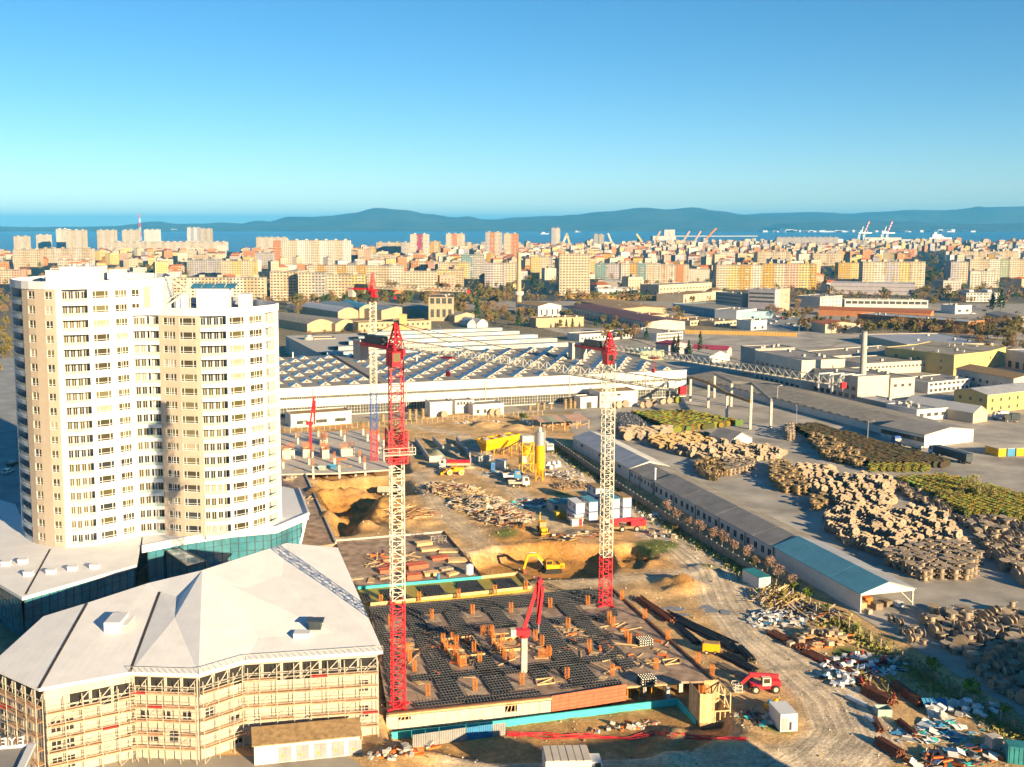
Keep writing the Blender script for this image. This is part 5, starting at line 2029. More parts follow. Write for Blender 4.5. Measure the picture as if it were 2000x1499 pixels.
MB().box(-1.6, -0.2, -1.3, 1.3, 3.1, 5.2).build('control_box', 'steel', mt)

# aggregate bays
A = P(812, 868, 0)
by = thing('aggregate_bay', 'concrete-walled aggregate bay with grey and tan gravel heaps', 'bay', A, SITE)
for (u0, v0, u1, v1) in ((812, 865, 838, 902), (838, 903, 863, 900), (918, 905, 962, 899), (846, 862, 866, 882), (892, 862, 918, 896)):
 a, e = P(u0, v0) - A, P(u1, v1) - A
 c_, s_ = math.cos(-SITE), math.sin(-SITE)
 ro = lambda q_: (q_.x * c_ - q_.y * s_, q_.x * s_ + q_.y * c_, 0.9)
 MB().bar(ro(a), ro(e), 0.5, 1.8).build('bay_wall', 'conc', by)


def heap(u, v, rx, ry, h, m, label, seed, name='gravel_heap', cat='heap', group=None, rot=SITE, zb=None):
 p = G(u, v) if zb is None else P(u, v, zb)
 b = MB()
 rings, seg = 6, 18
 vs_ = [(0, 0, h)]
 for i in range(1, rings + 1):
  t = i / rings
  for k in range(seg):
   a = 2 * math.pi * k / seg
   n_ = 1 + 0.22 * noise.noise((math.cos(a) * 1.5 + seed, math.sin(a) * 1.5, t * 2))
   z = h * (1 - t) ** 1.1 * (1 + 0.25 * noise.noise((math.cos(a) * 3, math.sin(a) * 3 + seed, t * 5))) - (0.15 if i == rings else 0)
   vs_.append((rx * t * n_ * math.cos(a), ry * t * n_ * math.sin(a), z))
 fs_ = [(0, 1 + k, 1 + (k + 1) % seg) for k in range(seg)]
 for i in range(rings - 1):
  o = 1 + i * seg
  fs_ += [(o + k, o + seg + k, o + seg + (k + 1) % seg, o + (k + 1) % seg) for k in range(seg)]
 b.add(vs_, fs_)
 o = b.build(name, m, None, p, smooth=True)
 o.rotation_euler = (0, 0, rot)
 return tag(o, label, cat, group)


M['gravel_g'] = mat('greenish_gravel', (0.34, 0.33, 0.22), 0.95, 0.25, 2.0, bump=0.4)
heap(854, 886, 3.2, 6.5, 2.2, 'gravel_g', 'olive grey gravel heap in the leftmost aggregate bay', 1)
heap(882, 882, 3.0, 8.0, 2.6, 'gravel_t', 'tan sand heap in the middle aggregate bay', 2)
heap(936, 884, 4.2, 8.5, 2.6, 'gravel', 'dark grey gravel heap left of the yellow hopper', 3)
heap(915, 914, 2.2, 1.6, 0.9, 'gravel_t', 'small sand spill behind the yellow wheel loader', 4)

# blue toilet, white cabin, big bags
tl = thing('portable_toilet', 'bright blue portable toilet beside a white cabin at the concrete plant', 'toilet', G(962, 918), SITE)
MB().box(-0.6, 0.6, -0.6, 0.6, 0, 2.1).build('cubicle', 'skyblue', tl)
MB().box(-0.63, 0.63, -0.63, 0.63, 2.1, 2.3).build('roof', 'skyblue', tl)
MB().box(-0.45, 0.45, -0.64, -0.605, 0.1, 2.0).build('door', 'blue', tl)


def cabin(label, loc, yaw, L=6.0, W_=2.45, H=2.6, m='white_b', trim='blue', roofm='roof_grey', group='site cabins', z=0.0, wins_=True, door_red=False, name='site_cabin'):
 """site cabin, long side along +y, short end to the front"""
 root = thing(name, label, 'cabin', (loc[0], loc[1], loc[2] + z), yaw, group)
 MB().box(0.03, W_ - 0.03, 0.03, L - 0.03, 0.1, H - 0.1).build('wall', m, root)
 MB().box(-0.04, W_ + 0.04, -0.04, L + 0.04, H - 0.1, H + 0.04).build('roof', roofm, root)
 t = MB()
 for x in (0.02, W_ - 0.02):
  for y in (0.02, L - 0.02):
   t.box(x - 0.06, x + 0.06, y - 0.06, y + 0.06, 0.0, H - 0.1)
 t.box(0.0, W_, -0.03, 0.06, 0, 0.14).box(-0.03, 0.06, 0.06, L - 0.06, 0, 0.14)
 t.box(0.0, W_, -0.05, 0.0, H - 0.22, H - 0.105)
 t.box(-0.05, 0.0, 0.0, L, H - 0.22, H - 0.105)
 t.build('trim', trim, root)
 if wins_:
  wm = MB().box(-0.01, 0.025, 0, 1.0, 0, 0.9).mesh('window', 'glass')
  fm = MB().box(-0.03, 0.0, -0.06, 1.06, -0.07, 0).box(-0.03, 0.0, -0.06, 1.06, 0.9, 0.97).box(-0.03, 0.0, 0.46, 0.54, 0, 0.9).mesh('frame', 'white')
  for y in (0.7, 3.9):
   if y + 1 < L:
    w = inst('window', wm, root, (0.0, y, 1.1))
    inst('frame', fm, w)
  MB().box(-0.01, 0.02, 2.4, 3.3, 0.15, 2.1).build('door', 'red' if door_red else 'white', root)
 return root


cy_ = SITE
CAB = [  # u, v of the front-left foot, level, roof, label
 (1122, 1027, 0, 'white', 'white site cabin with a red door, bottom left of the cabin cluster', True),
 (1150, 1021, 0, 'roof_grey', 'lower white cabin of the second stack from the left', False),
 (1150, 1021, 1, 'roof_bl', 'upper white cabin of the second stack with a blue-grey roof', False),
 (1193, 1015, 0, 'roof_grey', 'lower white cabin right behind the crane mast', False),
 (1193, 1015, 1, 'roof_bl', 'upper white cabin with blue roof right behind the crane mast', False),
 (1216, 1012, 0, 'roof_grey', 'lower cabin of the rightmost stack by the mobile crane', False),
 (1216, 1012, 1, 'moss', 'upper cabin with brown roof, on the rightmost stack by the mobile crane', False),
 (1163, 992, 0, 'roof_grey', 'lower cabin at the back of the cluster under a brown-roofed one', False),
 (1163, 992, 1, 'moss', 'brown-roofed upper cabin at the back of the cluster', False),
 (1190, 985, 0, 'white', 'single white cabin at the back by the haul road', False),
]
for u, v, lv, rf, lab, red in CAB:
 q_ = G(u, v)
 q_.z = max(q_.z, 0) * 0 + 0.05
 cabin(lab, q_, cy_, 6.0, 2.45, 2.6, roofm=rf, z=lv * 2.66, door_red=red)
q_ = G(1122, 1027)
q_.z = 0.05
cabin('white-roofed upper cabin at the front left of the cluster', q_ + E1 * 0.6 + E2 * 0.8, cy_, 6.0, 2.45, 2.6, roofm='white', z=2.66)
cabin('small white cabin right of the blue toilet at the concrete plant', G(972, 917), SITE, 3.0, 3.2, 2.5, trim='steel', roofm='white', wins_=False, group=None)
# lean-to with red door in front
q_ = G(1117, 1029)
lt = thing('lean_to', 'tin-roofed lean-to with a bright red door panel in front of the left cabins', 'shelter', q_, SITE)
MB().box(0.1, 2.9, 0.1, 1.6, 0, 2.0).build('wall', 'white_b', lt)
MB().box(-0.6, 3.2, -0.7, 1.7, 2.02, 2.12).build('roof', 'tan', lt)
MB().box(1.9, 2.75, 0.03, 0.1, 0.05, 1.9).build('door', 'red', lt)
for k, (u, v) in enumerate(((1068, 914), (1076, 916), (1084, 914), (1092, 912), (1072, 909), (1081, 908), (1090, 907), (1030, 827), (1022, 824), (1034, 830))):
 b = MB().box(-0.5, 0.5, -0.5, 0.5, 0, 0.9)
 b.face([(-0.5, -0.5, 0.9), (0.5, -0.5, 0.9), (0, 0, 1.25)])
 b.face([(0.5, -0.5, 0.9), (0.5, 0.5, 0.9), (0, 0, 1.25)])
 b.face([(0.5, 0.5, 0.9), (-0.5, 0.5, 0.9), (0, 0, 1.25)])
 b.face([(-0.5, 0.5, 0.9), (-0.5, -0.5, 0.9), (0, 0, 1.25)])
 o = b.build('bulk_bag', 'bag', None, G(u, v))
 o.rotation_euler = (0, 0, RND.uniform(0, 1.5))
 tag(o, 'full white bulk bag on the ground right of the silo' if k < 7 else 'white bulk bag by the far end of the fence road', 'bag', 'bulk bags by the silo' if k < 7 else 'bulk bags by the far fence')

# dark shed with teal tarpaulin and the yellow skip
sh_ = thing('site_shed', 'low grey site shed under a teal tarpaulin left of the cabins', 'shed', G(1080, 1003), SITE)
MB().box(0, 6, 0, 5, 0, 2.4).build('wall', 'conc', sh_)
M['teal'] = mat('teal_tarpaulin', (0.03, 0.20, 0.23), 0.6, 0.3, 1.0, bump=0.4)
b = MB()
for i in range(6):
 for j in range(5):
  z = lambda i_, j_: 2.5 + 0.35 * noise.noise((i_ * 0.8, j_ * 0.8, 4))
  b.face([(i * 1.05 - 0.2, j * 1.05 - 0.2, z(i, j)), ((i + 1) * 1.05 - 0.2, j * 1.05 - 0.2, z(i + 1, j)), ((i + 1) * 1.05 - 0.2, (j + 1) * 1.05 - 0.2, z(i + 1, j + 1)), (i * 1.05 - 0.2, (j + 1) * 1.05 - 0.2, z(i, j + 1))])
b.build('tarpaulin', 'teal', sh_)
MB().box(0.5, 1.3, -0.03, 0, 0.05, 2.0).build('door', 'steel_dk', sh_)
sk = thing('waste_skip', 'mustard yellow covered skip in front of the grey site shed', 'skip', G(1086, 1017), SITE)
b = MB()
b.add([(0.4, 0.2, 0.2), (3.6, 0.2, 0.2), (3.6, 2.0, 0.2), (0.4, 2.0, 0.2), (0, 0, 2.0), (4.0, 0, 2.0), (4.0, 2.2, 2.0), (0, 2.2, 2.0)], [(0, 1, 5, 4), (1, 2, 6, 5), (2, 3, 7, 6), (3, 0, 4, 7), (3, 2, 1, 0)])
M['mustard'] = mat('mustard_paint', (0.38, 0.27, 0.03), 0.6, 0.2, 0.8)
b.build('skip_body', 'mustard', sk)
MB().box(-0.05, 4.05, -0.05, 2.25, 2.0, 2.15).build('lid', 'mustard', sk)

# ------------------------------------------------------------------ second concrete frame under construction (beside the tower)
S2Z = 1.0


def C6(x, y, z=0.0):
 return P(540 + x / 7.143, 820 + y / 7.143, z)


pl = [C6(40, 760, S2Z), C6(860, 742, S2Z), C6(1660, 690, S2Z), C6(1480, 250, S2Z), C6(1280, 150, S2Z), C6(40, 190, S2Z)]
FO = C6(860, 742, 0)
fs2 = thing('unfinished_building', 'new concrete slab on columns with rusty bars sprouting beside the tower', 'building', FO)
MB().prism([(p.x - FO.x, p.y - FO.y) for p in pl], S2Z - 0.45, S2Z).build('floor_slab', 'conc_l', fs2)
clo = MB().box(-0.32, 0.32, -0.32, 0.32, -2.6, S2Z - 0.46).mesh('column', 'conc_l')
for x, y in ((510, 760), (875, 742), (1235, 718), (1590, 695), (1100, 640), (700, 650), (300, 660), (1400, 560), (1000, 500), (600, 500)):
 p = C6(x, y, S2Z) - FO
 inst('column', clo, fs2, (p.x, p.y + 0.6, 0), SITE)
for x, yb, h in [(455, 625, 2.6), (510, 742, 2.9), (810, 620, 2.8), (875, 735, 3.1), (1160, 600, 2.7), (1230, 690, 2.9), (1590, 685, 3.0), (1505, 575, 2.8), (1425, 470, 3.4), (1495, 380, 3.2), (1270, 300, 3.4), (1210, 215, 3.2), (900, 225, 3.0), (585, 240, 3.0), (270, 255, 2.9), (950, 300, 3.0), (300, 340, 3.0), (95, 680, 2.9), (505, 530, 2.6), (1420, 300, 3.3), (640, 300, 2.2), (700, 320, 2.2)]:
 p = C6(x, yb, S2Z) - FO
 co = inst('column', MB().box(-0.32, 0.32, -0.32, 0.32, 0, h * 0.72).mesh('column', 'conc_l'), fs2, (p.x, p.y, S2Z + 0.002), SITE)
 inst('starter_bars', cage, co, (0, 0, h * 0.72))
for x0, yb, w, d, h in ((370, 530, 2.6, 4.0, 2.6), (640, 545, 2.2, 5.5, 2.8), (900, 515, 4.4, 3.0, 2.4), (80, 555, 4.0, 3.4, 2.8), (610, 350, 2.2, 2.2, 1.6)):
 p = C6(x0, yb, S2Z) - FO
 b = MB().box(0, w, 0, 0.3, 0, h).box(0, 0.3, 0.3, d, 0, h).box(w - 0.3, w, 0.3, d, 0, h).box(0.3, w - 0.3, d - 0.3, d, 0, h)
 co = b.build('core_wall', 'conc_l', fs2, (p.x, p.y, S2Z + 0.002))
 co.rotation_euler = (0, 0, SITE)
 for k in range(2):
  inst('starter_bars', wall_bars, co, (0.9 + k * (w - 1.8) if w > 3 else w / 2, 0.15 + k * (d - 0.3), h), 0)
for x, y in ((700, 690), (300, 700), (560, 690), (1020, 650), (920, 660)):
 p = C6(x, y, S2Z) - FO
 o = inst('plywood_sheet', sh, fs2, (p.x, p.y, S2Z + 0.04), RND.uniform(0, 3))
p = C6(870, 555, S2Z)
board_stack('bar_bundle', 'orange red bundle of bars lying on the far concrete slab', 'bundle', p, 0.3, 6, 1, 5.0, 0.2, 0.15, 'orange', None)
for k, (x, y, lab) in enumerate(((785, 680, 'bright blue mortar skip on the edge of the far slab'), (640, 700, 'pale blue mortar skip left of the bright blue one'))):
 p = C6(x, y, S2Z)
 b = MB()
 b.add([(-0.9, -0.4, 0), (0.9, -0.4, 0), (0.9, 0.4, 0), (-0.9, 0.4, 0), (-1.4, -0.8, 1.1), (1.4, -0.8, 1.1), (1.4, 0.8, 1.1), (-1.4, 0.8, 1.1)], [(0, 1, 5, 4), (1, 2, 6, 5), (2, 3, 7, 6), (3, 0, 4, 7), (3, 2, 1, 0)])
 o = b.build('mortar_skip', 'skyblue' if k == 0 else 'rail', None, p + Vector((0, 0, 0.02)))
 tag(o, lab, 'skip')
# ------------------------------------------------------------------ long shed along the works yard, four sections


def line_pt(u, v, z):
 return P(u, v, z)


L1, L0 = P(1681.5, 1159, 4.0), P(1120, 856, 3.6)
L0.z = L1.z = 0
sd_ = (L0 - L1).normalized()
SA = math.atan2(sd_.y, sd_.x) - rad(90)            # yaw whose +y runs along the shed
across = Vector((math.cos(SA), math.sin(SA), 0))


def along(u, v, z):
 p = P(u, v, z)
 p.z = 0
 return (p - L1).dot(sd_)


def shed(label, y0, y1, he, hr, wall_m, roof_m, wd=12.0, xo=0.0, roof_sun=None, wins=(), open_end=False):
 o = L1 + sd_ * y0 + across * xo
 root = thing('shed', label, 'shed', o, SA, 'sheds along the yard fence')
 L = y1 - y0
 b = MB()
 b.box(0, 0.25, 0, L, 0, he - 0.02)
 if not open_end:
  b.box(wd - 0.25, wd, 0, L, 0, he - 0.02)
  b.prism([(0.25, 0), (wd - 0.25, 0), (wd - 0.25, 0.25), (0.25, 0.25)], 0, he - 0.02)
  b.face([(0, 0, he - 0.02), (wd, 0, he - 0.02), (wd / 2, 0, hr - 0.1)])
 b.box(0.25, wd - 0.25, L - 0.25, L, 0, he - 0.02)
 b.face([(wd, L, he - 0.02), (0, L, he - 0.02), (wd / 2, L, hr - 0.1)])
 b.build('wall', wall_m, root)
 for x0, z0, x1, z1, m in ((-0.4, he - 0.05, wd / 2, hr, roof_m), (wd / 2, hr, wd + 0.4, he - 0.05, roof_sun or roof_m)):  # right slope gets its own tone, sunlight put into the roof colour
  r = MB()
  n = max(1, round(L / 9))
  for k in range(n):
   ya, yb = -0.3 + (L + 0.6) * k / n + 0.04, -0.3 + (L + 0.6) * (k + 1) / n
   z_ = 0.02 * (k % 2)
   r.add([(x0, ya, z0 + z_), (x1, ya, z1 + z_), (x1, yb, z1 + z_), (x0, yb, z0 + z_), (x0, ya, z0 - 0.12), (x1, ya, z1 - 0.12), (x1, yb, z1 - 0.12), (x0, yb, z0 - 0.12)],
                  [(0, 1, 2, 3), (4, 5, 1, 0), (7, 6, 5, 4), (2, 6, 7, 3), (3, 7, 4, 0), (1, 5, 6, 2)])
  r.build('roof_slope', m, root)
 if wins:
  n, w, h, z = wins
  wm = MB().box(-0.02, 0.0, 0, w, 0, h).mesh('window', 'dark')
  fm = MB().box(-0.07, -0.02, -0.08, w + 0.08, -0.1, 0).box(-0.07, -0.02, -0.08, w + 0.08, h, h + 0.08).box(-0.06, -0.02, w / 2 - 0.04, w / 2 + 0.04, 0, h).mesh('frame', 'conc_l')
  for k in range(n):
   y = L * (k + 0.5) / n - w / 2 + (0.25 if k % 3 == 0 else 0)
   o2 = inst('window', wm, root, (0, y, z))
   inst('frame', fm, o2)
  db_ = MB()
  pm = MB().box(-0.12, 0.0, -0.1, 0.1, 0, he - 0.1).mesh('downpipe', 'steel_dk')
  for k in range(0, n + 1, 4):
   inst('downpipe', pm, root, (0, min(L - 0.2, max(0.2, L * k / n)), 0))
 return root


yb1 = along(1513.5, 1066.5, 4.0)
yb2 = along(1277, 939, 4.0)
yb3 = along(1234, 914, 4.0)
yb4 = along(1120, 856, 3.6)
bs = shed('blue-roofed white shed with an open gable at the yard end', 0, yb1 - 0.4, 4.0, 5.9, 'white_b', 'roof_bl', 12.0, roof_sun='roof_lt', open_end=True)
cm = MB().box(-0.12, 0.12, -0.12, 0.12, 0, 3.9).mesh('column', 'crwhite')
for y in (0.2, 9, 18):
 inst('column', cm, bs, (11.8, y, 0))
g = MB()
for k in range(12):
 xa, xb = k, k + 0.985
 za, zb = 4.0 + 1.9 * (1 - abs(xa - 6) / 6) - 0.12, 4.0 + 1.9 * (1 - abs(xb - 6) / 6) - 0.12
 gb = MB().add([(xa, -0.1, 3.55), (xb, -0.1, 3.55), (xb, -0.1, zb), (xa, -0.1, za), (xa, 0, 3.55), (xb, 0, 3.55), (xb, 0, zb), (xa, 0, za)], [(0, 1, 2, 3), (7, 6, 5, 4), (0, 4, 5, 1), (3, 2, 6, 7), (0, 3, 7, 4), (1, 5, 6, 2)])
 gb = bpy.data.objects.new('gable_board', None) if False else None
gm = MB()
gm.face([(0, -0.05, 3.5), (12, -0.05, 3.5), (12, -0.05, 3.88), (6, -0.05, 5.78), (0, -0.05, 3.88)])
gm.build('gable', 'white_b', bs)
br = MB().bar((9, -0.02, 3.5), (11.7, -0.02, 1.0), 0.12).bar((11.8, 0.3, 3.4), (11.8, 8.8, 0.8), 0.12).bar((11.8, 0.3, 0.8), (11.8, 8.8, 3.4), 0.1)
br.build('brace', 'crwhite', bs)
shed('long grey-roofed shed with a row of dark square windows facing the fence', yb1, yb2 - 0.3, 3.9, 5.6, 'white_b', 'roof_grey', 12.0, roof_sun='roof_asb', wins=(20, 1.3, 1.5, 1.2))
shed('short low shed with small paired windows between two longer roofs', yb2 + 0.1, yb3 - 0.3, 3.7, 5.2, 'white_b', 'roof_grey', 12.0, roof_sun='roof_asb', wins=(7, 0.9, 1.0, 1.7))
shed('pale corrugated-roofed shed at the far end of the fence row', yb3, yb4, 3.9, 5.8, 'white_b', 'roof_lt', 12.0, roof_sun='white_b', wins=(3, 2.0, 0.8, 2.3))
o = L1 + sd_ * (yb2 + 0.4) + across * 0.6
tag(MB().tube((0, 0, 3.5), (0, 0, 7.2), 0.25, 8).tube((0, 0, 7.2), (0, 0, 7.5), 0.32, 8).build('chimney_pipe', 'white', None, o), 'thin white flue pipe at the start of the long grey shed', 'flue')
# goods under the open end
for k, (x, y, s, mm, lab) in enumerate(((2.0, 2.5, 1.5, 'wood', 'timber crate nearest the wall under the open end of the blue shed'), (4.4, 1.0, 1.7, 'wood_d', 'weathered crate in the mouth of the blue shed'), (4.6, 4.6, 1.6, 'orange', 'orange crate deep under the blue shed'), (7.4, 2.0, 1.5, 'wood_d', 'flat weathered crate right of the middle under the blue shed'), (9.4, 1.2, 1.3, 'bag', 'pale wrapped crate under the blue shed by its corner post'), (1.4, -0.6, 1.1, 'wood_d', 'small crate outside the blue shed wall'))):
 c = MB().box(-s / 2, s / 2, -s / 2, s / 2, 0.1, s * 0.8)
 for q in (-1, 0, 1):
  c.box(-s / 2 - 0.03, s / 2 + 0.03, q * s * 0.4 - 0.07, q * s * 0.4 + 0.07, 0, 0.1)
  c.box(-s / 2 - 0.03, -s / 2 - 0.005, q * s * 0.4 - 0.06, q * s * 0.4 + 0.06, 0.1, s * 0.8)
  c.box(q * s * 0.4 - 0.06, q * s * 0.4 + 0.06, -s / 2 - 0.03, -s / 2 - 0.005, 0.1, s * 0.8)
 o = c.build('crate', mm, None, L1 + across * x + sd_ * y + Vector((0, 0, 0.07)))
 o.rotation_euler = (0, 0, SA + 0.05 * k)
 tag(o, lab, 'crate')

# ------------------------------------------------------------------ works fence: concrete panels, then posts and wire
fa, fb = FENCE[0], FENCE[4]
fo = FENCE[2]
fw = thing('panel_fence', 'weathered grey concrete panel fence between haul road and sheds', 'fence', fo)
M['fence'] = mat('weathered_fence_concrete', (0.24, 0.21, 0.17), 0.95, 0.3, 0.8)
pm = MB().box(-1.22, 1.22, -0.05, 0.05, 0, 2.0).mesh('panel', 'fence')
qm = MB().box(-0.1, 0.1, -0.1, 0.1, 0, 2.25).mesh('post', 'conc_d')
for a, e in zip(FENCE[:4], FENCE[1:5]):
 d = e - a
 n = round(d.length / 2.6)
 an = math.atan2(d.y, d.x)
 for k in range(n):
  p = a.lerp(e, (k + 0.5) / n) - fo
  inst('panel', pm, fw, (p.x, p.y, RND.uniform(-0.08, 0.05)), an + RND.uniform(-0.01, 0.01))
  p = a.lerp(e, k / n) - fo
  inst('post', qm, fw, (p.x, p.y, 0), an)
fo2 = FENCE[7]
wf = thing('wire_fence', 'low wire fence on concrete posts along the overgrown verge', 'fence', fo2)
qm = MB().box(-0.09, 0.09, -0.09, 0.09, 0, 1.9).mesh('post', 'wood_d')
w = MB()
for a, e in zip(FENCE[4:8], FENCE[5:9]):
 d = e - a
 n = round(d.length / 3.0)
 for k in range(n):
  p = a.lerp(e, k / n) - fo2
  inst('post', qm, wf, (p.x, p.y, 0))
 for z in (0.4, 0.8, 1.2, 1.6):
  w.bar((a.x - fo2.x, a.y - fo2.y, z), (e.x - fo2.x, e.y - fo2.y, z), 0.03)
w.build('wire', 'steel', wf)

# ------------------------------------------------------------------ cable drums


def island_mat(name, cols, rough=0.85, amt=0.3):
 m = mat(name, cols[0], rough, 0.2, 1.4)
 nt = m.node_tree
 N, L = nt.nodes, nt.links
 geo = next(n for n in N if n.type == 'NEW_GEOMETRY')
 oi = N.new('ShaderNodeObjectInfo')
 ad = N.new('ShaderNodeMath')
 ad.operation = 'ADD'
 L.new(geo.outputs['Random Per Island'], ad.inputs[0])
 L.new(oi.outputs['Random'], ad.inputs[1])
 fr = N.new('ShaderNodeMath')
 fr.operation = 'FRACT'
 L.new(ad.outputs[0], fr.inputs[0])
 r = N.new('ShaderNodeValToRGB')
 r.color_ramp.interpolation = 'CONSTANT'
 e = r.color_ramp.elements
 while len(e) < len(cols):
  e.new(0.5)
 for k, c in enumerate(cols):
  e[k].position = k / len(cols)
  e[k].color = (*c, 1)
 L.new(fr.outputs[0], r.inputs['Fac'])
 mx = next(n for n in N if n.type == 'MIX')
 mu = N.new('ShaderNodeMix')
 mu.data_type = 'RGBA'
 mu.inputs['Factor'].default_value = 0.75
 L.new(mx.outputs[2], mu.inputs[6])
 L.new(r.outputs['Color'], mu.inputs[7])
 L.new(mu.outputs[2], N['Principled BSDF'].inputs['Base Color'])
 MATS[name] = m
 return m


M['drum'] = island_mat('drum_timber', [(0.288, 0.216, 0.151), (0.245, 0.187, 0.137), (0.194, 0.158, 0.122), (0.317, 0.245, 0.173), (0.158, 0.137, 0.122), (0.266, 0.216, 0.158), (0.216, 0.187, 0.166), (0.302, 0.259, 0.209)])
M['drum_gold'] = island_mat('fresh_drum_timber', [(0.346, 0.245, 0.115), (0.310, 0.216, 0.101), (0.360, 0.266, 0.151), (0.274, 0.187, 0.101)])
M['reel'] = island_mat('painted_steel_reel', [(0.180, 0.186, 0.018), (0.216, 0.120, 0.012), (0.024, 0.030, 0.018), (0.168, 0.060, 0.012), (0.060, 0.144, 0.036), (0.036, 0.024, 0.018), (0.144, 0.180, 0.030), (0.024, 0.036, 0.018)])
M['reel_d'] = island_mat('dark_steel_reel', [(0.028, 0.025, 0.017), (0.050, 0.033, 0.017), (0.017, 0.019, 0.017), (0.039, 0.044, 0.017), (0.066, 0.039, 0.017)])
M['cable'] = mat('black_cable', (0.05, 0.05, 0.06), 0.6, 0.3, 2.0)
M['drum_grey'] = island_mat('grey_drum_wrap', [(0.259, 0.259, 0.274), (0.346, 0.338, 0.331), (0.202, 0.209, 0.238), (0.302, 0.274, 0.238)])


def drum_parts(r, w, core, n=14):
 """axis along local z, standing on a flange"""
 t = 0.09
 fl = MB().tube((0, 0, 0), (0, 0, t), r, n).tube((0, 0, -0.012), (0, 0, t + 0.012), r * 0.13, 7, mi=1)
 for a in range(3):
  q = math.pi * a / 3 + 0.3
  fl.bar((-r * 0.9 * math.cos(q) , -r * 0.9 * math.sin(q), t / 2), (r * 0.9 * math.cos(q), r * 0.9 * math.sin(q), t / 2), 0.05, t + 0.016, mi=1)
 co = MB().tube((0, 0, t), (0, 0, w - t), core, n, cap=False)
 return fl, co, t


def one_drum(r, w, core, n=12):
 b = MB().tube((0, 0, 0), (0, 0, 0.09), r, n).tube((0, 0, 0.09), (0, 0, w - 0.09), core, n, cap=False).tube((0, 0, w - 0.09), (0, 0, w), r, n)
 b.tube((0, 0, -0.012), (0, 0, w + 0.012), r * 0.16, 6, mi=1)
 return b


# zone: outline, kind, pose (flat / up), radius, width, spacing, stacking, label, heading
ZN = [
 ('A', [(1797, 1206), (2000, 1194), (2080, 1290), (2060, 1380), (1895, 1304), (1846, 1273), (1807, 1228)], 'drum', 'mix', 1.15, 1.25, 2.25, 1.25, '', 0.3),
 ('B', [(1615, 1009), (1812, 1004), (1860, 1036), (1888, 1070), (1800, 1078), (1713, 1092), (1649, 1066), (1612, 1036)], 'drum', 'up', 1.0, 1.15, 1.75, 1.2, '', 1.75),
 ('C', [(1713, 1092), (1800, 1078), (1878, 1072), (1915, 1103), (1905, 1136), (1785, 1136)], 'drum', 'flat', 1.05, 1.35, 2.2, 2.0, '', 0.0),
 ('D', [(1580, 940), (1737, 945), (1751, 983), (1727, 1004), (1649, 1001), (1617, 988), (1583, 964)], 'drum', 'up', 1.0, 1.15, 1.8, 1.3, '', 1.75),
 ('E', [(1500, 913), (1535, 913), (1580, 951), (1577, 969), (1524, 964), (1500, 937)], 'drum_gold', 'flat', 0.95, 0.9, 1.75, 2.6, '', 0.0),
 ('F', [(1583, 982), (1612, 980), (1614, 998), (1584, 998)], 'drum_gold', 'flat', 0.9, 0.8, 1.75, 2.6, '', 0.0),
 ('G', [(1561, 921), (1628, 921), (1630, 936), (1563, 937)], 'drum', 'up', 1.3, 1.2, 2.1, 1.0, '', 1.75),
 ('H', [(1862, 1018), (2000, 1026), (2060, 1050), (2060, 1170), (1985, 1140), (1925, 1085), (1905, 1050)], 'drum', 'mix', 1.1, 1.2, 2.1, 1.7, '', 0.4),
 ('I', [(1740, 951), (1765, 950), (1862, 1001), (1852, 1012), (1790, 985)], 'drum', 'mix', 0.95, 1.0, 1.8, 1.3, '', 0.4),
 ('J', [(1532, 841), (1551, 841), (1553, 862), (1534, 862)], 'drum', 'flat', 0.9, 1.1, 1.9, 2.6, '', 0.0),
 ('K', [(1577, 862), (1604, 858), (1690, 902), (1684, 916), (1610, 900)], 'drum_gold', 'flat', 0.9, 0.95, 1.75, 2.4, '', 0.0),
 ('L', [(1359, 905), (1400, 903), (1423, 930), (1395, 941), (1358, 925)], 'drum_gold', 'mix', 1.0, 1.0, 1.85, 2.0, '', 0.3),
 ('M', [(1409, 904), (1479, 906), (1472, 921), (1420, 932)], 'drum', 'flat', 0.95, 1.0, 1.9, 2.0, '', 0.0),
 ('N', [(1356, 877), (1420, 869), (1537, 889), (1516, 901), (1388, 903), (1311, 888)], 'drum', 'up', 1.0, 1.1, 1.75, 1.15, '', 1.75),
 ('O', [(1265, 861), (1367, 853), (1412, 867), (1383, 877), (1281, 880)], 'drum_gold', 'up', 1.2, 1.25, 2.0, 1.0, '', 1.75),
 ('P', [(1209, 846), (1311, 844), (1309, 857), (1215, 862)], 'drum', 'up', 1.5, 1.3, 2.3, 1.0, '', 1.75),
 ('Q', [(1199, 819), (1232, 814), (1258, 836), (1207, 847)], 'drum_grey', 'up', 1.2, 1.2, 2.0, 1.0, '', 0.75),
 ('R', [(1730, 1213), (1790, 1232), (1815, 1262), (1780, 1258)], 'drum', 'mix', 0.8, 0.9, 1.8, 1.3, '', 0.5),
 ('S', [(1900, 1310), (2010, 1352), (2050, 1400), (2000, 1392), (1925, 1345)], 'drum', 'mix', 0.9, 1.0, 1.9, 1.3, '', 0.5),
]
ZR = [
 ('a', [(1233, 813), (1351, 811), (1449, 832), (1311, 848)], 'reel', 1.15, 0.7, 1.9, 'painted steel reel in the green and orange block by the gantry', 1.75),
 ('b', [(1751, 945), (1844, 937), (2000, 977), (2060, 1000), (2050, 1024), (1881, 1012), (1788, 961)], 'reel', 1.15, 0.7, 1.9, 'painted steel reel in the yellow and green block at the right', 1.75),
 ('c', [(1548, 839), (1593, 835), (1855, 911), (1844, 916), (1692, 914), (1604, 876)], 'reel_d', 1.1, 0.7, 1.7, 'dark steel reel in the large dark block by the white hall', 1.75),
 ('d', [(1692, 917), (1812, 917), (1814, 924), (1694, 924)], 'reel', 1.15, 0.6, 1.9, 'bright spoked yellow reel in the front row of the dark block', 1.75),
]


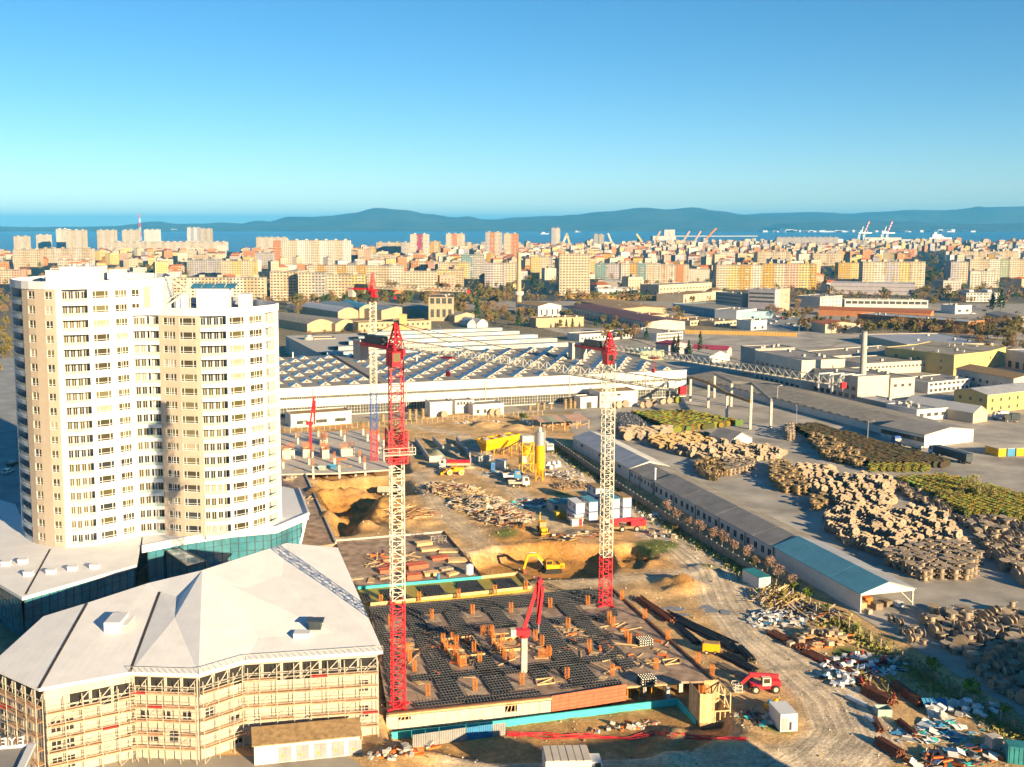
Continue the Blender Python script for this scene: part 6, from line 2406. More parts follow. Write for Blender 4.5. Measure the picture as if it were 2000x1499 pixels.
def fill(px, sp, rot, jit):
 pl = poly(px)
 ax, ay = Vector((math.cos(rot), math.sin(rot))), Vector((-math.sin(rot), math.cos(rot)))
 xs = [p[0] * ax.x + p[1] * ax.y for p in pl]
 ys = [p[0] * ay.x + p[1] * ay.y for p in pl]
 out = []
 i = min(xs)
 r_ = 0
 while i < max(xs):
  j = min(ys) + (sp * 0.5 if r_ % 2 else 0)
  while j < max(ys):
   x, y = ax.x * i + ay.x * j + RND.uniform(-jit, jit), ax.y * i + ay.y * j + RND.uniform(-jit, jit)
   if inside(pl, x, y):
    out.append((x, y))
   j += sp
  i += sp
  r_ += 1
 return out


DR = []
for z, px, m, pose, r, w, sp, stk, lab, hd in ZN:
 for x, y in fill(px, sp, SITE + 0.06, 0.16 * sp if pose != 'flat' else 0.08 * sp):
  rr = r * RND.uniform(0.82, 1.12)
  ww = w * RND.uniform(0.85, 1.1)
  pz = pose if pose != 'mix' else ('up' if RND.random() < 0.45 else 'flat')
  n = 1
  if RND.random() < stk - 1:
   n = 2
  if stk > 2 and RND.random() < stk - 2:
   n = 3
  if pz == 'up':
   yaw = hd * 0 + (SITE if hd < 1 else SITE - rad(90)) + RND.gauss(0, 0.25 if pose == 'mix' else 0.1)
   DR.append((x, y, 0.07, 'up', rr, ww, yaw, m, lab, z))
   if n > 1 and pose != 'mix':
    DR.append((x + 0.4, y + 0.5, 0.07 + rr * 1.6, 'up', rr * 0.9, ww, yaw, m, lab, z))
  else:
   for k in range(n):
    tl_ = RND.gauss(0, 0.05) if pose == 'flat' else RND.gauss(0, 0.12)
    DR.append((x + RND.uniform(-0.08, 0.08), y + RND.uniform(-0.08, 0.08), 0.07 + k * ww, 'flat', rr, ww, tl_, m, lab, z))
ZNAME = {'A': 'shaded heap at the lower right', 'B': 'close drum rows behind the blue shed', 'C': 'stacks by the open shed gable', 'D': 'heap above the big drum rows', 'E': 'golden stacks left of the heap', 'F': 'small golden stack apart from the heap', 'G': 'single row facing the camera', 'H': 'long heap at the right edge', 'I': 'line beside the yellow reels', 'J': 'stacks beyond the dark reels', 'K': 'stacks lining the dark reels', 'L': 'heap near the small white hut', 'M': 'sparse stacks right of the hut heap', 'N': 'lit field before the small white hut', 'O': 'golden rows left of the white hut', 'P': 'big row before the orange reels', 'Q': 'lot left of the orange reels', 'R': 'clutter between fence and open shed', 'S': 'clutter along the right fence'}
DR.sort(key=lambda d: -d[4] / math.hypot(d[0], d[1], 75))
GRP = {'drum': 'cable drums in the yard', 'drum_gold': 'cable drums in the yard', 'drum_grey': 'cable drums in the yard'}
CACHE = {}


def drum_mat(x, y, z, pose, r, w, a):
 if pose == 'flat':
  return Matrix.Translation((x, y, z)) @ Matrix.Rotation(a, 4, 'X')
 return Matrix.Translation((x, y, z + r)) @ Matrix.Rotation(a, 4, 'Z') @ Matrix.Rotation(rad(90), 4, 'Y') @ Matrix.Translation((0, 0, -w / 2))




def spot(x, y, bb):
 tx, ty = (x / y - bb[0]) / (bb[1] - bb[0] + 1e-6), (y - bb[2]) / (bb[3] - bb[2] + 1e-6)
 return ('near' if ty < 0.33 else 'far' if ty > 0.66 else 'middle') + ' ' + ('left' if tx < 0.25 else 'mid-left' if tx < 0.5 else 'mid-right' if tx < 0.75 else 'right')


def bbox(items, key):
 out = {}
 for d in items:
  q = out.setdefault(key(d), [9e9, -9e9, 9e9, -9e9])
  q[:] = min(q[0], d[0] / d[1]), max(q[1], d[0] / d[1]), min(q[2], d[1]), max(q[3], d[1])
 return out


ZB = bbox(DR, lambda d: d[9])
rest = {}
for k, (x, y, z, pose, r, w, a, m, lab, zn) in enumerate(DR):
 mw = drum_mat(x, y, z, pose, r, w, a)
 rq, wq = round(r * 8) / 8, round(w * 8) / 8
 if k < 290:
  key = (rq, wq, m)
  if key not in CACHE:
   fl, co, t = drum_parts(rq, wq, rq * 0.52)
   CACHE[key] = (fl.mesh('flange', [m, 'wood_d']), co.mesh('core', m if m != 'drum_grey' else 'cable'))
  fm, cm_ = CACHE[key]
  sz = 'large' if r > 1.12 else 'small' if r < 0.9 else 'mid-sized'
  ps = 'upright' if pose == 'up' else 'flat' if z < 0.3 else 'stacked'
  root = thing('cable_drum', '%s %s cable drum, %s, %s in the %s' % (sz, {'drum': 'weathered', 'drum_gold': 'golden', 'drum_grey': 'grey'}[m], ps, spot(x, y, ZB[zn]), ZNAME[zn]), 'cable drum', (0, 0, 0), 0, 'cable drums: ' + ZNAME[zn])
  root.matrix_world = mw
  inst('flange', fm, root, (0, 0, 0))
  inst('flange', fm, root, (0, 0, wq - 0.09))
  inst('core', cm_, root, (0, 0, 0))
 else:
  b = rest.setdefault('drum', MB())
  s = one_drum(r, w, r * 0.52, 10)
  nv = len(b.m)
  b.add([mw @ Vector(v) for v in s.v], s.f, ['drum', 'drum_gold', 'drum_grey'].index(m))
  b.m[nv:] = [3 if q else b.m[nv] for q in s.m]
rest['drum'].build('drum_field', ['drum', 'drum_gold', 'drum_grey', 'dark'], None, None, kind='stuff', label='farther timber cable drums massed over the yard')

RL = []
for z, px, m, r, w, sp, lab, hd in ZR:
 for x, y in fill(px, sp, SITE, 0.07):
  RL.append((x, y, 0.07, 'up', r * RND.uniform(0.93, 1.07), w, (SITE if hd < 1 else SITE - rad(90)) + RND.gauss(0, 0.06), m, lab))
RL.sort(key=lambda d: -(d[4] + (9 if 'front row' in d[8] else 0)) / math.hypot(d[0], d[1], 75))


def reel_mesh(r, w):
 b = MB()
 n = 12
 for z0 in (0, w - 0.08):
  for k in range(n):
   a0, a1 = 2 * math.pi * k / n, 2 * math.pi * (k + 1) / n
   p = [(rr * math.cos(a), rr * math.sin(a)) for rr, a in ((r, a0), (r, a1), (r * 0.82, a1), (r * 0.82, a0))]
   b.face([(x, y, z0) for x, y in p][::-1])
   b.face([(x, y, z0 + 0.08) for x, y in p])
   b.face([(*p[0], z0), (*p[1], z0), (*p[1], z0 + 0.08), (*p[0], z0 + 0.08)])
  for k in range(4):
   a = math.pi * k / 4
   b.bar((-r * 0.84 * math.cos(a), -r * 0.84 * math.sin(a), z0 + 0.04), (r * 0.84 * math.cos(a), r * 0.84 * math.sin(a), z0 + 0.04), 0.12, 0.06)
 b.tube((0, 0, 0.05), (0, 0, w - 0.05), r * 0.45, 10)
 return b


rm_ = {}
RB = bbox(RL, lambda d: d[8])
rb_ = MB()
for k, (x, y, z, pose, r, w, a, m, lab) in enumerate(RL):
 mw = drum_mat(x, y, z, pose, r, w, a)
 if k < 260:
  key = (m, round(w, 1), round(r, 1))
  if key not in rm_:
   bb = reel_mesh(r, w)
   bb.m = [0] * len(bb.f)
   rm_[key] = bb.mesh('steel_reel', m)
  o = bpy.data.objects.new('steel_reel', rm_[key])
  place(o)
  o.matrix_world = mw
  tag(o, lab.replace(' in the ', ', %s of the ' % spot(x, y, RB[lab])), 'cable reel', 'steel reels, ' + lab.split(' in the ')[-1])
 else:
  s = MB().tube((0, 0, 0), (0, 0, 0.07), r, 9).tube((0, 0, 0.07), (0, 0, w - 0.07), r * 0.45, 7, cap=False).tube((0, 0, w - 0.07), (0, 0, w), r, 9)
  rb_.add([mw @ Vector(v) for v in s.v], s.f, 0 if m == 'reel' else 1)
rb_.build('reel_field', ['reel', 'reel_d'], None, None, kind='stuff', label='farther painted steel reels massed in three blocks')
# ------------------------------------------------------------------ buildings by their front edge
for k_, c_ in dict(cream=(0.47, 0.39, 0.29), ochre=(0.43, 0.26, 0.06), pink=(0.47, 0.29, 0.22), grey=(0.33, 0.31, 0.29), pale=(0.50, 0.45, 0.39), lilac=(0.36, 0.33, 0.36), sand=(0.41, 0.32, 0.21), orange_w=(0.44, 0.18, 0.07), teal_and_shade=(0.16, 0.25, 0.26), yellow_w=(0.48, 0.38, 0.16), blue_w=(0.23, 0.34, 0.42), brown_r=(0.17, 0.11, 0.07), purple_r=(0.12, 0.06, 0.07), crimson=(0.30, 0.04, 0.09), green_w=(0.28, 0.32, 0.23)).items():  # the teal serves real teal bays and walls coloured for shade
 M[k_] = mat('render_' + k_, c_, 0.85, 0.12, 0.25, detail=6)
WIN = {}


def frame_at(u1, v1, b1, u2, v2, H=None):
 H = H or hgt(v1, b1)
 A, B = P(u1, v1, H), P(u2, v2, H)
 A.z = B.z = 0
 d = B - A
 return A, B, d.length, math.atan2(d.y, d.x), H


def windows(b, L, z, h, n, w, y, sign=-1, x0=0.6, axis='x', mi=0, dep=0.05):
 st = (L - 2 * x0) / n
 for k in range(n):
  c = x0 + st * (k + 0.5)
  ya, yb = sorted((y, y + sign * dep))
  if axis == 'x':
   b.box(c - w / 2, c + w / 2, ya, yb, z, z + h, mi)
  else:
   b.box(ya, yb, c - w / 2, c + w / 2, z, z + h, mi)


def block(label, u1, v1, b1, u2, v2, depth, wall='pale', roof='roof_grey', kind='flat', rows=(), left=(), H=None, rise=2.0, name='works_building', cat='building', group=None, par=0.4, extra=None, glass='glass_g', z0=0.0):
 """rows: (sill, height, count, width) on the front; left: the same on the left flank"""
 A, B, L, an, H = frame_at(u1, v1, b1, u2, v2, H)
 root = thing(name, label, cat, A, an, group)
 b = MB()
 if kind == 'flat':
  b.box(0, L, 0, depth, z0, H)
  b.build('wall', wall, root)
  r = MB().box(0.3, L - 0.3, 0.3, depth - 0.3, H + 0.001, H + 0.08)
  r.build('roof', roof, root)
  p = MB()
  for xa, xb, ya, yb in ((-0.08, L + 0.08, -0.08, 0.3), (-0.08, L + 0.08, depth - 0.3, depth + 0.08), (-0.08, 0.3, 0.3, depth - 0.3), (L - 0.3, L + 0.08, 0.3, depth - 0.3)):
   p.box(xa, xb, ya, yb, H - 0.25, H + par)
  p.build('parapet', wall, root)
  if L * depth > 220:
   vm = MB().box(-0.7, 0.7, -0.6, 0.6, 0, 1.1).box(-0.8, 0.8, -0.7, 0.7, 1.1, 1.2).mesh('roof_vent', 'conc')
   for _ in range(4):
    inst('roof_vent', vm, root, (RND.uniform(0.1, 0.9) * L, RND.uniform(0.15, 0.85) * depth, H + 0.07), RND.choice((0, 0.3)))
 elif kind in ('gable', 'gablex', 'arch'):
  n = 8 if kind == 'arch' else 2
  if kind == 'gablex':           # ridge along the front edge
   prof = [(0, H), (depth / 2, H + rise), (depth, H)]
   b.box(0, L, 0, depth, z0, H)
   for x in (0, L):
    b.face([(x, 0, H), (x, depth, H), (x, depth / 2, H + rise)])
   b.build('wall', wall, root)
   for (y0, za), (y1, zb) in zip(prof, prof[1:]):
    e0 = -0.5 if y0 == 0 else 0
    e1 = 0.5 if y1 == depth else 0
    r = MB()
    za2, zb2 = za + (rise / (depth / 2)) * e0 * (1 if y0 == 0 else 0), zb - (rise / (depth / 2)) * e1
    t = 0.18
    r.add([(-0.4, y0 + e0, za2), (L + 0.4, y0 + e0, za2), (L + 0.4, y1 + e1, zb2), (-0.4, y1 + e1, zb2), (-0.4, y0 + e0, za2 + t), (L + 0.4, y0 + e0, za2 + t), (L + 0.4, y1 + e1, zb2 + t), (-0.4, y1 + e1, zb2 + t)], [(0, 1, 5, 4), (1, 2, 6, 5), (2, 3, 7, 6), (3, 0, 4, 7), (4, 5, 6, 7), (3, 2, 1, 0)])
    r.build('roof_slope', roof, root)
  else:                          # gable to the front
   b.box(0, L, 0, depth, z0, H)
   pr = [(L * k / n, H + (rise * (1 - abs(2 * k / n - 1)) if kind == 'gable' else rise * math.sin(math.pi * k / n))) for k in range(n + 1)]
   for y in (0, depth):
    b.face([(x, y, z) for x, z in pr])
   b.build('wall', wall, root)
   r = MB()
   for (xa, za), (xb, zb) in zip(pr, pr[1:]):
    t = 0.2
    r.add([(xa, -0.3, za), (xb, -0.3, zb), (xb, depth + 0.3, zb), (xa, depth + 0.3, za), (xa, -0.3, za + t), (xb, -0.3, zb + t), (xb, depth + 0.3, zb + t), (xa, depth + 0.3, za + t)], [(0, 1, 5, 4), (1, 2, 6, 5), (2, 3, 7, 6), (3, 0, 4, 7), (4, 5, 6, 7), (3, 2, 1, 0)])
   r.build('roof', roof, root)
 if rows:
  w = MB()
  for z, h, n, ww in rows:
   windows(w, L, z, h, n, ww, -0.002)
  w.build('window_row', glass, root, kind='stuff')
 if left:
  w = MB()
  for z, h, n, ww in left:
   windows(w, depth, z, h, n, ww, -0.002, axis='y')
  w.build('window_row', glass, root, kind='stuff')
 if extra:
  for nm, m_, bx in extra:
   MB().box(*bx).build(nm, m_, root)
 return root


# ------------------------------------------------------------------ the great works hall with its field of skylights
A, B, L, an, H = frame_at(440, 765.5, 0, 1341, 724, 11.5)
fac = thing('works_hall', 'huge low white works hall whose dark roof carries rows of gabled skylights', 'building', A, an)
D = 100.0
MB().box(0, L, 0, D, 0, H).build('wall', 'white_b', fac)
MB().box(0.3, L - 0.3, 0.3, D - 0.3, H + 0.002, H + 0.1).build('roof', 'roof_grey', fac)
MB().box(-0.1, L + 0.1, -0.12, 0.3, H - 0.3, H + 0.3).box(-0.1, 0.3, 0.31, D, H - 0.3, H + 0.3).box(L - 0.3, L + 0.1, 0.31, D, H - 0.3, H + 0.3).build('parapet', 'white_b', fac)
gu = MB().box(60.0, 61.2, 0.4, D - 0.4, H + 0.11, H + 0.3)
gu.build('gutter', 'roof_seam', fac)
n = 34
st = L / n
for z, h, nm in ((7.2, 1.0, 'upper'), (0.4, 3.6, 'lower')):
 gm = MB().box(0.05, st - 0.05, -0.03, -0.004, 0, h).mesh('window', 'glass_g')
 fm = MB()
 nb = 7 if nm == 'upper' else 5
 for k in range(nb + 1):
  x = 0.05 + (st - 0.1) * k / nb
  fm.box(x - 0.06, x + 0.06, -0.09, -0.03, 0, h)
 for q in ((0, 1.0) if nm == 'upper' else (0, 0.33, 0.66, 1.0)):
  fm.box(0.05, st - 0.05, -0.08, -0.035, q * h - 0.05, q * h + 0.05)
 fm = fm.mesh('frame', 'conc')
 for i in range(n):
  w = inst('window', gm, fac, (i * st, 0, z))
  inst('frame', fm, w)
pm = MB().box(-0.15, 0.15, -0.35, -0.005, 0, H - 0.3).mesh('downpipe', 'conc')
for x in (L * 0.17, L * 0.36, L * 0.53, L * 0.72, L * 0.9):
 inst('downpipe', pm, fac, (x, 0, 0))
sk = MB()
w_, l_, h_ = 2.3, 2.6, 1.4
sk.face([(-w_, -l_, 0), (0, -l_, h_), (0, l_, h_), (-w_, l_, 0)], 0)
sk.face([(w_, l_, 0), (0, l_, h_), (0, -l_, h_), (w_, -l_, 0)], 2)
sk.face([(-w_, -l_, 0), (w_, -l_, 0), (0, -l_, h_)], 1)
sk.face([(w_, l_, 0), (-w_, l_, 0), (0, l_, h_)], 1)
sk.box(-0.4, 0.4, -l_ - 0.03, -l_ - 0.005, 0.2, 0.9, 3)
M['sky_glass'] = mat('sky_tinted_glass', (0.33, 0.42, 0.46), 0.25, 0.35, 0.5, spec=0.7)  # pale blue colour stands in for the sky mirrored in the panes
sk = sk.mesh('skylight', ['sky_glass', 'conc', 'roof_asb', 'brown'])
for j in range(10):
 for i in range(int(L / 11.6) + 1):
  x = 4.5 + i * 11.6 + (5.8 if j % 2 else 0)
  if x > L - 3.2 or abs(x - 60.6) < 3:
   continue
  inst('skylight', sk, fac, (x, 6.5 + j * 9.5, H + 0.1), RND.uniform(-0.02, 0.02))
for x, y in ((40, 92), (92, 60), (130, 40), (160, 85)):
 inst('roof_flue', MB().tube((0, 0, 0), (0, 0, 3.2), 0.35, 8).mesh('roof_flue', 'white'), fac, (x, y, H + 0.1))
for u, v, hh in ((704, 700, 9), (1125, 702, 8)):
 p = P(u, v, H) - A
 c_, s_ = math.cos(-an), math.sin(-an)
 MB().box(-3, 3, -2.5, 2.5, 0, hh).build('stair_tower', 'conc_l', fac, (p.x * c_ - p.y * s_, min(D - 3, p.x * s_ + p.y * c_), H))
# corrugated halls behind
A2, B2_, L2, an2, H2 = frame_at(640, 697, 0, 1112, 677, 10.5)
mh_ = thing('ridged_hall', 'wide hall behind the works hall under five long shiny sheet roofs', 'building', A2, an2)
dd = 22.0
MB().box(0, L2, 1.5, dd * 5, 0, H2 - 0.5).build('wall', 'conc_l', mh_)
for k in range(5):
 y0 = 1.5 + k * dd
 x0 = k * 11.0 if k else 0
 xe = L2 + 6 - k * 2
 nn = 11
 for q in range(nn):
  xa, xb = lerp(x0, xe, q / nn), lerp(x0, xe, (q + 1) / nn) - 0.08
  MB().face([(xa, y0, H2 - 0.4), (xb, y0, H2 - 0.4), (xb, y0, H2 + 1.9), (xa, y0, H2 + 1.9)]).build('riser', 'conc' if (q + k) % 3 else 'sky_glass', mh_)
  r = MB()
  for t in range(3):
   a_, e_ = y0 + (dd - 0.3) * t / 3, y0 + (dd - 0.3) * (t + 1) / 3 - 0.05
   z_ = lambda yy: H2 + 1.9 - 2.0 * (yy - y0) / dd + (0.5 if t == 0 and yy > y0 + 1 else 0)
   r.face([(xa, a_, z_(a_)), (xb, a_, z_(a_)), (xb, e_, z_(e_)), (xa, e_, z_(e_))], RND.choice((0, 0, 0, 1, 2)))
  r.build('roof_slope', ['roof_lt', 'sky_glass', 'pale'], mh_)

IND = [  # label, front edge, depth, walls, roof, kind, window rows (front), (left)
 ('low white workshop with two wide windows in front of the hall, nearest the tower', 568, 812, 837, 686, 804, 9, 'white_b', 'moss', 'flat', [(1.2, 1.3, 3, 4.2)], []),
 ('tall blank white annex left of the two-level gatehouse before the hall', 840, 788, 817, 883, 786, 8, 'white_b', 'roof_grey', 'flat', [], []),
 ('small two-level white gatehouse annex with an upper window band', 889, 785, 812, 925, 783, 7, 'white_b', 'roof_grey', 'flat', [(4.0, 1.2, 5, 0.9)], []),
 ('low white annex with square windows beside the gatehouse', 924, 793, 815, 984, 789, 8, 'white_b', 'roof_grey', 'flat', [(1.2, 1.5, 4, 1.2)], []),
 ('white box building with one small dark window near the hall corner', 1172, 768, 798, 1245, 765, 12, 'white_b', 'moss', 'flat', [(4.8, 0.9, 1, 1.6)], []),
 ('open white porch hut beside the stacked drums at the hall', 1134, 778, 799, 1167, 776, 6, 'white_b', 'roof_grey', 'flat', [(0.1, 2.4, 1, 2.4)], []),
 ('small white hut with a grey gable roof amid the drum field', 1426, 862, 877, 1469, 856, 10, 'white_b', 'roof_grey', 'gable', [], []),
 ('very long white warehouse along the far edge of the yard under a tan roof', 1345, 735, 747, 1721, 832, 26, 'white_b', 'roof_asb', 'gablex', [(2.6, 0.7, 26, 2.2)], []),
 ('white barrel-roofed hall with a window band and two roller doors', 1721, 832, 857, 1806, 850, 24, 'white_b', 'roof_grey', 'gablex', [(1.9, 1.5, 9, 3.0)], []),
 ('grey-walled office wing with three shaded window storeys at the jib tip', 1475, 686, 744, 1566, 706, 22, 'pale', 'roof_grey', 'flat', [(1.4, 1.6, 9, 2.4), (5.0, 1.6, 9, 2.4), (8.3, 1.5, 9, 2.4)], []),
 ('dark blank end block left of the grey office wing', 1447, 677, 728, 1475, 683, 22, 'grey', 'roof_asb', 'flat', [], []),
 ('pipe-covered process building between the office wing and the tall chimney', 1566, 716, 762, 1676, 738, 16, 'pale', 'roof_grey', 'flat', [(1.2, 1.8, 9, 2.6), (4.8, 1.6, 9, 2.4)], []),
 ('long pale hall with a fine window row behind the chimney', 1598, 700, 716, 1790, 684, 24, 'pale', 'roof_asb', 'flat', [(1.2, 1.3, 22, 1.5)], []),
 ('pale hall with a single dashed window row right of the chimney', 1689, 712, 734, 1840, 704, 26, 'pale', 'roof_asb', 'flat', [(3.2, 1.0, 20, 1.2)], []),
 ('cream block with shaded flank and few windows right of the dashed hall', 1864, 695, 735, 1930, 688, 40, 'yellow_w', 'roof_asb', 'flat', [], [(6, 1.4, 3, 1.4), (2.5, 1.4, 3, 1.4)]),
 ('yellow block with four upper windows next to the cream block', 1930, 688, 722, 1965, 679, 40, 'yellow_w', 'roof_asb', 'flat', [(5, 1.4, 4, 1.6)], []),
 ('white showroom at the right edge with blue glazing', 1965, 684, 718, 2060, 700, 30, 'pale', 'roof_lt', 'flat', [(0.4, 3.4, 6, 2.6)], []),
 ('flat-topped hall with ribbed roof lights beyond the cream block', 1772, 674, 688, 1940, 672, 60, 'cream', 'roof_lt', 'flat', [(2, 1.2, 14, 1.4)], []),
 ('grey box building with a brick-red panel and small square windows', 1740, 741, 784, 1787, 738, 34, 'pale', 'roof_asb', 'flat', [(5.8, 1.2, 3, 1.6)], []),
 ('two-storey white office with a row of curtained windows', 1813, 749, 770, 1895, 741, 16, 'white_b', 'roof_grey', 'flat', [(3.4, 1.6, 9, 1.8), (0.6, 1.4, 9, 1.8)], []),
 ('old shabby building with a mottled brown roof at the right', 1868, 720, 753, 1980, 740, 16, 'pale', 'moss', 'gablex', [(3.6, 1.4, 8, 1.4), (0.8, 1.4, 6, 1.4)], []),
 ('yellow barrel-roofed two-storey building at the right edge', 1929, 772, 810, 2030, 760, 15, 'yellow_w', 'roof_lt', 'gablex', [(1.2, 1.3, 6, 1.1), (4.6, 1.3, 6, 1.1)], [(1.2, 1.3, 3, 1.1), (4.6, 1.3, 3, 1.1)]),
 ('long low grey shed in front of the grey box building', 1674, 777, 796, 1791, 802, 10, 'grey', 'roof_lt', 'flat', [], []),
 ('white garage with a brown canopy behind the barrel-roofed hall', 1791, 803, 824, 1852, 798, 16, 'white_b', 'roof_lt', 'flat', [(1.6, 1.3, 4, 2.0)], []),
 ('tan metal shed right of the white garage', 1901, 808, 828, 1929, 804, 30, 'cream', 'white_b', 'gable', [], []),
 ('small white hall with four tall dark windows and brown hip roof', 1051, 599, 619, 1096, 597, 34, 'white_b', 'moss', 'gable', [(1.0, 4.6, 4, 1.6)], [(1.5, 4.0, 5, 1.2)]),
 ('long tan wall building below the small white hall', 1047, 623, 641, 1140, 620, 12, 'sand', 'brown_r', 'flat', [], []),
 ('long dark red-roofed hall with a row of white pilasters', 1110, 598, 612, 1262, 630, 30, 'pale', 'purple_r', 'gablex', [(0.3, 3.6, 26, 2.2)], []),
 ('dark sawtooth hall with lit ridges beyond the red-roofed hall', 1130, 588, 602, 1212, 604, 42, 'sand', 'moss', 'gablex', [(0.6, 3.4, 20, 2.4)], []),
 ('long tan hall with an ochre end behind the sawtooth roofs', 1106, 577, 584, 1292, 580, 30, 'ochre', 'moss', 'flat', [(2.0, 1.6, 20, 2)], []),
 ('cream hall between the sawtooth hall and the red shed roof', 1222, 601, 616, 1280, 598, 18, 'cream', 'roof_grey', 'flat', [], []),
 ('tan building with pale painted scrawl below a red roof', 1265, 618, 635, 1306, 615, 22, 'sand', 'roof_tile', 'flat', [], []),
 ('low brown-roofed barrack, leftmost of three', 1306, 624, 634, 1345, 621, 40, 'ochre', 'moss', 'flat', [(1.0, 1.4, 6, 2.4)], []),
 ('low brown-roofed barrack, middle of three', 1348, 628, 637, 1388, 625, 40, 'cream', 'moss', 'flat', [(1.0, 1.4, 6, 2.4)], []),
 ('low brown-roofed barrack, rightmost of three', 1396, 630, 639, 1440, 627, 40, 'cream', 'moss', 'flat', [(1.0, 1.4, 6, 2.4)], []),
 ('long pale blue hall with a fine window row', 1314, 594, 606, 1439, 611, 34, 'blue_w', 'roof_asb', 'flat', [(3.2, 1.3, 24, 1.6)], []),
 ('white end block of the pale blue hall', 1439, 608, 625, 1478, 604, 20, 'white_b', 'roof_grey', 'flat', [], []),
 ('cream and red banded office slab with grey flank', 1287, 558, 585, 1390, 553, 26, 'cream', 'roof_grey', 'flat', [(1.5, 1.6, 16, 2.2), (5.2, 1.6, 16, 2.2), (9.0, 1.6, 16, 2.2)], [(5, 1.5, 3, 1.4)]),
 ('cream two-storey annex in front of the banded office slab', 1335, 577, 592, 1400, 571, 30, 'cream', 'moss', 'flat', [(1.0, 1.2, 8, 1.2), (4.0, 1.2, 8, 1.2)], []),
 ('grey four-storey block with a cream end at the industrial edge', 1398, 571, 600, 1448, 576, 13, 'grey', 'roof_grey', 'flat', [(1.2, 1.5, 12, 1.8), (4.4, 1.5, 12, 1.8), (7.6, 1.5, 12, 1.8), (10.8, 1.5, 12, 1.8)], []),
 ('grey block with a salmon pink end wall', 1462, 565, 608, 1514, 567, 12, 'lilac', 'roof_grey', 'flat', [(8, 1.5, 12, 1.8), (11.4, 1.5, 12, 1.8), (14.8, 1.5, 12, 1.8)], []),
 ('salmon pink stair block beside the grey block', 1514, 566, 609, 1543, 564, 13, 'pink', 'roof_grey', 'flat', [(13, 1.2, 2, 1.2), (7, 1.2, 2, 1.2)], []),
 ('white car showroom with a gabled upper hall', 1168, 565, 577, 1245, 565, 30, 'white_b', 'roof_lt', 'flat', [(0.6, 2.6, 8, 3.4)], []),
 ('white upper showroom hall with a pale gable', 1168, 549, 566, 1240, 551, 30, 'pale', 'roof_lt', 'flat', [], []),
 ('long low white shed behind the red crane head', 1132, 655, 668, 1283, 646, 14, 'white_b', 'roof_asb', 'flat', [(1.2, 1.4, 22, 1.4)], []),
 ('white two-storey workshop with close window rows beside the palisade', 1283, 653, 667, 1334, 649, 34, 'white_b', 'roof_asb', 'flat', [(0.8, 1.4, 16, 1.1), (3.2, 1.2, 16, 1.1)], []),
 ('small shed with a crimson gabled roof among cypresses', 1281, 671, 690, 1306, 675, 16, 'lilac', 'crimson', 'gablex', [(1.2, 1.2, 2, 1.0)], []),
 ('low crimson-roofed shed right of the cypresses', 1352, 680, 694, 1420, 684, 10, 'lilac', 'crimson', 'gablex', [], []),
 ('tiny white gabled house beside the dark yard road', 1386, 697, 709, 1425, 694, 14, 'white_b', 'pale', 'gable', [], []),
 ('pale green box building just beyond the hall corner', 1251, 688, 706, 1297, 685, 14, 'green_w', 'roof_bl', 'flat', [], []),
 ('derelict concrete block with two rows of broken openings', 837, 582, 628, 886, 582, 40, 'sand', 'brown_r', 'flat', [(3, 6.2, 4, 2.6), (13.5, 5.4, 4, 3.2)], [(12, 5, 6, 3.5)]),
 ('low crumbling front wing of the derelict works', 700, 632, 651, 842, 627, 14, 'sand', 'moss', 'flat', [(4, 1.6, 14, 1.4)], []),
 ('square yellow-lit chimney block of the derelict works', 780, 616, 650, 794, 616, 6, 'yellow_w', 'roof_grey', 'flat', [], []),
 ('cream panel bunker house beside the round concrete silo', 613, 663, 698, 655, 662, 12, 'cream', 'roof_grey', 'flat', [], []),
 ('white gabled shed left of the round concrete silo', 577, 672, 698, 596, 671, 16, 'blue_w', 'roof_grey', 'gable', [], []),
 ('ridged old factory hall, leftmost, with a rusty clerestory', 600, 634, 650, 652, 631, 110, 'sand', 'roof_asb', 'arch', [], []),
 ('ridged old factory hall, second from the left', 655, 634, 648, 695, 631, 110, 'sand', 'roof_asb', 'arch', [], []),
 ('white-vaulted old hall with a pale clerestory', 660, 610, 624, 700, 608, 70, 'sand', 'roof_lt', 'arch', [], []),
 ('old hall under a wide blue-grey barrel roof', 702, 603, 622, 735, 602, 60, 'sand', 'roof_bl', 'arch', [], []),
 ('dark-roofed old hall left of the derelict block', 745, 607, 625, 800, 603, 90, 'sand', 'roofblue', 'gable', [], []),
 ('old hall with pale ridge light right of the derelict block', 888, 618, 630, 935, 616, 100, 'sand', 'roof_asb', 'gable', [], []),
 ('small whitewashed barrel vault, left of a pair', 913, 634, 641, 930, 634, 26, 'white_b', 'white_b', 'arch', [], []),
 ('small whitewashed barrel vault, right of a pair', 932, 633, 641, 953, 632, 26, 'white_b', 'white_b', 'arch', [], []),
 ('long white warehouse with thin blue stripes', 1622, 553, 574, 1788, 556, 30, 'lilac', 'roof_lt', 'flat', [(3.6, 0.35, 1, 98), (8.0, 0.35, 1, 98)], []),
 ('orange brick school wing with two long window bands', 1675, 614, 636, 1891, 630, 22, 'orange_w', 'roof_lt', 'flat', [(1.2, 1.3, 34, 1.7), (5.6, 1.3, 34, 1.7)], []),
 ('long rust-brown roofed wing behind the orange school', 1598, 604, 616, 1818, 612, 24, 'orange_w', 'roof_tile', 'gablex', [], []),
 ('white panelled gallery on top of the rust-brown wing', 1650, 586, 600, 1813, 588, 14, 'white_b', 'roof_grey', 'flat', [(3, 2.6, 13, 4.6)], []),
 ('house with an orange tiled gable by the car park', 1585, 629, 646, 1612, 634, 26, 'cream', 'roof_tile', 'gablex', [], []),
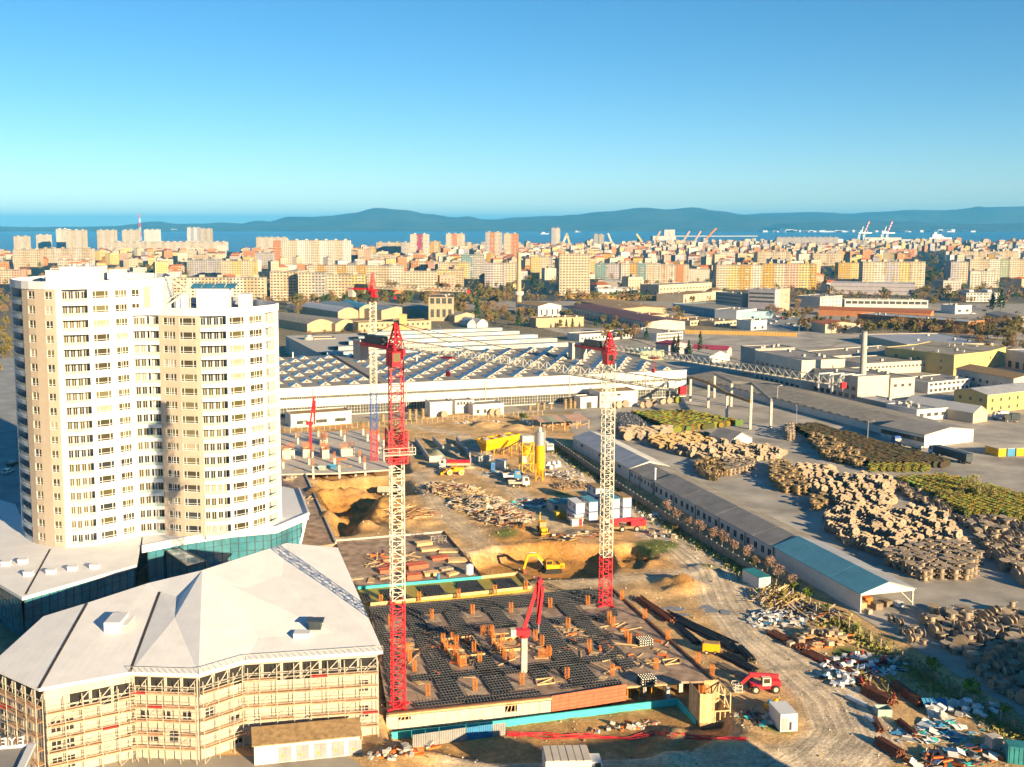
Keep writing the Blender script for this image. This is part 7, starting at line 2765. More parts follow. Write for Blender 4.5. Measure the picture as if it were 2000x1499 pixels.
 ('stepped white office by the rust-brown wing', 1602, 581, 604, 1645, 578, 24, 'pale', 'roof_grey', 'flat', [(1.5, 1.3, 6, 1.6), (5, 1.3, 6, 1.6), (8.6, 1.3, 6, 1.6)], []),
 ('white gatehouse by the yellow palisade', 1467, 628, 646, 1498, 626, 14, 'white_b', 'roof_grey', 'flat', [(0.6, 2, 2, 2.4)], []),
 ('dark gabled shed near the right tree belt', 1925, 612, 630, 1972, 622, 18, 'grey', 'roof_grey', 'gablex', [], []),
 ('small white shop with dark window at the right', 1866, 598, 614, 1898, 597, 16, 'white_b', 'roof_grey', 'flat', [(1.6, 2, 2, 3.4)], []),
]
for row in IND:
 lab, u1, v1, b1, u2, v2, dep, wl_, rf, kd, rw, lf = row
 block(lab, u1, v1, b1, u2, v2, dep, wl_, rf, kd, rw, lf, rise={'gable': 2.4, 'arch': 3.0}.get(kd, 1.6), group=None)

# round silo, smoke stacks
p = P(603, 698, 0)
si2 = thing('concrete_silo', 'round grey concrete silo at the back of the works hall', 'silo', p)
hz_ = hgt(658, 698)
MB().tube((0, 0, 0), (0, 0, hz_), 2.6, 18).build('shell', 'conc', si2)
MB().tube((0, 0, hz_), (0, 0, hz_ + 1.2), 2.0, 14).build('cap', 'steel', si2)


def chimney(u, vt, vb, r0, r1, label, ring=None, m='conc'):
 p = P(u, vb, 0)
 h = hgt(vt, vb)
 c = thing('chimney', label, 'chimney', p)
 n = 8
 for k in range(n):
  MB().tube((0, 0, h * k / n), (0, 0, h * (k + 1) / n - 0.05), lerp(r0, r1, k / n), 16, lerp(r0, r1, (k + 1) / n)).build('shaft', m, c)
 MB().tube((0, 0, h - 0.04), (0, 0, h + 0.5), r1 * 1.1, 16).build('rim', 'conc_d', c)
 if ring:
  z = hgt(ring[0], vb)
  MB().tube((0, 0, z - 2.5), (0, 0, z - 0.5), r0, 16, ring[1]).tube((0, 0, z - 0.5), (0, 0, z + 2.2), ring[1], 16).build('water_tank', 'pale', c)
 return c


chimney(1683, 648, 778, 1.6, 1.15, 'tall weathered concrete chimney among the pale works buildings')
chimney(1013, 494, 603, 2.6, 1.7, 'tall ochre chimney carrying a round tank at mid height', (574, 4.4), 'sand')
tag(MB().tube((0, 0, 0), (0, 0, 7.5), 0.5, 10).tube((0, 0, 7.5), (0, 0, 7.8), 0.6, 10).build('flue', 'white', None, P(1702, 778)), 'short white flue beside the tall weathered chimney', 'flue')

# pipework on the process building
pw = thing('pipework', 'silvery ducts and pipes looping over the process building roof', 'pipework', P(1630, 745, 8))
for k in range(5):
 x = -9 + k * 5.0
 b = MB().tube((x, -6 + k, -2), (x, -6 + k, 4 - k * 0.4), 0.5, 8).tube((x, -6 + k, 4 - k * 0.4), (x + 7, -3 + k, 4 - k * 0.4), 0.5, 8).tube((x + 7, -3 + k, 4 - k * 0.4), (x + 7, -3 + k, -4), 0.5, 8)
 b.build('duct', 'steel', pw)

# ------------------------------------------------------------------ crane gantry over the drum yard
gz0 = P(1420, 822, 0)
gt = thing('yard_gantry', 'concrete gantry of tall pale pillars and long girders at the hall corner', 'gantry', gz0)
pil = [(1348, 784, 765), (1383, 797, 773), (1419, 821, 784), (1465, 839, 792), (1395, 777, 760), (1428, 795, 765), (1467, 798, 776), (1505, 836, 780)]
tops = []
for u, vb, vt in pil:
 q = P(u, vb) - gz0
 h = hgt(vt, vb)
 MB().box(q.x - 0.45, q.x + 0.45, q.y - 0.45, q.y + 0.45, 0, 9.8).build('pillar', 'conc_l', gt)
 tops.append(Vector((q.x, q.y, 9.8)))
for ids in ((0, 1), (1, 2), (2, 3), (4, 5), (5, 6), (6, 7)):
 a, e = tops[ids[0]], tops[ids[1]]
 MB().bar(a + Vector((0, 0, 0.55)), e + Vector((0, 0, 0.55)), 0.7, 1.1).build('girder', 'moss' if ids[0] < 4 else 'conc_d', gt)
# tin shelter among drums
A = P(1055, 826, 3.2)
ts = thing('tin_shelter', 'open shelter with a striped green and pink tin roof before the hall', 'shelter', (A.x, A.y, 0), SITE)
for k in range(8):
 r = MB().add([(k * 2.4, 0, 3.2), (k * 2.4 + 2.35, 0, 3.2), (k * 2.4 + 2.35, 9, 4.1), (k * 2.4, 9, 4.1)], [(0, 1, 2, 3)])
 r.build('roof_sheet', RND.choice(('pink', 'green_w', 'roof_asb', 'pink')), ts)
pm = MB().box(-0.1, 0.1, -0.1, 0.1, 0, 3.25).mesh('post', 'wood')
for k in range(5):
 for y, h in ((0.2, 0), (8.8, 0.7)):
  inst('post', pm, ts, (0.2 + k * 4.7, y, h * 0))
# drums and reels before the hall
for k, (u, v, n, lab) in enumerate(((748, 824, 3, 'drum in the short stack left of the near crane mast, before the hall'), (800, 820, 4, 'drum in the first tall stack before the hall facade'), (812, 820, 4, 'drum in the second tall stack before the hall facade'), (826, 819, 4, 'drum in the third tall stack before the hall facade'), (1035, 802, 2, 'drum of the low stack left in the row below the hall windows'), (1050, 802, 3, 'drum in the row below the hall windows, second stack'), (1062, 801, 3, 'drum in the row below the hall windows, third stack'), (1076, 800, 2, 'drum in the row below the hall windows, fourth stack'), (1104, 799, 4, 'drum in the tall stacks left of the open porch'), (1114, 798, 4, 'drum in the tall stack just left of the open porch'), (1122, 798, 3, 'drum nearest the open porch'))):
 p = P(u, v)
 w = 1.0
 for q in range(n):
  o = one_drum(0.95, w, 0.5, 12)
  o.m = [0] * len(o.f)
  tag(o.build('cable_drum', 'drum_gold', None, (p.x, p.y, 0.055 + q * w)), lab, 'cable drum', 'drum stacks before the works hall')
for k, (u, v, r, lab) in enumerate(((867, 817, 1.4, 'big drum leaning before the tall blank annex'), (962, 813, 1.5, 'pair of drums before the low annex, left one'), (972, 813, 1.4, 'pair of drums before the low annex, right one'), (1208, 798, 1.5, 'round drum before the white box building, left'), (1222, 796, 1.5, 'round drum before the white box building, right'), (1255, 797, 1.2, 'drum at the left of the row under the hall corner'), (1266, 797, 1.6, 'large drum at the front of the row under the hall corner'), (1277, 792, 1.4, 'third drum of the row under the hall corner'), (1294, 790, 1.3, 'fourth drum of the row under the hall corner'), (1307, 789, 1.3, 'fifth drum of the row under the hall corner'), (1323, 788, 1.5, 'green-rimmed reel at the end of the row under the hall corner'))):
 p = P(u, v)
 o = one_drum(r, 1.2, r * 0.5, 14)
 o.m = [0] * len(o.f)
 o = o.build('cable_drum', 'reel' if 'green' in lab else 'drum', None)
 o.matrix_world = drum_mat(p.x, p.y, 0.06, 'up', r, 1.2, SITE - rad(90) + RND.uniform(-0.3, 0.3))
 tag(o, lab, 'cable drum')
# boundary fence below the hall
b = P(850, 828)
pf = thing('mesh_fence', 'long mesh fence on slim posts between the site and the hall apron', 'fence', b)
pm = MB().tube((0, 0, 0), (0, 0, 2.2), 0.07, 5).mesh('post', 'wood')
a, e = P(556, 846), P(1060, 812)
w = MB()
for k in range(50):
 q = a.lerp(e, k / 49) - b
 inst('post', pm, pf, (q.x, q.y, 0))
a, e = a - b, e - b
for z in (0.3, 0.8, 1.3, 1.8, 2.1):
 w.bar((a.x, a.y, z), (e.x, e.y, z), 0.04)
w.build('wire', 'wood_d', pf)
# lorries and colourful containers beyond the dark reels
truck('white-cabbed articulated lorry with a long dark trailer beside the dark reels', P(1893, 908), SITE + rad(92), 17.0, 'white', 'box', 'steel_dk', axles=(0.9, 4.0, 13.5, 14.8, 16.0))
truck('blue-cabbed flatbed lorry parked before the barrel-roofed hall', P(1797, 882), SITE + rad(92), 13.0, 'blue', 'flat', 'conc_l', axles=(0.9, 4.2, 10.5, 11.8))
for k in range(6):
 p = P(1950, 893) + E1 * (k * 3.1) - E2 * (k * 0.4)
 c = ('yellow', 'skyblue', 'yellow', 'skyblue', 'yellow', 'skyblue')[k]
 cc_ = thing('storage_container', ('%s storage container, number from the left end of the row: ' % ('yellow' if c == 'yellow' else 'blue')) + ('first', 'second', 'third', 'fourth', 'fifth', 'sixth')[k], 'container', p, SITE, 'coloured storage containers')
 MB().box(0, 3, 0, 6, 0, 2.6).build('body', c, cc_)
 MB().box(-0.03, 3.03, -0.03, 6.03, 2.6, 2.7).build('roof', 'pale', cc_)
for k, (u, v, c, lab) in enumerate(((1968, 820, 'white', 'white delivery van parked before the yellow barrel-roofed building'), (1990, 825, 'steel_dk', 'dark car parked right of the white delivery van'))):
 truck(lab, P(u, v), SITE + rad(160), 5.5, c, 'box', c, axles=(0.9, 4.4), name='delivery_van' if k == 0 else 'parked_car', cat='van' if k == 0 else 'car')
# ------------------------------------------------------------------ heaps of timber, pipes and scrap
PC = {}


def piece(kind):
 if kind not in PC:
  nm, m, s = {'lb': ('board', 'wood', (3.6, 0.22, 0.1)), 'sb': ('board', 'wood_d', (1.9, 0.3, 0.12)), 'gb': ('board', 'conc_l', (3.0, 0.2, 0.1)), 'bx': ('crate', 'wood_d', (1.0, 0.9, 0.7)), 'sh': ('sheet', 'roof_lt', (1.8, 1.1, 0.04)), 'wh': ('sheet', 'bag', (1.5, 1.2, 0.05)),
     'bg': ('sack', 'bag', (0.8, 0.6, 0.45)), 'bl': ('sheet', 'skyblue', (1.3, 0.9, 0.06)), 'rd': ('board', 'plank_r', (2.6, 0.2, 0.14)), 'dk': ('sheet', 'pipe', (1.4, 1.0, 0.1)), 'or': ('board', 'orange', (1.4, 0.35, 0.2)), 'yl': ('board', 'mustard', (2.8, 0.25, 0.14)),
     'tq': ('sheet', 'turq', (1.2, 0.8, 0.06)), 'rs': ('bar', 'rust', (4.5, 0.16, 0.16)), 'pd': ('pallet', 'wood', (1.2, 1.0, 0.14)), 'rk': ('lump', 'conc', (0.7, 0.55, 0.4))}[kind]
  b = MB().box(-s[0] / 2, s[0] / 2, -s[1] / 2, s[1] / 2, 0, s[2])
  if kind == 'pd':
   b = MB()
   for k in range(5):
    b.box(-0.6, 0.6, -0.5 + k * 0.22, -0.38 + k * 0.22, 0.1, 0.14)
   for x in (-0.55, -0.06, 0.43):
    b.box(x, x + 0.12, -0.5, 0.5, 0, 0.1)
  PC[kind] = (nm, b.mesh(nm, m))
 return PC[kind]


def scrap(label, u, v, rx, ry, h, n, kinds, yaw=0.0, jit=3.0, cat='scrap heap', name='scrap_heap', scale=(0.7, 1.3), tilt=0.22):
 p = G(u, v)
 if 'deck' in label:
  p = P(u, v, 0.64)
 root = thing(name, label, cat, p, SITE + yaw)
 ks = kinds.split()
 for _ in range(n):
  a, q = RND.uniform(0, 2 * math.pi), math.sqrt(RND.random())
  x, y = rx * q * math.cos(a), ry * q * math.sin(a)
  nm, me = piece(RND.choice(ks))
  o = bpy.data.objects.new(nm, me)
  place(o, root, (x, y, h * (1 - q * q) * RND.uniform(0.25, 1.0)), (RND.gauss(0, tilt), RND.gauss(0, tilt), RND.uniform(-jit, jit) / 2))
  s = RND.uniform(*scale)
  o.scale = (s, s, s)
 return root


scrap('big heap of mixed timber offcuts beside the far haul track, farthest part', 888, 960, 6.5, 11.0, 2.0, 200, 'sb sb lb bx gb sb pd rs', 0.3, 2.0)
scrap('big heap of mixed timber offcuts beside the far haul track, middle part', 938, 988, 8.5, 9.5, 2.2, 240, 'sb gb sb lb bx gb pd wh sb', 0.3, 2.0)
scrap('big heap of mixed timber offcuts beside the far haul track, nearest part', 985, 1014, 7.5, 7.5, 1.8, 190, 'sb gb lb bx sb rs gb', 0.2, 2.0)
scrap('loose timber and sheets spread right of the yellow silo', 1105, 930, 5, 8, 0.5, 50, 'wh sb lb rk sh', 0, 3.0)
scrap('litter of boards and blocks round the blue toilet', 985, 925, 7, 4, 0.3, 40, 'rk sb wh lb bl', 0, 3.0, tilt=0.05)
scrap('pallets and gear along the haul road below the mobile crane', 1290, 1045, 3, 5, 0.3, 26, 'pd bx sh rk', 0, 2.0, tilt=0.04)
scrap('timbers and plates lying on the churned earth before the cabins', 1130, 1046, 9, 3, 0.2, 45, 'lb rk sb dk rs', 0, 1.0, tilt=0.05)
scrap('boards and bars scattered over the sand pit rim', 800, 1000, 6, 7, 0.2, 45, 'lb sb rs lb', 0.5, 1.2, tilt=0.05)
scrap('formwork odds and ends on the storage deck', 760, 1095, 6, 7, 0.3, 60, 'lb sb rd pd lb or', 0, 3.0, tilt=0.04)
scrap('cut boards and bars strewn on the main deck, left half', 880, 1270, 13, 12, 0.12, 90, 'sb lb lb or rs', 0, 3.0, tilt=0.02, name='board_litter', cat='board litter')
scrap('cut boards and sheets strewn on the main deck, right half', 1180, 1260, 12, 11, 0.12, 90, 'sb lb lb pd or', 0, 3.0, tilt=0.02, name='board_litter', cat='board litter')
scrap('dark clutter of sheets and frames left of the grey site shed', 1042, 985, 6.5, 6.0, 0.7, 75, 'sh dk tq wh rs sb bl', 0, 3.0)
scrap('sunlit boards stacked askew behind the grey site shed', 1118, 950, 3.0, 7.0, 1.3, 70, 'lb lb lb sb', 1.45, 0.5, 'timber pile', 'timber_pile', tilt=0.06)
scrap('splayed heap of pale planks by the green-topped container', 1520, 1172, 6.0, 5.5, 1.7, 120, 'gb lb gb lb yl sb', 1.0, 1.4)
scrap('heap of pale rubble sheets and sacks below the splayed planks', 1525, 1210, 7.0, 4.5, 1.0, 95, 'wh sh bg sb bl rk gb wh', 0, 3.0)
scrap('heap of brown boards and frames along the verge', 1590, 1200, 5.5, 6.5, 1.5, 85, 'sb lb gb rs sb dk', 1.2, 1.6)
scrap('row of timber crates and racks at the middle of the verge', 1605, 1252, 7.0, 3.4, 1.4, 60, 'bx pd bx sb or', 0, 0.5, 'crate stack', 'crate_stack', tilt=0.04)
scrap('colourful jumble of sacks and pipes above the rusty beams', 1690, 1300, 8.0, 4.5, 0.9, 110, 'bg rd bl wh bg dk lb gb', 0, 2.4)
scrap('boards and yellow beams beside the white sacks at the road', 1720, 1340, 6.0, 3.5, 0.9, 60, 'yl lb sb gb rd yl', 1.2, 1.0)
scrap('white sacks and blue wrap at the inner edge of the road', 1640, 1330, 3.6, 2.6, 1.1, 34, 'bg bl bg bg wh dk', 0, 3.0)
scrap('white glassy rubble spread at the lower right', 1830, 1430, 8.0, 4.0, 0.5, 95, 'wh tq sh gb wh bl', 0, 3.0)
scrap('loose white bags by the fence at the lower right', 1880, 1388, 6.0, 3.0, 0.6, 40, 'bg bg wh rk', 0, 3.0, scale=(0.9, 1.7))
scrap('dark scrap and sheets in the bottom right corner', 1880, 1480, 9.0, 2.6, 0.6, 80, 'dk sh rs tq wh or sb', 0, 3.0)
scrap('green and grey junk by the wooden stair core', 1480, 1400, 3.5, 3.0, 0.4, 30, 'tq rk sb dk rs', 0, 3.0)
scrap('spoil and boards along the corrugated hoarding', 800, 1470, 6.0, 1.8, 0.5, 40, 'rk sb rk or', 0, 3.0)
scrap('building clutter on the terrace beside the tower podium', 600, 985, 2.2, 6.0, 0.7, 45, 'sb lb sh bx pd', 0, 3.0)
scrap('planks and frames at the far end of the terrace', 565, 940, 2.4, 3.6, 0.8, 40, 'gb bx sh lb', 0, 3.0)
scrap('loose boards and bricks in the open trench front of the basement', 1225, 1420, 6.0, 1.6, 0.3, 30, 'or rk sb wh', 0, 3.0)
scrap('scattered boards on the far concrete slab', 690, 905, 9, 4, 0.25, 40, 'sb rd lb rk', 0, 3.0, tilt=0.03)
scrap('pale debris by the far hall fence', 930, 826, 10, 2.0, 0.5, 40, 'wh rk sh gb', 0, 3.0)
scrap('drum boards under the striped tin shelter', 1100, 832, 8, 2.5, 0.9, 60, 'pd bx lb or', 0, 0.6, 'timber pile', 'timber_pile')
scrap('wood and stones strewn across the shed-side road verge', 1275, 1010, 3, 6, 0.3, 30, 'wh rk bg sb', 0, 3.0)


def pipes(label, pts, n, rows, r, m, name='pipe_bundle', cat='pipe bundle', group='long stock beside the deck'):
 a, e = G(*pts[0]), G(*pts[1])
 c = (a + e) / 2
 d = e - a
 L = math.hypot(d.x, d.y)
 root = thing(name, label, cat, (c.x, c.y, min(a.z, e.z) + 0.02), math.atan2(d.y, d.x), group)
 me = MB().tube((-L / 2, 0, 0), (L / 2, 0, 0), r, 7).mesh('pipe', m)
 for k in range(rows):
  for i in range(n - k):
   o = inst('pipe', me, root, (RND.uniform(-0.06, 0.06) * L, (i - (n - k - 1) / 2) * 2.1 * r, r + k * 1.8 * r), RND.gauss(0, 0.025))
 return root


pipes('rust-brown pipe bundle at the back right of the deck', ((1250, 1172), (1312, 1216)), 7, 3, 0.14, 'rust')
pipes('longest black pipe bundle, right of the deck', ((1300, 1198), (1425, 1262)), 8, 2, 0.17, 'pipe')
pipes('short black pipe bundle nearest the deck edge', ((1322, 1222), (1364, 1260)), 5, 2, 0.15, 'pipe')
pipes('second black pipe bundle, in line with the longest one', ((1392, 1246), (1442, 1276)), 6, 2, 0.16, 'pipe')
pipes('black pipe bundle between generator and telehandler', ((1412, 1280), (1474, 1312)), 6, 2, 0.17, 'pipe')
pipes('short fat black bundle beside the haul road', ((1444, 1270), (1470, 1294)), 4, 3, 0.2, 'pipe')
pipes('weathered plank bundle left of the telehandler', ((1408, 1300), (1462, 1326)), 7, 2, 0.12, 'wood_d')
pipes('pale plank bundle beside the wooden stair core', ((1402, 1330), (1452, 1352)), 12, 1, 0.11, 'wood')
pipes('rusty beam bundle, farthest along the road verge', ((1505, 1238), (1568, 1268)), 8, 2, 0.16, 'rust')
pipes('rusty beam bundle, second along the road verge', ((1572, 1274), (1630, 1304)), 8, 2, 0.16, 'rust')
pipes('rusty beam bundle, nearest along the road verge', ((1630, 1300), (1694, 1340)), 7, 2, 0.16, 'rust')
pipes('rust-red tied prop bundle with round ends facing the road', ((1690, 1352), (1742, 1378)), 11, 6, 0.11, 'rust')
pipes('second rust-red tied prop bundle by the blue rack', ((1748, 1340), (1800, 1380)), 9, 5, 0.11, 'rust')
pipes('single white pipe lying at the inside of the road bend', ((1653, 1362), (1689, 1382)), 1, 1, 0.4, 'bag')
pipes('second white pipe nearer the corner of the road', ((1692, 1404), (1716, 1418)), 1, 1, 0.36, 'bag')
pipes('small rusty bundle below the blue crate', ((1708, 1408), (1722, 1432)), 6, 4, 0.1, 'rust')
pipes('rusty bundle right of the blue crate', ((1756, 1412), (1790, 1440)), 6, 4, 0.1, 'rust')
pipes('thin rusty mast sections lying by the bricks', ((1760, 1480), (1715, 1452)), 8, 5, 0.12, 'rust')
pipes('grey lumber bundle at the far verge heap', ((1560, 1178), (1612, 1208)), 6, 2, 0.14, 'wood_d')

# generator, office container, blue crate, rack, bricks, skip-like container
q = G(1372, 1278)
gn = thing('generator', 'yellow canopied generator trailer at the right edge of the deck', 'generator', q, SITE - rad(25))
MB().box(0, 3.0, 0, 1.6, 0.5, 1.9).build('canopy', 'yellow', gn)
MB().box(0.2, 2.8, 0.1, 1.5, 1.9, 2.0).build('lid', 'moss', gn)
for x in (0.7, 2.2):
 wheel(gn, x, 0.0, 0.35, 0.25)
 wheel(gn, x, 1.6, 0.35, 0.25)
oc = cabin('white office container with a side hatch inside the road bend', G(1524, 1430), SITE - rad(8), 4.2, 2.6, 2.7, trim='white', roofm='white', wins_=False, group=None)
MB().box(1.6, 2.4, -0.35, 0.0, 0.3, 1.5).build('hatch_box', 'white', oc)
MB().box(0.25, 1.1, -0.02, 0.02, 0.15, 2.1).build('door', 'steel', oc)
sc_ = thing('storage_container', 'white container with a dark green top beside the fence heap', 'container', G(1503, 1150), SITE + rad(4))
MB().box(-2.6, 0.2, 0, 6, 0, 2.5).build('body', 'white_b', sc_)
MB().box(-2.65, 0.25, -0.05, 6.05, 2.5, 2.6).build('roof', 'teal', sc_)
MB().box(-1.9, -0.6, -0.03, 0, 0.1, 2.2).build('door', 'pale', sc_)
b = MB().box(-1.1, 1.1, -0.9, 0.9, 0, 0.1)
for x, y, X, Y in ((-1.1, -0.9, 1.1, -0.85), (-1.1, 0.85, 1.1, 0.9), (-1.1, -0.85, -1.05, 0.85), (1.05, -0.85, 1.1, 0.85)):
 b.box(x, X, y, Y, 0.1, 1.2)
tag(b.build('crate', 'rail', None, G(1724, 1396)), 'open pale blue crate among the rusty bundles', 'crate')
b = MB()
b.add([(-1.8, -1, 0.1), (1.8, -1, 0.1), (1.8, 1, 1.3), (-1.8, 1, 1.3)], [(0, 1, 2, 3)])
for k in range(7):
 b.bar((-1.8 + k * 0.6, -1, 0.14), (-1.8 + k * 0.6, 1, 1.34), 0.1)
tag(b.build('glass_rack', 'skyblue', None, G(1827, 1385)), 'tilted bright blue framed panel near the fence', 'panel')
bp = thing('brick_pallet', 'pallet of pale stacked blocks at the lower right verge', 'pallet', G(1937, 1470), SITE)
me = MB().box(0, 0.58, 0, 0.48, 0, 0.38).mesh('block', 'conc_l')
for k in range(5):
 for i in range(3):
  for j in range(3):
   inst('block', me, bp, (i * 0.6, j * 0.5, 0.1 + k * 0.4))
MB().box(0, 1.8, 0, 1.5, 0, 0.1).build('pallet', 'wood', bp)
gc = thing('storage_container', 'dark green container cut by the right edge of the picture', 'container', G(1968, 1492), SITE - rad(30))
MB().box(0, 6, 0, 2.4, 0, 2.5).build('body', 'teal', gc)
for k in range(10):
 MB().box(0.2 + k * 0.6, 0.4 + k * 0.6, -0.06, -0.002, 0.1, 2.4).build('rib', 'teal', gc)
ys_ = thing('mortar_mixer', 'small yellow mixer with blue cans behind the white office container', 'mixer', G(1510, 1386), SITE)
MB().box(-1.2, 1.2, -0.6, 0.6, 0.3, 1.0).tube((0.3, 0, 1.0), (0.6, 0, 1.7), 0.4, 10, 0.25).build('body', 'yellow', ys_)
MB().tube((-0.7, 0, 1.0), (-0.7, 0, 1.6), 0.3, 8).build('can', 'skyblue', ys_)
for x in (-0.8, 0.8):
 wheel(ys_, x, -0.65, 0.3, 0.15)

# wooden stair core shutter
c0 = P(1366, 1424, -2.0)
core = thing('stair_core', 'yellow timber-clad stair core with an open framed corner', 'core', c0, SITE - rad(6))
hz_ = 5.6
W_, D_ = 4.9, 4.6
me = MB().box(0, 0.46, 0, 0.12, 0.9, hz_).mesh('plank', 'wood')
for k in range(5):
 inst('plank', me, core, (k * 0.48, 0, 0.0 - (k % 2) * 0.12))
for k in range(9):
 o = inst('plank', me, core, (0.0, 0.12 + (k + 1) * 0.5, 0.0), rad(-90))
for k in range(5):
 inst('plank', me, core, (2.4 + k * 0.48, D_ - 0.1, 0))
MB().box(0.05, W_, 0.02, D_, 0, 0.9).build('base', 'moss', core)
fr = MB()
for x in (2.5, 3.3, 4.1, W_):
 fr.bar((x, 0.05, 0.9), (x, 0.05, 2.6), 0.14)
for y in (0.05, D_ / 2, D_):
 fr.bar((W_, y, 0.9), (W_, y, hz_ - 0.3), 0.16)
for z in (0.95, 2.6):
 fr.bar((2.4, 0.05, z), (W_, 0.05, z), 0.16).bar((W_, 0.05, z), (W_, D_, z), 0.16)
fr.bar((W_, 0.05, hz_ - 0.3), (W_, D_, hz_ - 0.3), 0.16).bar((2.4, 0.05, 4.0), (W_, D_, hz_ - 0.4), 0.16).bar((W_, 0.05, 2.6), (W_, D_, hz_ - 0.3), 0.14).bar((2.4, 0.05, hz_), (W_, D_ / 2, 4.0), 0.14)
fr.build('timber_frame', 'wood', core)
MB().box(0.2, 2.3, 0.3, D_ - 0.3, 0.9, 3.0).build('concrete_core', 'conc', core)
for x in (0.6, 1.5):
 inst('starter_bars', cage, core, (x, 1.2, 4.4))

# hoarding, hoses, lorry at the bottom edge
a, e = G(806, 1462), G(988, 1436)
hd = thing('hoarding', 'low hoarding of dented corrugated sheets, one panel bright blue', 'fence', a, math.atan2(e.y - a.y, e.x - a.x))
L = (e - a).length
for k in range(7):
 b = MB()
 w = L / 7
 for i in range(12):
  x0, x1 = k * w + w * i / 12, k * w + w * (i + 1) / 12 - (0.03 if i == 11 else 0)
  b.face([(x0, 0.06 * (i % 2), 0), (x1, 0.06 * ((i + 1) % 2), 0), (x1, 0.06 * ((i + 1) % 2), 2.1), (x0, 0.06 * (i % 2), 2.1)])
 o = b.build('sheet_panel', 'skyblue' if k in (4, 5) else 'steel', hd)
 o.rotation_euler = (RND.uniform(-0.05, 0.05), 0, 0)
hs_ = MB()
for q in range(4):
 pts = [(990, 1436), (1040, 1438), (1100, 1440), (1160, 1440), (1230, 1446), (1280, 1434), (1340, 1440), (1400, 1444), (1470, 1446)]
 prev, ph = None, RND.uniform(0, 6)
 for (u0, v0), (u1, v1) in zip(pts, pts[1:]):
  for t in range(6):
   u = lerp(u0, u1, t / 6)
   p = G(u, lerp(v0, v1, t / 6) + q * 1.6 - 3 + 2.6 * math.sin(u / 37 + ph) + 1.5 * math.sin(u / 14 + ph * 2))
   p.z += 0.14
   if prev is not None:
    hs_.tube(prev, p, 0.08, 5)
   prev = p
tag(hs_.build('hose', 'red', None), 'bundle of red hoses snaking along the road below the basement wall', 'hose')
lq = P(1062, 1520)
lb = thing('lorry', 'lorry with a ribbed pale roof cut by the bottom edge', 'lorry', lq, rad(2))
MB().box(0, 6.2, -2.0, 2.2, 0.8, 3.4).build('cargo_box', 'white_b', lb)
me = MB().box(0, 0.9, -2.05, 2.25, 3.4, 3.5).mesh('roof_panel', 'pale')
for k in range(6):
 o = inst('roof_panel', me, lb, (0.1 + k * 1.02, 0, 0.03 * (k % 2)))
truck_cab(lb, 6.3, 8.0, 2.4, 0.8, 2.8, 'white')
for x in (1.2, 5.2, 7.0):
 for y in (-1.9, 2.1):
  wheel(lb, x, y, 0.5)
# ------------------------------------------------------------------ the town behind
WCOL = ['cream', 'pale', 'sand', 'pink', 'yellow_w', 'grey', 'lilac', 'ochre', 'orange_w', 'white_b']
TAKEN = []


def apt(label, u1, u2, vt, vb, depth=13.0, cols=('cream',), bal=0.35, v2=None, cat='apartment block', name='apartment_block', group=None, roofm='roof_grey', pent=True):
 A, B, L, an, H = frame_at(u1, vt, vb, u2, vt if v2 is None else v2)
 root = thing(name, label, cat, A, an, group)
 c = A + (B - A) / 2
 TAKEN.append((c.x, c.y + depth / 2, max(L, depth) * 0.62))
 nf = max(2, round(H / 2.9))
 fh = H / nf
 nb = max(2, round(L / 3.4))
 bw = L / nb
 seg = max(1, nb // max(1, round(L / 14)))
 k = 0
 i = 0
 while k < nb:
  k2 = min(nb, k + seg)
  MB().box(k * bw, k2 * bw, (i % 2) * 0.5, depth, 0, H).build('wall', cols[i % len(cols)], root)
  k = k2
  i += 1
 r = MB().box(-0.2, L + 0.2, -0.2, depth + 0.2, H, H + 0.35)
 r.build('roof', roofm, root)
 if pent:
  b = MB()
  for q in range(max(1, round(L / 18))):
   x = L * (q + 0.5) / max(1, round(L / 18))
   b.box(x - 2, x + 2, depth * 0.3, depth * 0.75, H + 0.35, H + 2.6)
  b.build('lift_house', cols[0], root, kind='stuff')
 w, bl = MB(), MB()
 for f in range(nf):
  for k in range(nb):
   y = ((k // seg) % 2) * 0.5
   if RND.random() < bal and k % 3 == 1:
    bl.box(k * bw + 0.2, (k + 1) * bw - 0.2, y - 0.9, y - 0.01, f * fh + 0.05, f * fh + 1.05)
    w.box(k * bw + 0.4, (k + 1) * bw - 0.4, y - 0.04, y - 0.004, f * fh + 1.06, f * fh + 2.4)
   else:
    w.box(k * bw + bw * 0.22, k * bw + bw * 0.78, y - 0.04, y - 0.004, f * fh + 0.95, f * fh + 2.35)
  for k in range(round(depth / 4)):
   w.box(-0.04, -0.004, k * 4 + 1.2, k * 4 + 2.8, f * fh + 0.95, f * fh + 2.35)
 w.build('window_row', 'glass_g', root, kind='stuff')
 if bl.f:
  bl.build('balcony_row', RND.choice(('white_b', 'pale', cols[-1])), root, kind='stuff')
 return root


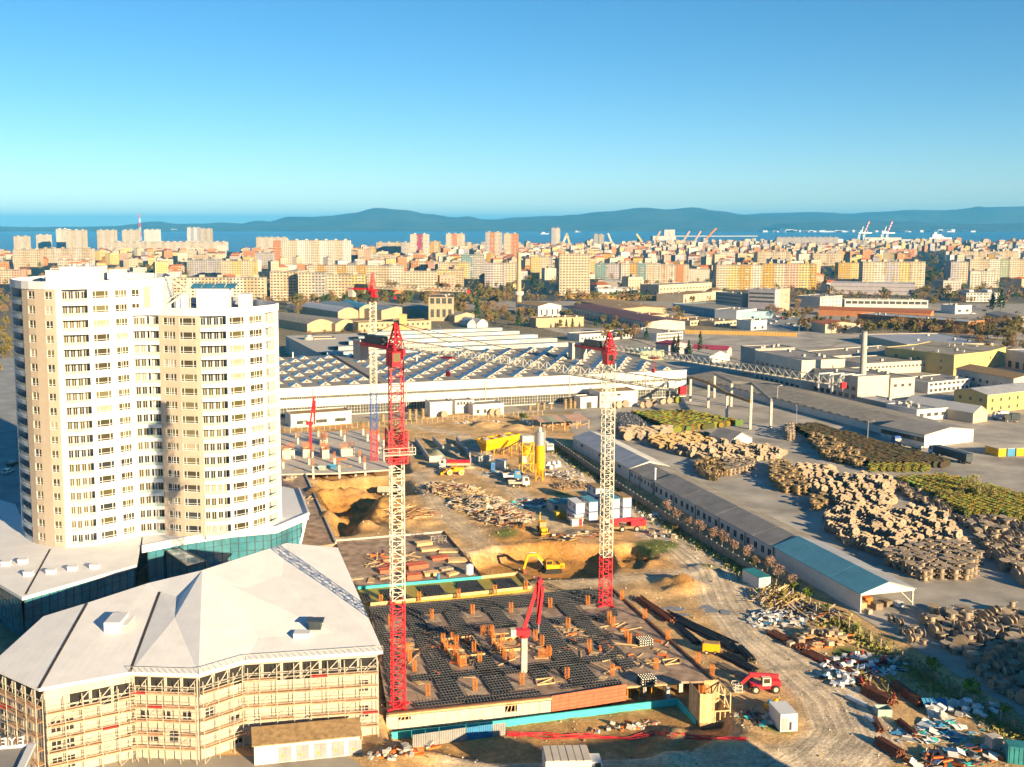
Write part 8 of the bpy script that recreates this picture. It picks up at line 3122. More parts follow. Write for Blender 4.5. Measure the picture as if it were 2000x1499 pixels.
APT = [
 ('pale seaside tower at the far left edge', 26, 55, 462, 490, 16, 'cream pale'), ('pale seaside tower, second from the left edge', 70, 97, 459, 486, 16, 'pale'), ('stepped white seaside tower with a higher neighbour', 109, 130, 448, 488, 18, 'white_b pale'), ('broad pale seaside tower beside the stepped one', 128, 166, 450, 490, 18, 'pale cream'),
 ('pale seaside tower left of the lattice mast pair', 189, 225, 450, 486, 18, 'cream pale'), ('pale seaside tower next to the lattice mast', 238, 271, 450, 483, 18, 'pale cream'), ('white seaside tower right of the lattice mast', 281, 311, 449, 480, 18, 'white_b'), ('slim white tower with a stepped neighbour by the bay', 365, 391, 445, 474, 18, 'white_b lilac'), ('stepped cream tower sloping to the bay', 391, 412, 447, 474, 30, 'cream sand'),
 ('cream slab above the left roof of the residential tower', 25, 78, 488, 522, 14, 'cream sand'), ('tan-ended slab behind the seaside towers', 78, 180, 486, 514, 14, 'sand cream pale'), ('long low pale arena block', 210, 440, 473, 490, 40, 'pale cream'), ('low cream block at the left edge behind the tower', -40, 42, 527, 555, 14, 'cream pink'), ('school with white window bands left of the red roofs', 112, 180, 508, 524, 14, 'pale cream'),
 ('teal-shaded block behind the trees right of the tower', 365, 432, 508, 540, 14, 'grey lilac'), ('cream tall block over the trees right of the tower', 432, 500, 510, 545, 14, 'cream yellow_w'), ('long five-storey cream block just behind the tower stairs', 338, 516, 543, 592, 13, 'cream pale sand'),  # teal-shaded block: shade put into its grey and lilac wall colours
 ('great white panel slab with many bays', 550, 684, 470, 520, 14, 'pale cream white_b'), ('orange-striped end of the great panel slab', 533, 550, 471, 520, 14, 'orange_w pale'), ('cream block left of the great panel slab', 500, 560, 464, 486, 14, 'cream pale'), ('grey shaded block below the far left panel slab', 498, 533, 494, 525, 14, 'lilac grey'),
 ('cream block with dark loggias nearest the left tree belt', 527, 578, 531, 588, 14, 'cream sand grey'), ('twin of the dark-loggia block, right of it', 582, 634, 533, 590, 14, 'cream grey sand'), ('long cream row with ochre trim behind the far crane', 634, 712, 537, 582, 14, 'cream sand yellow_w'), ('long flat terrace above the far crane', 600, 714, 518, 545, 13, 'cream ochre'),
 ('brown unfinished frame block', 673, 699, 491, 516, 14, 'brick sand'), ('cream block right of the unfinished frame', 699, 726, 487, 518, 14, 'cream pink'), ('bare concrete frame block', 727, 763, 497, 520, 14, 'conc sand'), ('cream terrace behind the far crane jib', 716, 788, 520, 560, 13, 'cream sand pale'), ('long cream school with close window rows', 788, 853, 530, 570, 14, 'cream'), ('yellow end of the cream school', 853, 906, 527, 560, 14, 'yellow_w sand'),
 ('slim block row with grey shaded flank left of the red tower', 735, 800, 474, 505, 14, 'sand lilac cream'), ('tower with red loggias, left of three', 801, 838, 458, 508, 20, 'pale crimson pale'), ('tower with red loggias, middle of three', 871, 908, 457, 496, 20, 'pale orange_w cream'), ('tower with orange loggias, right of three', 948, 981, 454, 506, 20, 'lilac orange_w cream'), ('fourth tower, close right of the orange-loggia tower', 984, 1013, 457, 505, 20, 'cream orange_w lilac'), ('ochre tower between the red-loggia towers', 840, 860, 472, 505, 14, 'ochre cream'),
 ('orange-banded block above the cream school', 803, 855, 511, 540, 13, 'orange_w cream'), ('cream rows right of the orange-banded block', 856, 918, 513, 545, 13, 'cream sand yellow_w'), ('grey-gabled block left of the tank chimney', 947, 986, 515, 562, 14, 'lilac pale'), ('cream block with pink end by the tank chimney', 986, 1010, 514, 560, 14, 'cream pink'), ('grey-blue shaded block in the gap of the trees', 900, 946, 498, 545, 14, 'teal_and_shade grey lilac'),  # grey-blue block: its shade is put into the teal wall colour
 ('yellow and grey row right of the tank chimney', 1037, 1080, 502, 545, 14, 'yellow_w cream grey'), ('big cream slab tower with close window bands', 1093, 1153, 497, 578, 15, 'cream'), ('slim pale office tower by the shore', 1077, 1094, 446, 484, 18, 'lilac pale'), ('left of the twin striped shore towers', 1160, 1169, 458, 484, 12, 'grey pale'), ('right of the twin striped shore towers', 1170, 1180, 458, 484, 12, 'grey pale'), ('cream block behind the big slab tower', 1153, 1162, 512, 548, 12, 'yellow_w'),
 ('shaded grey block right of the big slab tower', 1163, 1212, 516, 545, 14, 'teal_and_shade lilac'), ('colourful panel row with teal and ochre bays', 1213, 1290, 515, 556, 13, 'pale ochre teal_and_shade cream'), ('pale right half of the colourful panel row', 1290, 1346, 517, 556, 13, 'cream pale orange_w'), ('low white office right of the panel row', 1346, 1386, 526, 552, 14, 'pale'), ('yellow and pink panel row, left half', 1400, 1490, 518, 566, 13, 'cream yellow_w ochre pale'), ('yellow and pink panel row, right half', 1490, 1596, 516, 566, 13, 'ochre cream pink yellow_w'),  # shaded grey block: shade put into wall colour; panel-row teal is paint
 ('sandy block over the yellow panel row', 1480, 1545, 492, 520, 14, 'sand cream'), ('stepped pale block above the panel row', 1400, 1436, 492, 514, 14, 'pale'), ('long grey shore slab with many bays', 1517, 1638, 464, 482, 14, 'grey lilac'), ('yellow-shaded block right of the street gap', 1638, 1686, 514, 545, 14, 'ochre yellow_w pale'), ('cream and lilac row before the striped warehouse', 1686, 1808, 512, 564, 13, 'cream pale lilac yellow_w'), ('salmon orange block in the old town', 1706, 1792, 488, 502, 14, 'orange_w pink'), ('sandy block at the middle of the old town', 1588, 1646, 495, 520, 14, 'sand cream'),
 ('grey-flanked white block beside the avenue', 1858, 1892, 512, 556, 14, 'lilac cream'), ('blank gabled pale block near the right edge', 1918, 1952, 530, 562, 14, 'pale'), ('long cream row at the right edge', 1895, 2040, 507, 545, 13, 'cream sand pale green_w'), ('cream row above the right-edge row', 1860, 1990, 492, 512, 13, 'sand cream'), ('white block at the far right shore', 1897, 1920, 474, 490, 14, 'pale'), ('low red-fasciaed store at the right edge', 1888, 1960, 573, 590, 30, 'white_b'), ('pink block over the port', 1743, 1760, 474, 488, 14, 'pink'),
]
for lab, u1, u2, vt, vb, dep, cl in APT:
 apt(lab, u1, u2, vt, vb, dep, tuple(cl.split()))
# blocks that stand behind the viewpoint and throw their evening shade over the lower right of the works yard


def back_block(label, x, y, L, dep, H, cols):
 root = thing('apartment_block', label, 'apartment block', (x, y, 0), SITE)
 MB().box(0, L, 0, dep, 0, H).build('wall', cols, root)
 MB().box(-0.2, L + 0.2, -0.2, dep + 0.2, H, H + 0.4).box(L * 0.3, L * 0.4, 3, 8, H + 0.4, H + 2.8).build('roof', 'roof_grey', root)
 w = MB()
 for f in range(int(H / 3)):
  windows(w, L, f * 3 + 1, 1.4, int(L / 3.4), 1.6, dep + 0.002, 1)
  windows(w, L, f * 3 + 1, 1.4, int(L / 3.4), 1.6, -0.002)
 w.build('window_row', 'glass_g', root, kind='stuff')


back_block('apartment block outside the picture at the lower right, shading the yard', 126, 96, 95, 14, 24, 'cream')
back_block('smaller apartment block outside the picture at the bottom, shading the road', 64, 62, 34, 13, 23, 'pale')

SHORE = [(-9000, 2300), (-2000, 2500), (-900, 2800), (-300, 3050), (150, 3700), (1100, 4300), (1900, 4500), (2600, 4350), (3300, 4100), (9000, 3900)]


def shore_y(x):
 for (xa, ya), (xb, yb) in zip(SHORE, SHORE[1:]):
  if xa <= x <= xb:
   return lerp(ya, yb, (x - xa) / (xb - xa))
 return 2300


HS = []
y = 1080.0
while y < 4250:
 x = -0.47 * y - 30
 step = 26 + y * 0.0085
 while x < 0.56 * y + 40:
  px, py = x + RND.uniform(-7, 7), y + RND.uniform(-8, 8)
  u = PX0 + px / py * 2113
  v = EYE + 75 * 2113 / py
  ok = py < shore_y(px) - 60 and not any((px - a) ** 2 + (py - b_) ** 2 < r * r for a, b_, r in TAKEN)
  if 1775 < u < 1850 and v > 492:
   ok = False
  dens = 0.86 if v < 512 else (0.42 if u > 1000 else 0.5)
  if v > 545:
   dens = 0.12
  if u < 560 and v > 505:
   dens *= 0.5
  if ok and RND.random() < dens:
   HS.append((px, py, u, v))
  x += step * RND.uniform(0.75, 1.3)
 y += step * 0.95
HS.sort(key=lambda h: h[1])
LMK = ((40, 'at the left edge'), (190, 'above the left tower roof'), (330, 'above the roof stairs'), (430, 'above the right tower roof'), (540, 'left of the panel slab'), (650, 'at the great panel slab'), (760, 'above the far crane'), (880, 'at the red-loggia towers'), (980, 'at the tank chimney'), (1110, 'by the big slab tower'), (1230, 'above the colourful panel row'), (1350, 'above the low white office'), (1450, 'above the yellow panel row'), (1560, 'below the shore slab'), (1660, 'below the port cranes'), (1750, 'by the orange block'), (1850, 'beside the avenue'), (1950, 'near the right edge'))
far = MB()
FM = WCOL + ['roof_tile', 'roof_grey', 'glass_g', 'brown_r']
for k, (x, y, u, v) in enumerate(HS):
 low = RND.random()
 L, D = RND.uniform(11, 24), RND.uniform(9, 13)
 H = RND.uniform(6, 12) if low < 0.55 else RND.uniform(12, 21)
 ci = RND.choice((0, 0, 0, 1, 1, 2, 2, 3, 4, 5, 6, 7, 8, 9))
 tiled = H < 13 and RND.random() < 0.8
 ri = RND.choice((10, 10, 13)) if tiled else 11
 an = SITE + RND.choice((0, 0, 0.35, -0.3, 0.9)) + RND.uniform(-0.1, 0.1)
 b = MB()
 b.box(-L / 2, L / 2, -D / 2, D / 2, 0, H, 0)
 rb = MB()
 if tiled:
  rise = RND.uniform(2.2, 3.6)
  e = 0.5
  vs_ = [(-L / 2 - e, -D / 2 - e, H), (L / 2 + e, -D / 2 - e, H), (L / 2 + e, D / 2 + e, H), (-L / 2 - e, D / 2 + e, H), (-L / 2 + D * 0.35, 0, H + rise), (L / 2 - D * 0.35, 0, H + rise)]
  rb.add(vs_, [(0, 1, 5, 4), (1, 2, 5), (2, 3, 4, 5), (3, 0, 4), (3, 2, 1, 0)])
 else:
  rb.box(-L / 2 - 0.2, L / 2 + 0.2, -D / 2 - 0.2, D / 2 + 0.2, H, H + 0.4)
  rb.box(-2, 2, -2, 2, H + 0.4, H + 2.6)
 w = MB()
 nf = max(2, int(H / 3))
 for f in range(nf):
  n = max(2, int(L / 3.6)) if y < 2600 else max(2, int(L / 5))
  windows(w, L, f * 3 + 0.9, 1.4, n, 1.7 if y < 2600 else 2.4, 0, dep=0.05)
 w.shift((L / 2, D / 2 + 0.003, 0))
 if k < 280:
  near = min(LMK, key=lambda q: abs(q[0] - u))[1]
  zone = ('front' if v > 530 else 'second' if v > 512 else 'back') + ' of the town ' + near
  cw = {'sand': 'sandy', 'yellow_w': 'yellow', 'lilac': 'lilac grey', 'orange_w': 'orange', 'white_b': 'white'}.get(WCOL[ci], WCOL[ci])
  lab = '%s %s, %s roof, %s row%s' % (cw, 'low house' if H < 9 else 'tall house' if H < 12 else 'mid-rise block' if H < 17 else 'tall block', 'red tiled' if ri == 10 else 'brown' if ri == 13 else 'flat', zone.split(' of')[0], ' ' + near)
  root = thing('town_house' if H < 12 else 'town_block', lab, 'house' if H < 12 else 'building', (x, y, 0), an, 'town buildings ' + near)
  b.build('wall', WCOL[ci], root)
  rb.build('roof', FM[ri], root)
  w.build('window_row', 'glass_g', root, kind='stuff')
 else:
  mw = Matrix.Translation((x, y, 0)) @ Matrix.Rotation(an, 4, 'Z')
  for q, mi in ((b, ci), (rb, ri), (w, 12)):
   far.add([mw @ Vector(p) for p in q.v], q.f, mi)
far.build('far_town', FM, None, None, kind='stuff', label='dense far roofs of the old town down to the shore')

# ------------------------------------------------------------------ landmarks by the water
p = P(274, 470)
h = hgt(418, 470)
tv = thing('lattice_mast', 'red and white lattice broadcasting mast among the seaside towers', 'mast', p)
for k in range(6):
 b = MB()
 w0, w1 = lerp(6, 0.8, k / 6), lerp(6, 0.8, (k + 1) / 6)
 z0, z1 = h * k / 6, h * (k + 1) / 6
 for sx, sy in ((-1, -1), (1, -1), (1, 1), (-1, 1)):
  b.bar((sx * w0, sy * w0, z0), (sx * w1, sy * w1, z1), 0.9)
  b.bar((sx * w0, sy * w0, z0), (-sx * w1 if sy < 0 else sx * w1, sy * w1 if sy < 0 else -sy * w1, z1), 0.6)
 b.build('mast_section', 'red' if k % 2 else 'white', tv)
for u, vb, vt, lab in ((1690, 474, 432, 'left ship-to-shore crane with raised red and white boom'), (1735, 474, 432, 'right ship-to-shore crane with raised red and white boom')):
 p = P(u - 8, vb)
 h = hgt(vt, vb)
 pc = thing('port_crane', lab, 'port crane', p)
 b = MB()
 for x in (-12, 12):
  for y in (-8, 8):
   b.bar((x, y, 0), (x * 0.8, y, h * 0.42), 2.4)
 b.box(-14, 40, -6, 6, h * 0.42, h * 0.47)
 b.bar((-2, 0, h * 0.45), (6, 0, h * 0.75), 2.2)
 b.build('portal', 'steel', pc)
 for k in range(8):
  t0, t1 = k / 8, (k + 1) / 8
  a, e = Vector((12 + 18 * t0, 0, lerp(h * 0.47, h, t0))), Vector((12 + 18 * t1, 0, lerp(h * 0.47, h, t1)))
  MB().bar(a, e, 4.6).build('boom_section', 'red' if k % 2 else 'white', pc)
for u, vb, vt, c, d_, lab in ((1100, 484, 456, 'pale', 3, 'pale jib crane left of the slim office tower shore'), (1112, 484, 458, 'yellow_w', -2, 'yellowish jib crane at the quay'), (1194, 482, 456, 'pale', -3, 'thin jib crane right of the twin towers'), (1254, 482, 457, 'yellow_w', -5, 'pale yellow jib crane at the grain quay'), (1280, 480, 452, 'pink', 4, 'pink jib crane at the grain quay'), (1314, 480, 455, 'pale', -3, 'pale jib crane by the pier root'), (1335, 480, 452, 'pink', 5, 'left pink jib crane on the pier'), (1357, 480, 452, 'pink', 5, 'right pink jib crane on the pier'), (1378, 480, 446, 'orange_w', 9, 'tall slanting orange jib crane at the pier')):
 p = P(u, vb)
 h = hgt(vt, vb)
 jc = thing('quay_crane', lab, 'port crane', p, 0, 'cranes along the quay')
 MB().box(-7, 7, -7, 7, 0, h * 0.35).build('base', 'grey', jc)
 MB().bar((0, 0, h * 0.35), (d_ * 4, 0, h), 6).build('jib', c, jc)
for u0, u1, v, w, z in ((1315, 1480, 462.5, 60, -8), (1690, 1840, 471, 120, -6), (1690, 1760, 473, 60, 8), (1275, 1320, 470, 80, 10), (1297, 1318, 466, 40, 40), (1965, 2050, 478, 80, -2)):
 a, e = P(u0, v, -14), P(u1, v, -14)
 tag(MB().box(0, e.x - a.x, 0, w, -0.5, z + 14).build('pier' if z < 0 else 'quay_shed', 'pale', None, a), ('long low pier at the water, %s' if z < 0 else 'pale quay shed by the water, %s') % {1315: 'right of the grain quay', 1690: 'under the port cranes', 1275: 'at the grain quay', 1297: 'tallest at the grain quay', 1965: 'at the right edge'}[u0], 'pier' if z < 0 else 'shed')
for u, v, s, lab in ((1128, 454, 60, 'white sailing ship on the bay near the slim tower'), (1836, 469, 130, 'white ferry at the end of the right quay'), (1847, 470, 70, 'red-hulled tug beside the white ferry'), (1064, 458, 70, 'white boat left of the slim office tower')):
 p = P(u, v, -14)
 sh2 = thing('ship', lab, 'ship', p)
 MB().prism([(-s / 2, -s * 0.08), (s * 0.36, -s * 0.09), (s / 2, 0), (s * 0.36, s * 0.09), (-s / 2, s * 0.08)], -0.5, s * 0.1).build('hull', 'orange' if 'red' in lab else 'white', sh2)
 MB().box(-s * 0.36, s * 0.05, -s * 0.06, s * 0.06, s * 0.1, s * 0.24).box(-s * 0.28, -s * 0.16, -s * 0.04, s * 0.04, s * 0.24, s * 0.34).build('superstructure', 'white', sh2)
b = MB()
for _ in range(130):
 u = RND.choice((RND.gauss(690, 60), RND.gauss(1620, 80), RND.gauss(1000, 120), RND.gauss(320, 60), RND.uniform(1480, 1900), RND.gauss(1080, 30)))
 D_ = 13450 if u < 1450 else 11800
 z0 = RND.uniform(-12, 0)
 x = (u - PX0) / 2113 * D_
 s = RND.uniform(10, 45)
 b.box(x - s, x + s, D_ - 30, D_ + 200, -14, z0 + RND.uniform(4, 18))
b.build('far_shore_town', 'white', None, None, kind='stuff', label='white specks of the villages on the far shore')
# ------------------------------------------------------------------ trees and shrubs
for k_, c_, c2_ in (('leaf_olive', (0.115, 0.10, 0.03), (0.19, 0.155, 0.05)), ('leaf_brown', (0.19, 0.115, 0.05), (0.28, 0.18, 0.08)), ('leaf_green', (0.035, 0.075, 0.02), (0.07, 0.12, 0.035)), ('leaf_conifer', (0.018, 0.05, 0.022), (0.04, 0.085, 0.03)), ('leaf_fresh', (0.11, 0.17, 0.02), (0.20, 0.26, 0.03)), ('leaf_autumn', (0.36, 0.12, 0.02), (0.42, 0.22, 0.04)), ('leaf_pink', (0.27, 0.17, 0.13), (0.34, 0.22, 0.17)), ('leaf_straw', (0.32, 0.25, 0.10), (0.22, 0.22, 0.06))):
 M[k_] = mat(k_, c_, 0.9, 0.25, 0.9, col2=c2_, rnd=0.25, spec=0.1)
TREES = {}


def leaf_quad(b, c, s, r):
 n = Vector((r.gauss(0, 1), r.gauss(0, 1), r.gauss(0, 0.8) + 0.4)).normalized()
 a = n.orthogonal().normalized()
 a.rotate(Matrix.Rotation(r.uniform(0, 6.28), 3, n))
 e = n.cross(a)
 w = s * r.uniform(0.6, 1.0)
 b.face([c - a * s - e * w * 0.3, c + e * w, c + a * s - e * w * 0.2, c - e * w])


def crown_pts(kind, n, r):
 out = []
 if kind == 'conifer':
  for _ in range(n):
   t = r.random() ** 0.7
   rr = 0.24 * (1.02 - t) ** 0.9 * (0.75 + 0.25 * math.sin(t * 40)) * math.sqrt(r.uniform(0.35, 1))
   a = r.uniform(0, 6.28)
   out.append((rr * math.cos(a), rr * math.sin(a), 0.12 + 0.88 * t))
 elif kind == 'cypress':
  for _ in range(n):
   t = r.random()
   rr = 0.1 * math.sin(math.pi * (0.15 + 0.83 * t)) * math.sqrt(r.random())
   a = r.uniform(0, 6.28)
   out.append((rr * math.cos(a), rr * math.sin(a), 0.06 + 0.94 * t))
 else:
  cl = [(r.uniform(-0.24, 0.24), r.uniform(-0.24, 0.24), r.uniform(0.42, 0.84), r.uniform(0.1, 0.2)) for _ in range(9)]
  if kind == 'shrub':
   cl = [(x, y, z * 0.7 - 0.1, q * 1.3) for x, y, z, q in cl]
  for _ in range(n):
   x, y, z, q = r.choice(cl)
   d = Vector((r.gauss(0, 1), r.gauss(0, 1), r.gauss(0, 1))).normalized() * q * r.random() ** 0.4
   out.append((x + d.x, y + d.y, max(0.05, z + d.z)))
 return out


def tree_mesh(kind, leaf, var):
 key = (kind, leaf, var)
 if key not in TREES:
  r = random.Random(var * 31 + len(kind))
  h = 10.0
  t = MB().tube((0, 0, 0), (0, 0, h * (0.9 if kind in ('conifer', 'cypress') else 0.45)), 0.24, 6, 0.08)
  if kind in ('round', 'bare'):
   for _ in range(9):
    a, e = r.uniform(0, 6.28), r.uniform(0.16, 0.3)
    p0 = Vector((0, 0, h * r.uniform(0.28, 0.44)))
    p1 = Vector((math.cos(a) * e * h, math.sin(a) * e * h, h * r.uniform(0.6, 0.92)))
    t.tube(p0, p1, 0.1, 4, 0.03, cap=False)
    for _q in range(3 if kind == 'bare' else 0):
     m_ = p0.lerp(p1, r.uniform(0.4, 0.9))
     t.tube(m_, m_ + Vector((r.gauss(0, 0.9), r.gauss(0, 0.9), r.uniform(0.6, 1.8))), 0.05, 3, 0.02, cap=False)
  c = MB()
  n = {'bare': 420, 'round': 560, 'conifer': 420, 'cypress': 260, 'shrub': 260}[kind]
  s = {'bare': 0.30, 'round': 0.44, 'conifer': 0.38, 'cypress': 0.3, 'shrub': 0.42}[kind]
  for x, y, z in crown_pts(kind, n, r):
   leaf_quad(c, Vector((x * h, y * h, z * h)), s * r.uniform(0.7, 1.4), r)
  TREES[key] = (t.mesh('trunk', 'trunk'), c.mesh('crown', leaf))
 return TREES[key]


NT = [0]


def tree(x, y, h, kind, leaf, label, group, z=0.0):
 NT[0] += 1
 t, c = tree_mesh(kind, leaf, RND.randrange(4))
 nm = {'conifer': 'conifer_tree', 'cypress': 'cypress_tree', 'shrub': 'shrub'}.get(kind, 'bare_tree' if kind == 'bare' else 'tree')
 root = thing(nm, label, 'shrub' if kind == 'shrub' else 'tree', (x, y, z), RND.uniform(0, 6.28), group)
 root.scale = (h / 10 * RND.uniform(0.9, 1.25),) * 2 + (h / 10,)
 if kind != 'shrub':
  inst('trunk', t, root)
 inst('crown', c, root)


def grove(px, n, hs, kinds, label, group):
 us, vs2 = [a for a, _ in px], [b_ for _, b_ in px]
 k = 0
 tries = 0
 while k < n and tries < n * 30:
  tries += 1
  u, v = RND.uniform(min(us), max(us)), RND.uniform(min(vs2), max(vs2))
  if not inside(px, u, v):
   continue
  p = P(u, v)
  if any((p.x - a) ** 2 + (p.y - b_) ** 2 < (r * 0.7) ** 2 for a, b_, r in TAKEN):
   continue
  kd, lf, nm = RND.choice(kinds)
  tree(p.x, p.y, RND.uniform(*hs), kd, lf, nm + ' ' + label, group)
  k += 1


BR, OL = ('bare', 'leaf_brown', 'bare brown tree'), ('round', 'leaf_olive', 'olive budding tree')
GRN, CON, CYP = ('round', 'leaf_green', 'dark green tree'), ('conifer', 'leaf_conifer', 'dark conifer'), ('cypress', 'leaf_conifer', 'slim cypress')
grove([(1550, 652), (1700, 656), (2010, 668), (2010, 640), (1900, 640), (1700, 644), (1550, 640)], 88, (6, 11), [BR, OL, OL, BR, OL], 'in the belt behind the chimney works', 'trees in the belt behind the works')
grove([(560, 608), (830, 604), (1000, 600), (1000, 575), (800, 572), (560, 590)], 80, (8, 14), [BR, OL, BR, OL, GRN], 'in the park behind the derelict works', 'trees in the park behind the derelict works')
grove([(890, 636), (1045, 640), (1045, 606), (890, 606)], 30, (7, 12), [BR, OL, BR], 'round the tank chimney', 'trees round the tank chimney')
grove([(560, 662), (840, 662), (840, 654), (560, 654)], 16, (4, 6), [OL, BR], 'on the strip behind the ridged hall', 'trees behind the ridged hall')
grove([(555, 640), (600, 640), (600, 590), (555, 590)], 7, (7, 10), [OL, BR], 'just right of the tower top', 'trees right of the tower top')
grove([(1155, 600), (1290, 560), (1290, 548), (1155, 555)], 16, (8, 11), [BR, OL], 'between the big slab tower and the panel row', 'trees before the panel row')
grove([(1480, 634), (1600, 634), (1600, 590), (1545, 590), (1480, 625)], 16, (7, 11), [BR, BR, OL], 'near the salmon pink block', 'trees near the salmon block')
grove([(1800, 600), (1900, 600), (1880, 560), (1800, 560)], 16, (8, 12), [BR, OL], 'by the petrol station avenue', 'trees by the station avenue')
grove([(1780, 560), (1855, 560), (1845, 495), (1815, 495)], 20, (9, 13), [GRN, BR, GRN, OL], 'along the shaded avenue', 'trees along the shaded avenue')
grove([(230, 545), (350, 545), (350, 522), (230, 522)], 16, (8, 11), [BR, OL, BR, GRN], 'beyond the roof of the residential tower', 'trees beyond the tower roof')
grove([(-5, 740), (26, 740), (26, 570), (-5, 570)], 12, (7, 11), [OL, BR, OL], 'at the left edge beside the tower', 'trees at the left edge')
grove([(1185, 680), (1245, 668), (1245, 650), (1185, 650)], 8, (6, 10), [BR, OL], 'behind the red head of the white crane', 'trees behind the white crane head')
grove([(1090, 660), (1340, 650), (1340, 605), (1090, 605)], 22, (6, 9), [BR, OL, OL], 'between the sheds right of the tank chimney', 'trees between the mid sheds')
grove([(1890, 720), (2010, 700), (2010, 625), (1900, 625)], 18, (6, 10), [OL, BR, OL], 'near the right edge beyond the yellow block', 'trees near the right edge')
for u, v, h, kd, lab in ((932, 628, 17, CON, 'tall dark conifer right of the derelict block'), (1013, 642, 14, CON, 'broad conifer in front of the tank chimney'), (1106, 643, 7, CON, 'small conifer before the tan wall, left'), (1118, 643, 8, CON, 'small conifer before the tan wall, right'), (1163, 641, 7, CON, 'small conifer near the white pilasters'), (1316, 694, 11, CYP, 'dark cypress beside the crimson gable, left'), (1324, 695, 12, CYP, 'dark cypress beside the crimson gable, right'), (1367, 700, 15, CYP, 'tallest slim cypress by the dark yard road'), (1345, 696, 9, CON, 'bushy conifer between the cypresses'), (1380, 701, 7, CON, 'low conifer beside the tiny white house'), (1040, 566, 18, CON, 'dark conifer left of the big slab tower'), (1938, 606, 15, CON, 'dark spruce pair at the right, left one'), (1954, 607, 18, CON, 'dark spruce pair at the right, right one'), (1262, 668, 9, CON, 'conifer beside the white two-storey workshop'), (1022, 822, 5, ('shrub', 'leaf_green', ''), 'dark bush at the corner of the fence road')):
 p = P(u, v)
 tree(p.x, p.y, h, kd[0], kd[1], lab, None)
for u, v, h, lf, lab in ((1470, 1106, 4.0, 'leaf_fresh', 'green bush at the fence end, by the white container'), (1550, 1152, 3.2, 'leaf_fresh', 'bright bush before the blue shed, farthest'), (1578, 1166, 3.2, 'leaf_fresh', 'bright bush before the blue shed, second'), (1612, 1196, 3.0, 'leaf_fresh', 'bright bush before the blue shed, third'), (1674, 1232, 2.6, 'leaf_fresh', 'bright bush below the blue shed corner'), (1822, 1308, 4.0, 'leaf_fresh', 'large light green bush on the verge, left'), (1896, 1352, 4.4, 'leaf_fresh', 'large light green bush on the verge, right'), (1965, 1392, 2.6, 'leaf_fresh', 'small light green bush on the verge near the corner'),
                         (1008, 1032, 1.8, 'leaf_autumn', 'orange shrub at the near edge of the timber heap, left'), (1022, 1034, 2.0, 'leaf_autumn', 'orange shrub at the near edge of the timber heap, middle'), (1036, 1036, 1.8, 'leaf_autumn', 'orange shrub at the near edge of the timber heap, right'), (1260, 1096, 1.6, 'leaf_autumn', 'rusty weeds on the trench bank'), (1200, 968, 2.4, 'leaf_straw', 'dry bush against the panel fence, far'), (1320, 1038, 3.0, 'leaf_olive', 'olive bush against the panel fence, middle')):
 p = G(u, v)
 tree(p.x, p.y, h, 'shrub', lf, lab, None, p.z - 0.2)
for k in range(12):
 u = 1300 + k * 22
 p = P(u, 1012 + k * 13.0 - 6)
 tree(p.x, p.y, RND.uniform(3.0, 4.6), 'bare', 'leaf_pink', 'thin pinkish sapling between panel fence and shed', 'saplings along the shed')
for k in range(9):
 p = P(1842 + k * 13 + RND.uniform(-8, 8), 972 + RND.uniform(-8, 14))
 tree(p.x, p.y, RND.uniform(4, 6), 'bare', 'leaf_straw', 'bare pale sapling among the yellow and green reels', 'saplings among the reels')
# grass and weeds of the verge, far trees of the town
r = random.Random(5)
b = MB()
for _ in range(5200):
 k = r.randrange(len(FENCE) - 1)
 p = FENCE[k].lerp(FENCE[k + 1], r.random())
 o = r.gauss(-0.6, 1.7)
 x, y = p.x + E1.x * o, p.y + E1.y * o
 z = gz(x, y) if x < 109 else 0
 s, h = r.uniform(0.08, 0.25), r.uniform(0.15, 0.6)
 a = r.uniform(0, 6.28)
 dx, dy = math.cos(a) * s, math.sin(a) * s
 b.face([(x - dx, y - dy, z - 0.05), (x + dx, y + dy, z - 0.05), (x + dx * 1.3 + r.gauss(0, 0.1), y + dy * 1.3, z + h), (x - dx * 1.3, y - dy * 1.3 + r.gauss(0, 0.1), z + h)], 0 if r.random() < 0.93 else 1)
b.build('verge_grass', ['leaf_straw', 'leaf_fresh'], None, None, kind='stuff', label='dry and green grass of the fence verge')
b = MB()
for _ in range(2200):
 y = 1020 + 2700 * r.random() ** 1.6
 x = r.uniform(-0.47, 0.56) * y
 if y > shore_y(x) - 80 or any((x - a) ** 2 + (y - b_) ** 2 < (q * 0.9) ** 2 for a, b_, q in TAKEN):
  continue
 h = r.uniform(6, 11)
 m_ = r.choice((0, 0, 1, 1, 2))
 c = Vector((x, y, h * 0.55))
 for _q in range(34):
  d = Vector((r.gauss(0, 1), r.gauss(0, 1), r.gauss(0, 1))).normalized() * h * 0.36 * r.random() ** 0.4
  leaf_quad(b, c + d, h * 0.1, r)
 b.m[-34:] = [m_] * 34
b.build('far_trees', ['leaf_brown', 'leaf_olive', 'leaf_green'], None, None, kind='stuff', label='street trees massed through the town')
# ------------------------------------------------------------------ parked cars and lamps
CARS = {}


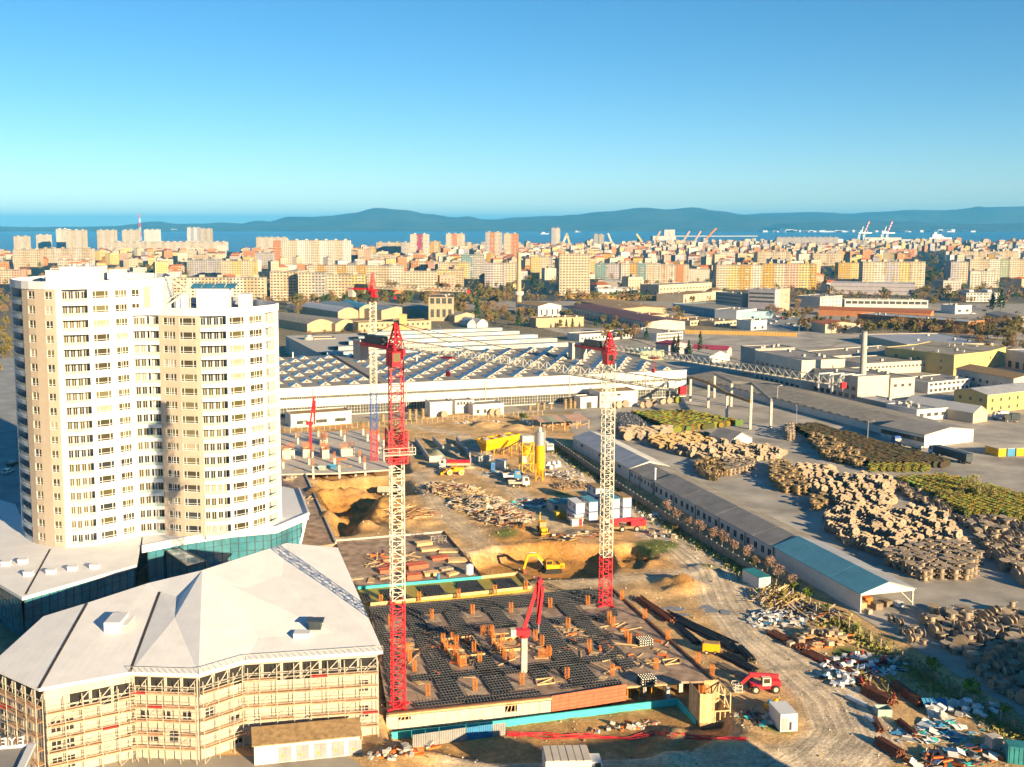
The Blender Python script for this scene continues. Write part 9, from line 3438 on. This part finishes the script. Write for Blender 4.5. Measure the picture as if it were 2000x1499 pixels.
def car(x, y, yaw, c, label, group):
 if c not in CARS:
  m = mat('car_paint_' + c, {'white': (0.6, 0.6, 0.6), 'grey': (0.2, 0.21, 0.22), 'dark': (0.03, 0.035, 0.045), 'red': (0.4, 0.03, 0.03), 'blue': (0.05, 0.12, 0.3)}[c], 0.3, 0.05, 1.0, spec=0.6)
  b = MB()
  pr = [(-2.1, 0.35), (2.1, 0.35), (2.15, 0.75), (1.2, 0.92), (0.6, 1.42), (-1.2, 1.45), (-1.9, 0.95), (-2.15, 0.9)]
  n = len(pr)
  b.add([(px_, -0.85, z) for px_, z in pr] + [(px_, 0.85, z) for px_, z in pr], [tuple(range(n)), tuple(range(2 * n - 1, n - 1, -1))] + [(i, n + i, n + (i + 1) % n, (i + 1) % n) for i in range(n)])
  g = MB().face
  gl = MB()
  for s in (-0.86, 0.86):
   gl.face([(1.0, s, 0.95), (0.55, s, 1.36), (-1.15, s, 1.38), (-1.7, s, 0.97)])
  gl.face([(1.2, -0.75, 0.95), (1.2, 0.75, 0.95), (0.64, 0.7, 1.4), (0.64, -0.7, 1.4)])
  gl.face([(-1.88, -0.75, 0.98), (-1.88, 0.75, 0.98), (-1.24, 0.7, 1.42), (-1.24, -0.7, 1.42)])
  w = MB()
  for wx in (-1.3, 1.35):
   for s in (-0.86, 0.86):
    w.tube((wx, s - 0.1, 0.32), (wx, s + 0.1, 0.32), 0.32, 9)
  CARS[c] = b.mesh('body', m), gl.mesh('window', 'glass'), w.mesh('wheel', 'tyre')
 root = thing('parked_car', label, 'car', (x, y, 0.06), yaw, group)
 for nm, me in zip(('body', 'window', 'wheels'), CARS[c]):
  o = inst('wheel_set' if nm == 'wheels' else nm, me, root)
  if nm == 'wheels':
   o['kind'] = 'stuff'


for k, (u, v, c, lab) in enumerate(((15, 925, 'white', 'white car driving on the road left of the tower'), (25, 910, 'dark', 'dark car ahead of the white one on the road left of the tower'))):
 p = P(u, v)
 car(p.x, p.y, rad(82), c, lab, None)
for name, px_, n, where in (('car park', [(1492, 641), (1595, 641), (1588, 622), (1505, 618)], 22, 'on the car park beside the grey block'), ('street', [(560, 599), (690, 601), (690, 590), (560, 588)], 22, 'on the street below the dark-loggia blocks'), ('yard', [(1900, 640), (2000, 650), (2000, 600), (1900, 592)], 16, 'in the lot by the right-edge store'), ('works', [(1400, 745), (1470, 760), (1640, 790), (1600, 775)], 6, 'in the dark lane behind the long warehouse')):
 pl_ = poly(px_)
 xs, ys = [q[0] for q in pl_], [q[1] for q in pl_]
 for _ in range(n):
  for _t in range(40):
   x, y = RND.uniform(min(xs), max(xs)), RND.uniform(min(ys), max(ys))
   if inside(pl_, x, y):
    break
  c = RND.choice(('white', 'grey', 'dark', 'red', 'blue'))
  car(x, y, SITE + RND.choice((0, rad(90))) + RND.uniform(-0.08, 0.08), c, '%s car parked %s' % (c if c != 'dark' else 'black', where), 'cars parked ' + where)
lm = MB().tube((0, 0, 0), (0, 0, 8), 0.12, 5, 0.07).bar((0, 0, 8), (1.6, 0, 8.3), 0.1).mesh('pole', 'steel')
lh = MB().box(1.4, 2.2, -0.15, 0.15, 8.2, 8.4).mesh('lamp_head', 'white')
for u, v, lab in ((1555, 836, 'tall rust-red lamp post at the far corner of the yard'), (1518, 792, 'lamp post before the long warehouse'), (1694, 868, 'lamp post between dark reels and warehouse'), (1470, 655, 'lamp post by the palisade, left'), (1560, 658, 'lamp post by the palisade, right'), (600, 596, 'street lamp below the dark-loggia blocks'), (860, 660, 'lamp post behind the ridged hall')):
 p = P(u, v)
 r_ = thing('street_lamp', lab, 'lamp post', p, RND.uniform(0, 6))
 inst('pole', lm, r_)
 inst('lamp_head', lh, r_)
# ochre palisade between works and belt
a, e = P(1340, 652), P(1560, 658)
pf2 = thing('palisade', 'ochre palisade fence in front of the tree belt', 'fence', a)
me = MB().box(-0.9, 0.9, -0.05, 0.05, 0, 2.6).mesh('panel', 'ochre')
n = int((e - a).length / 2)
for k in range(n):
 p = (e - a) * (k / n)
 inst('panel', me, pf2, (p.x, p.y, 0), math.atan2(e.y - a.y, e.x - a.x))
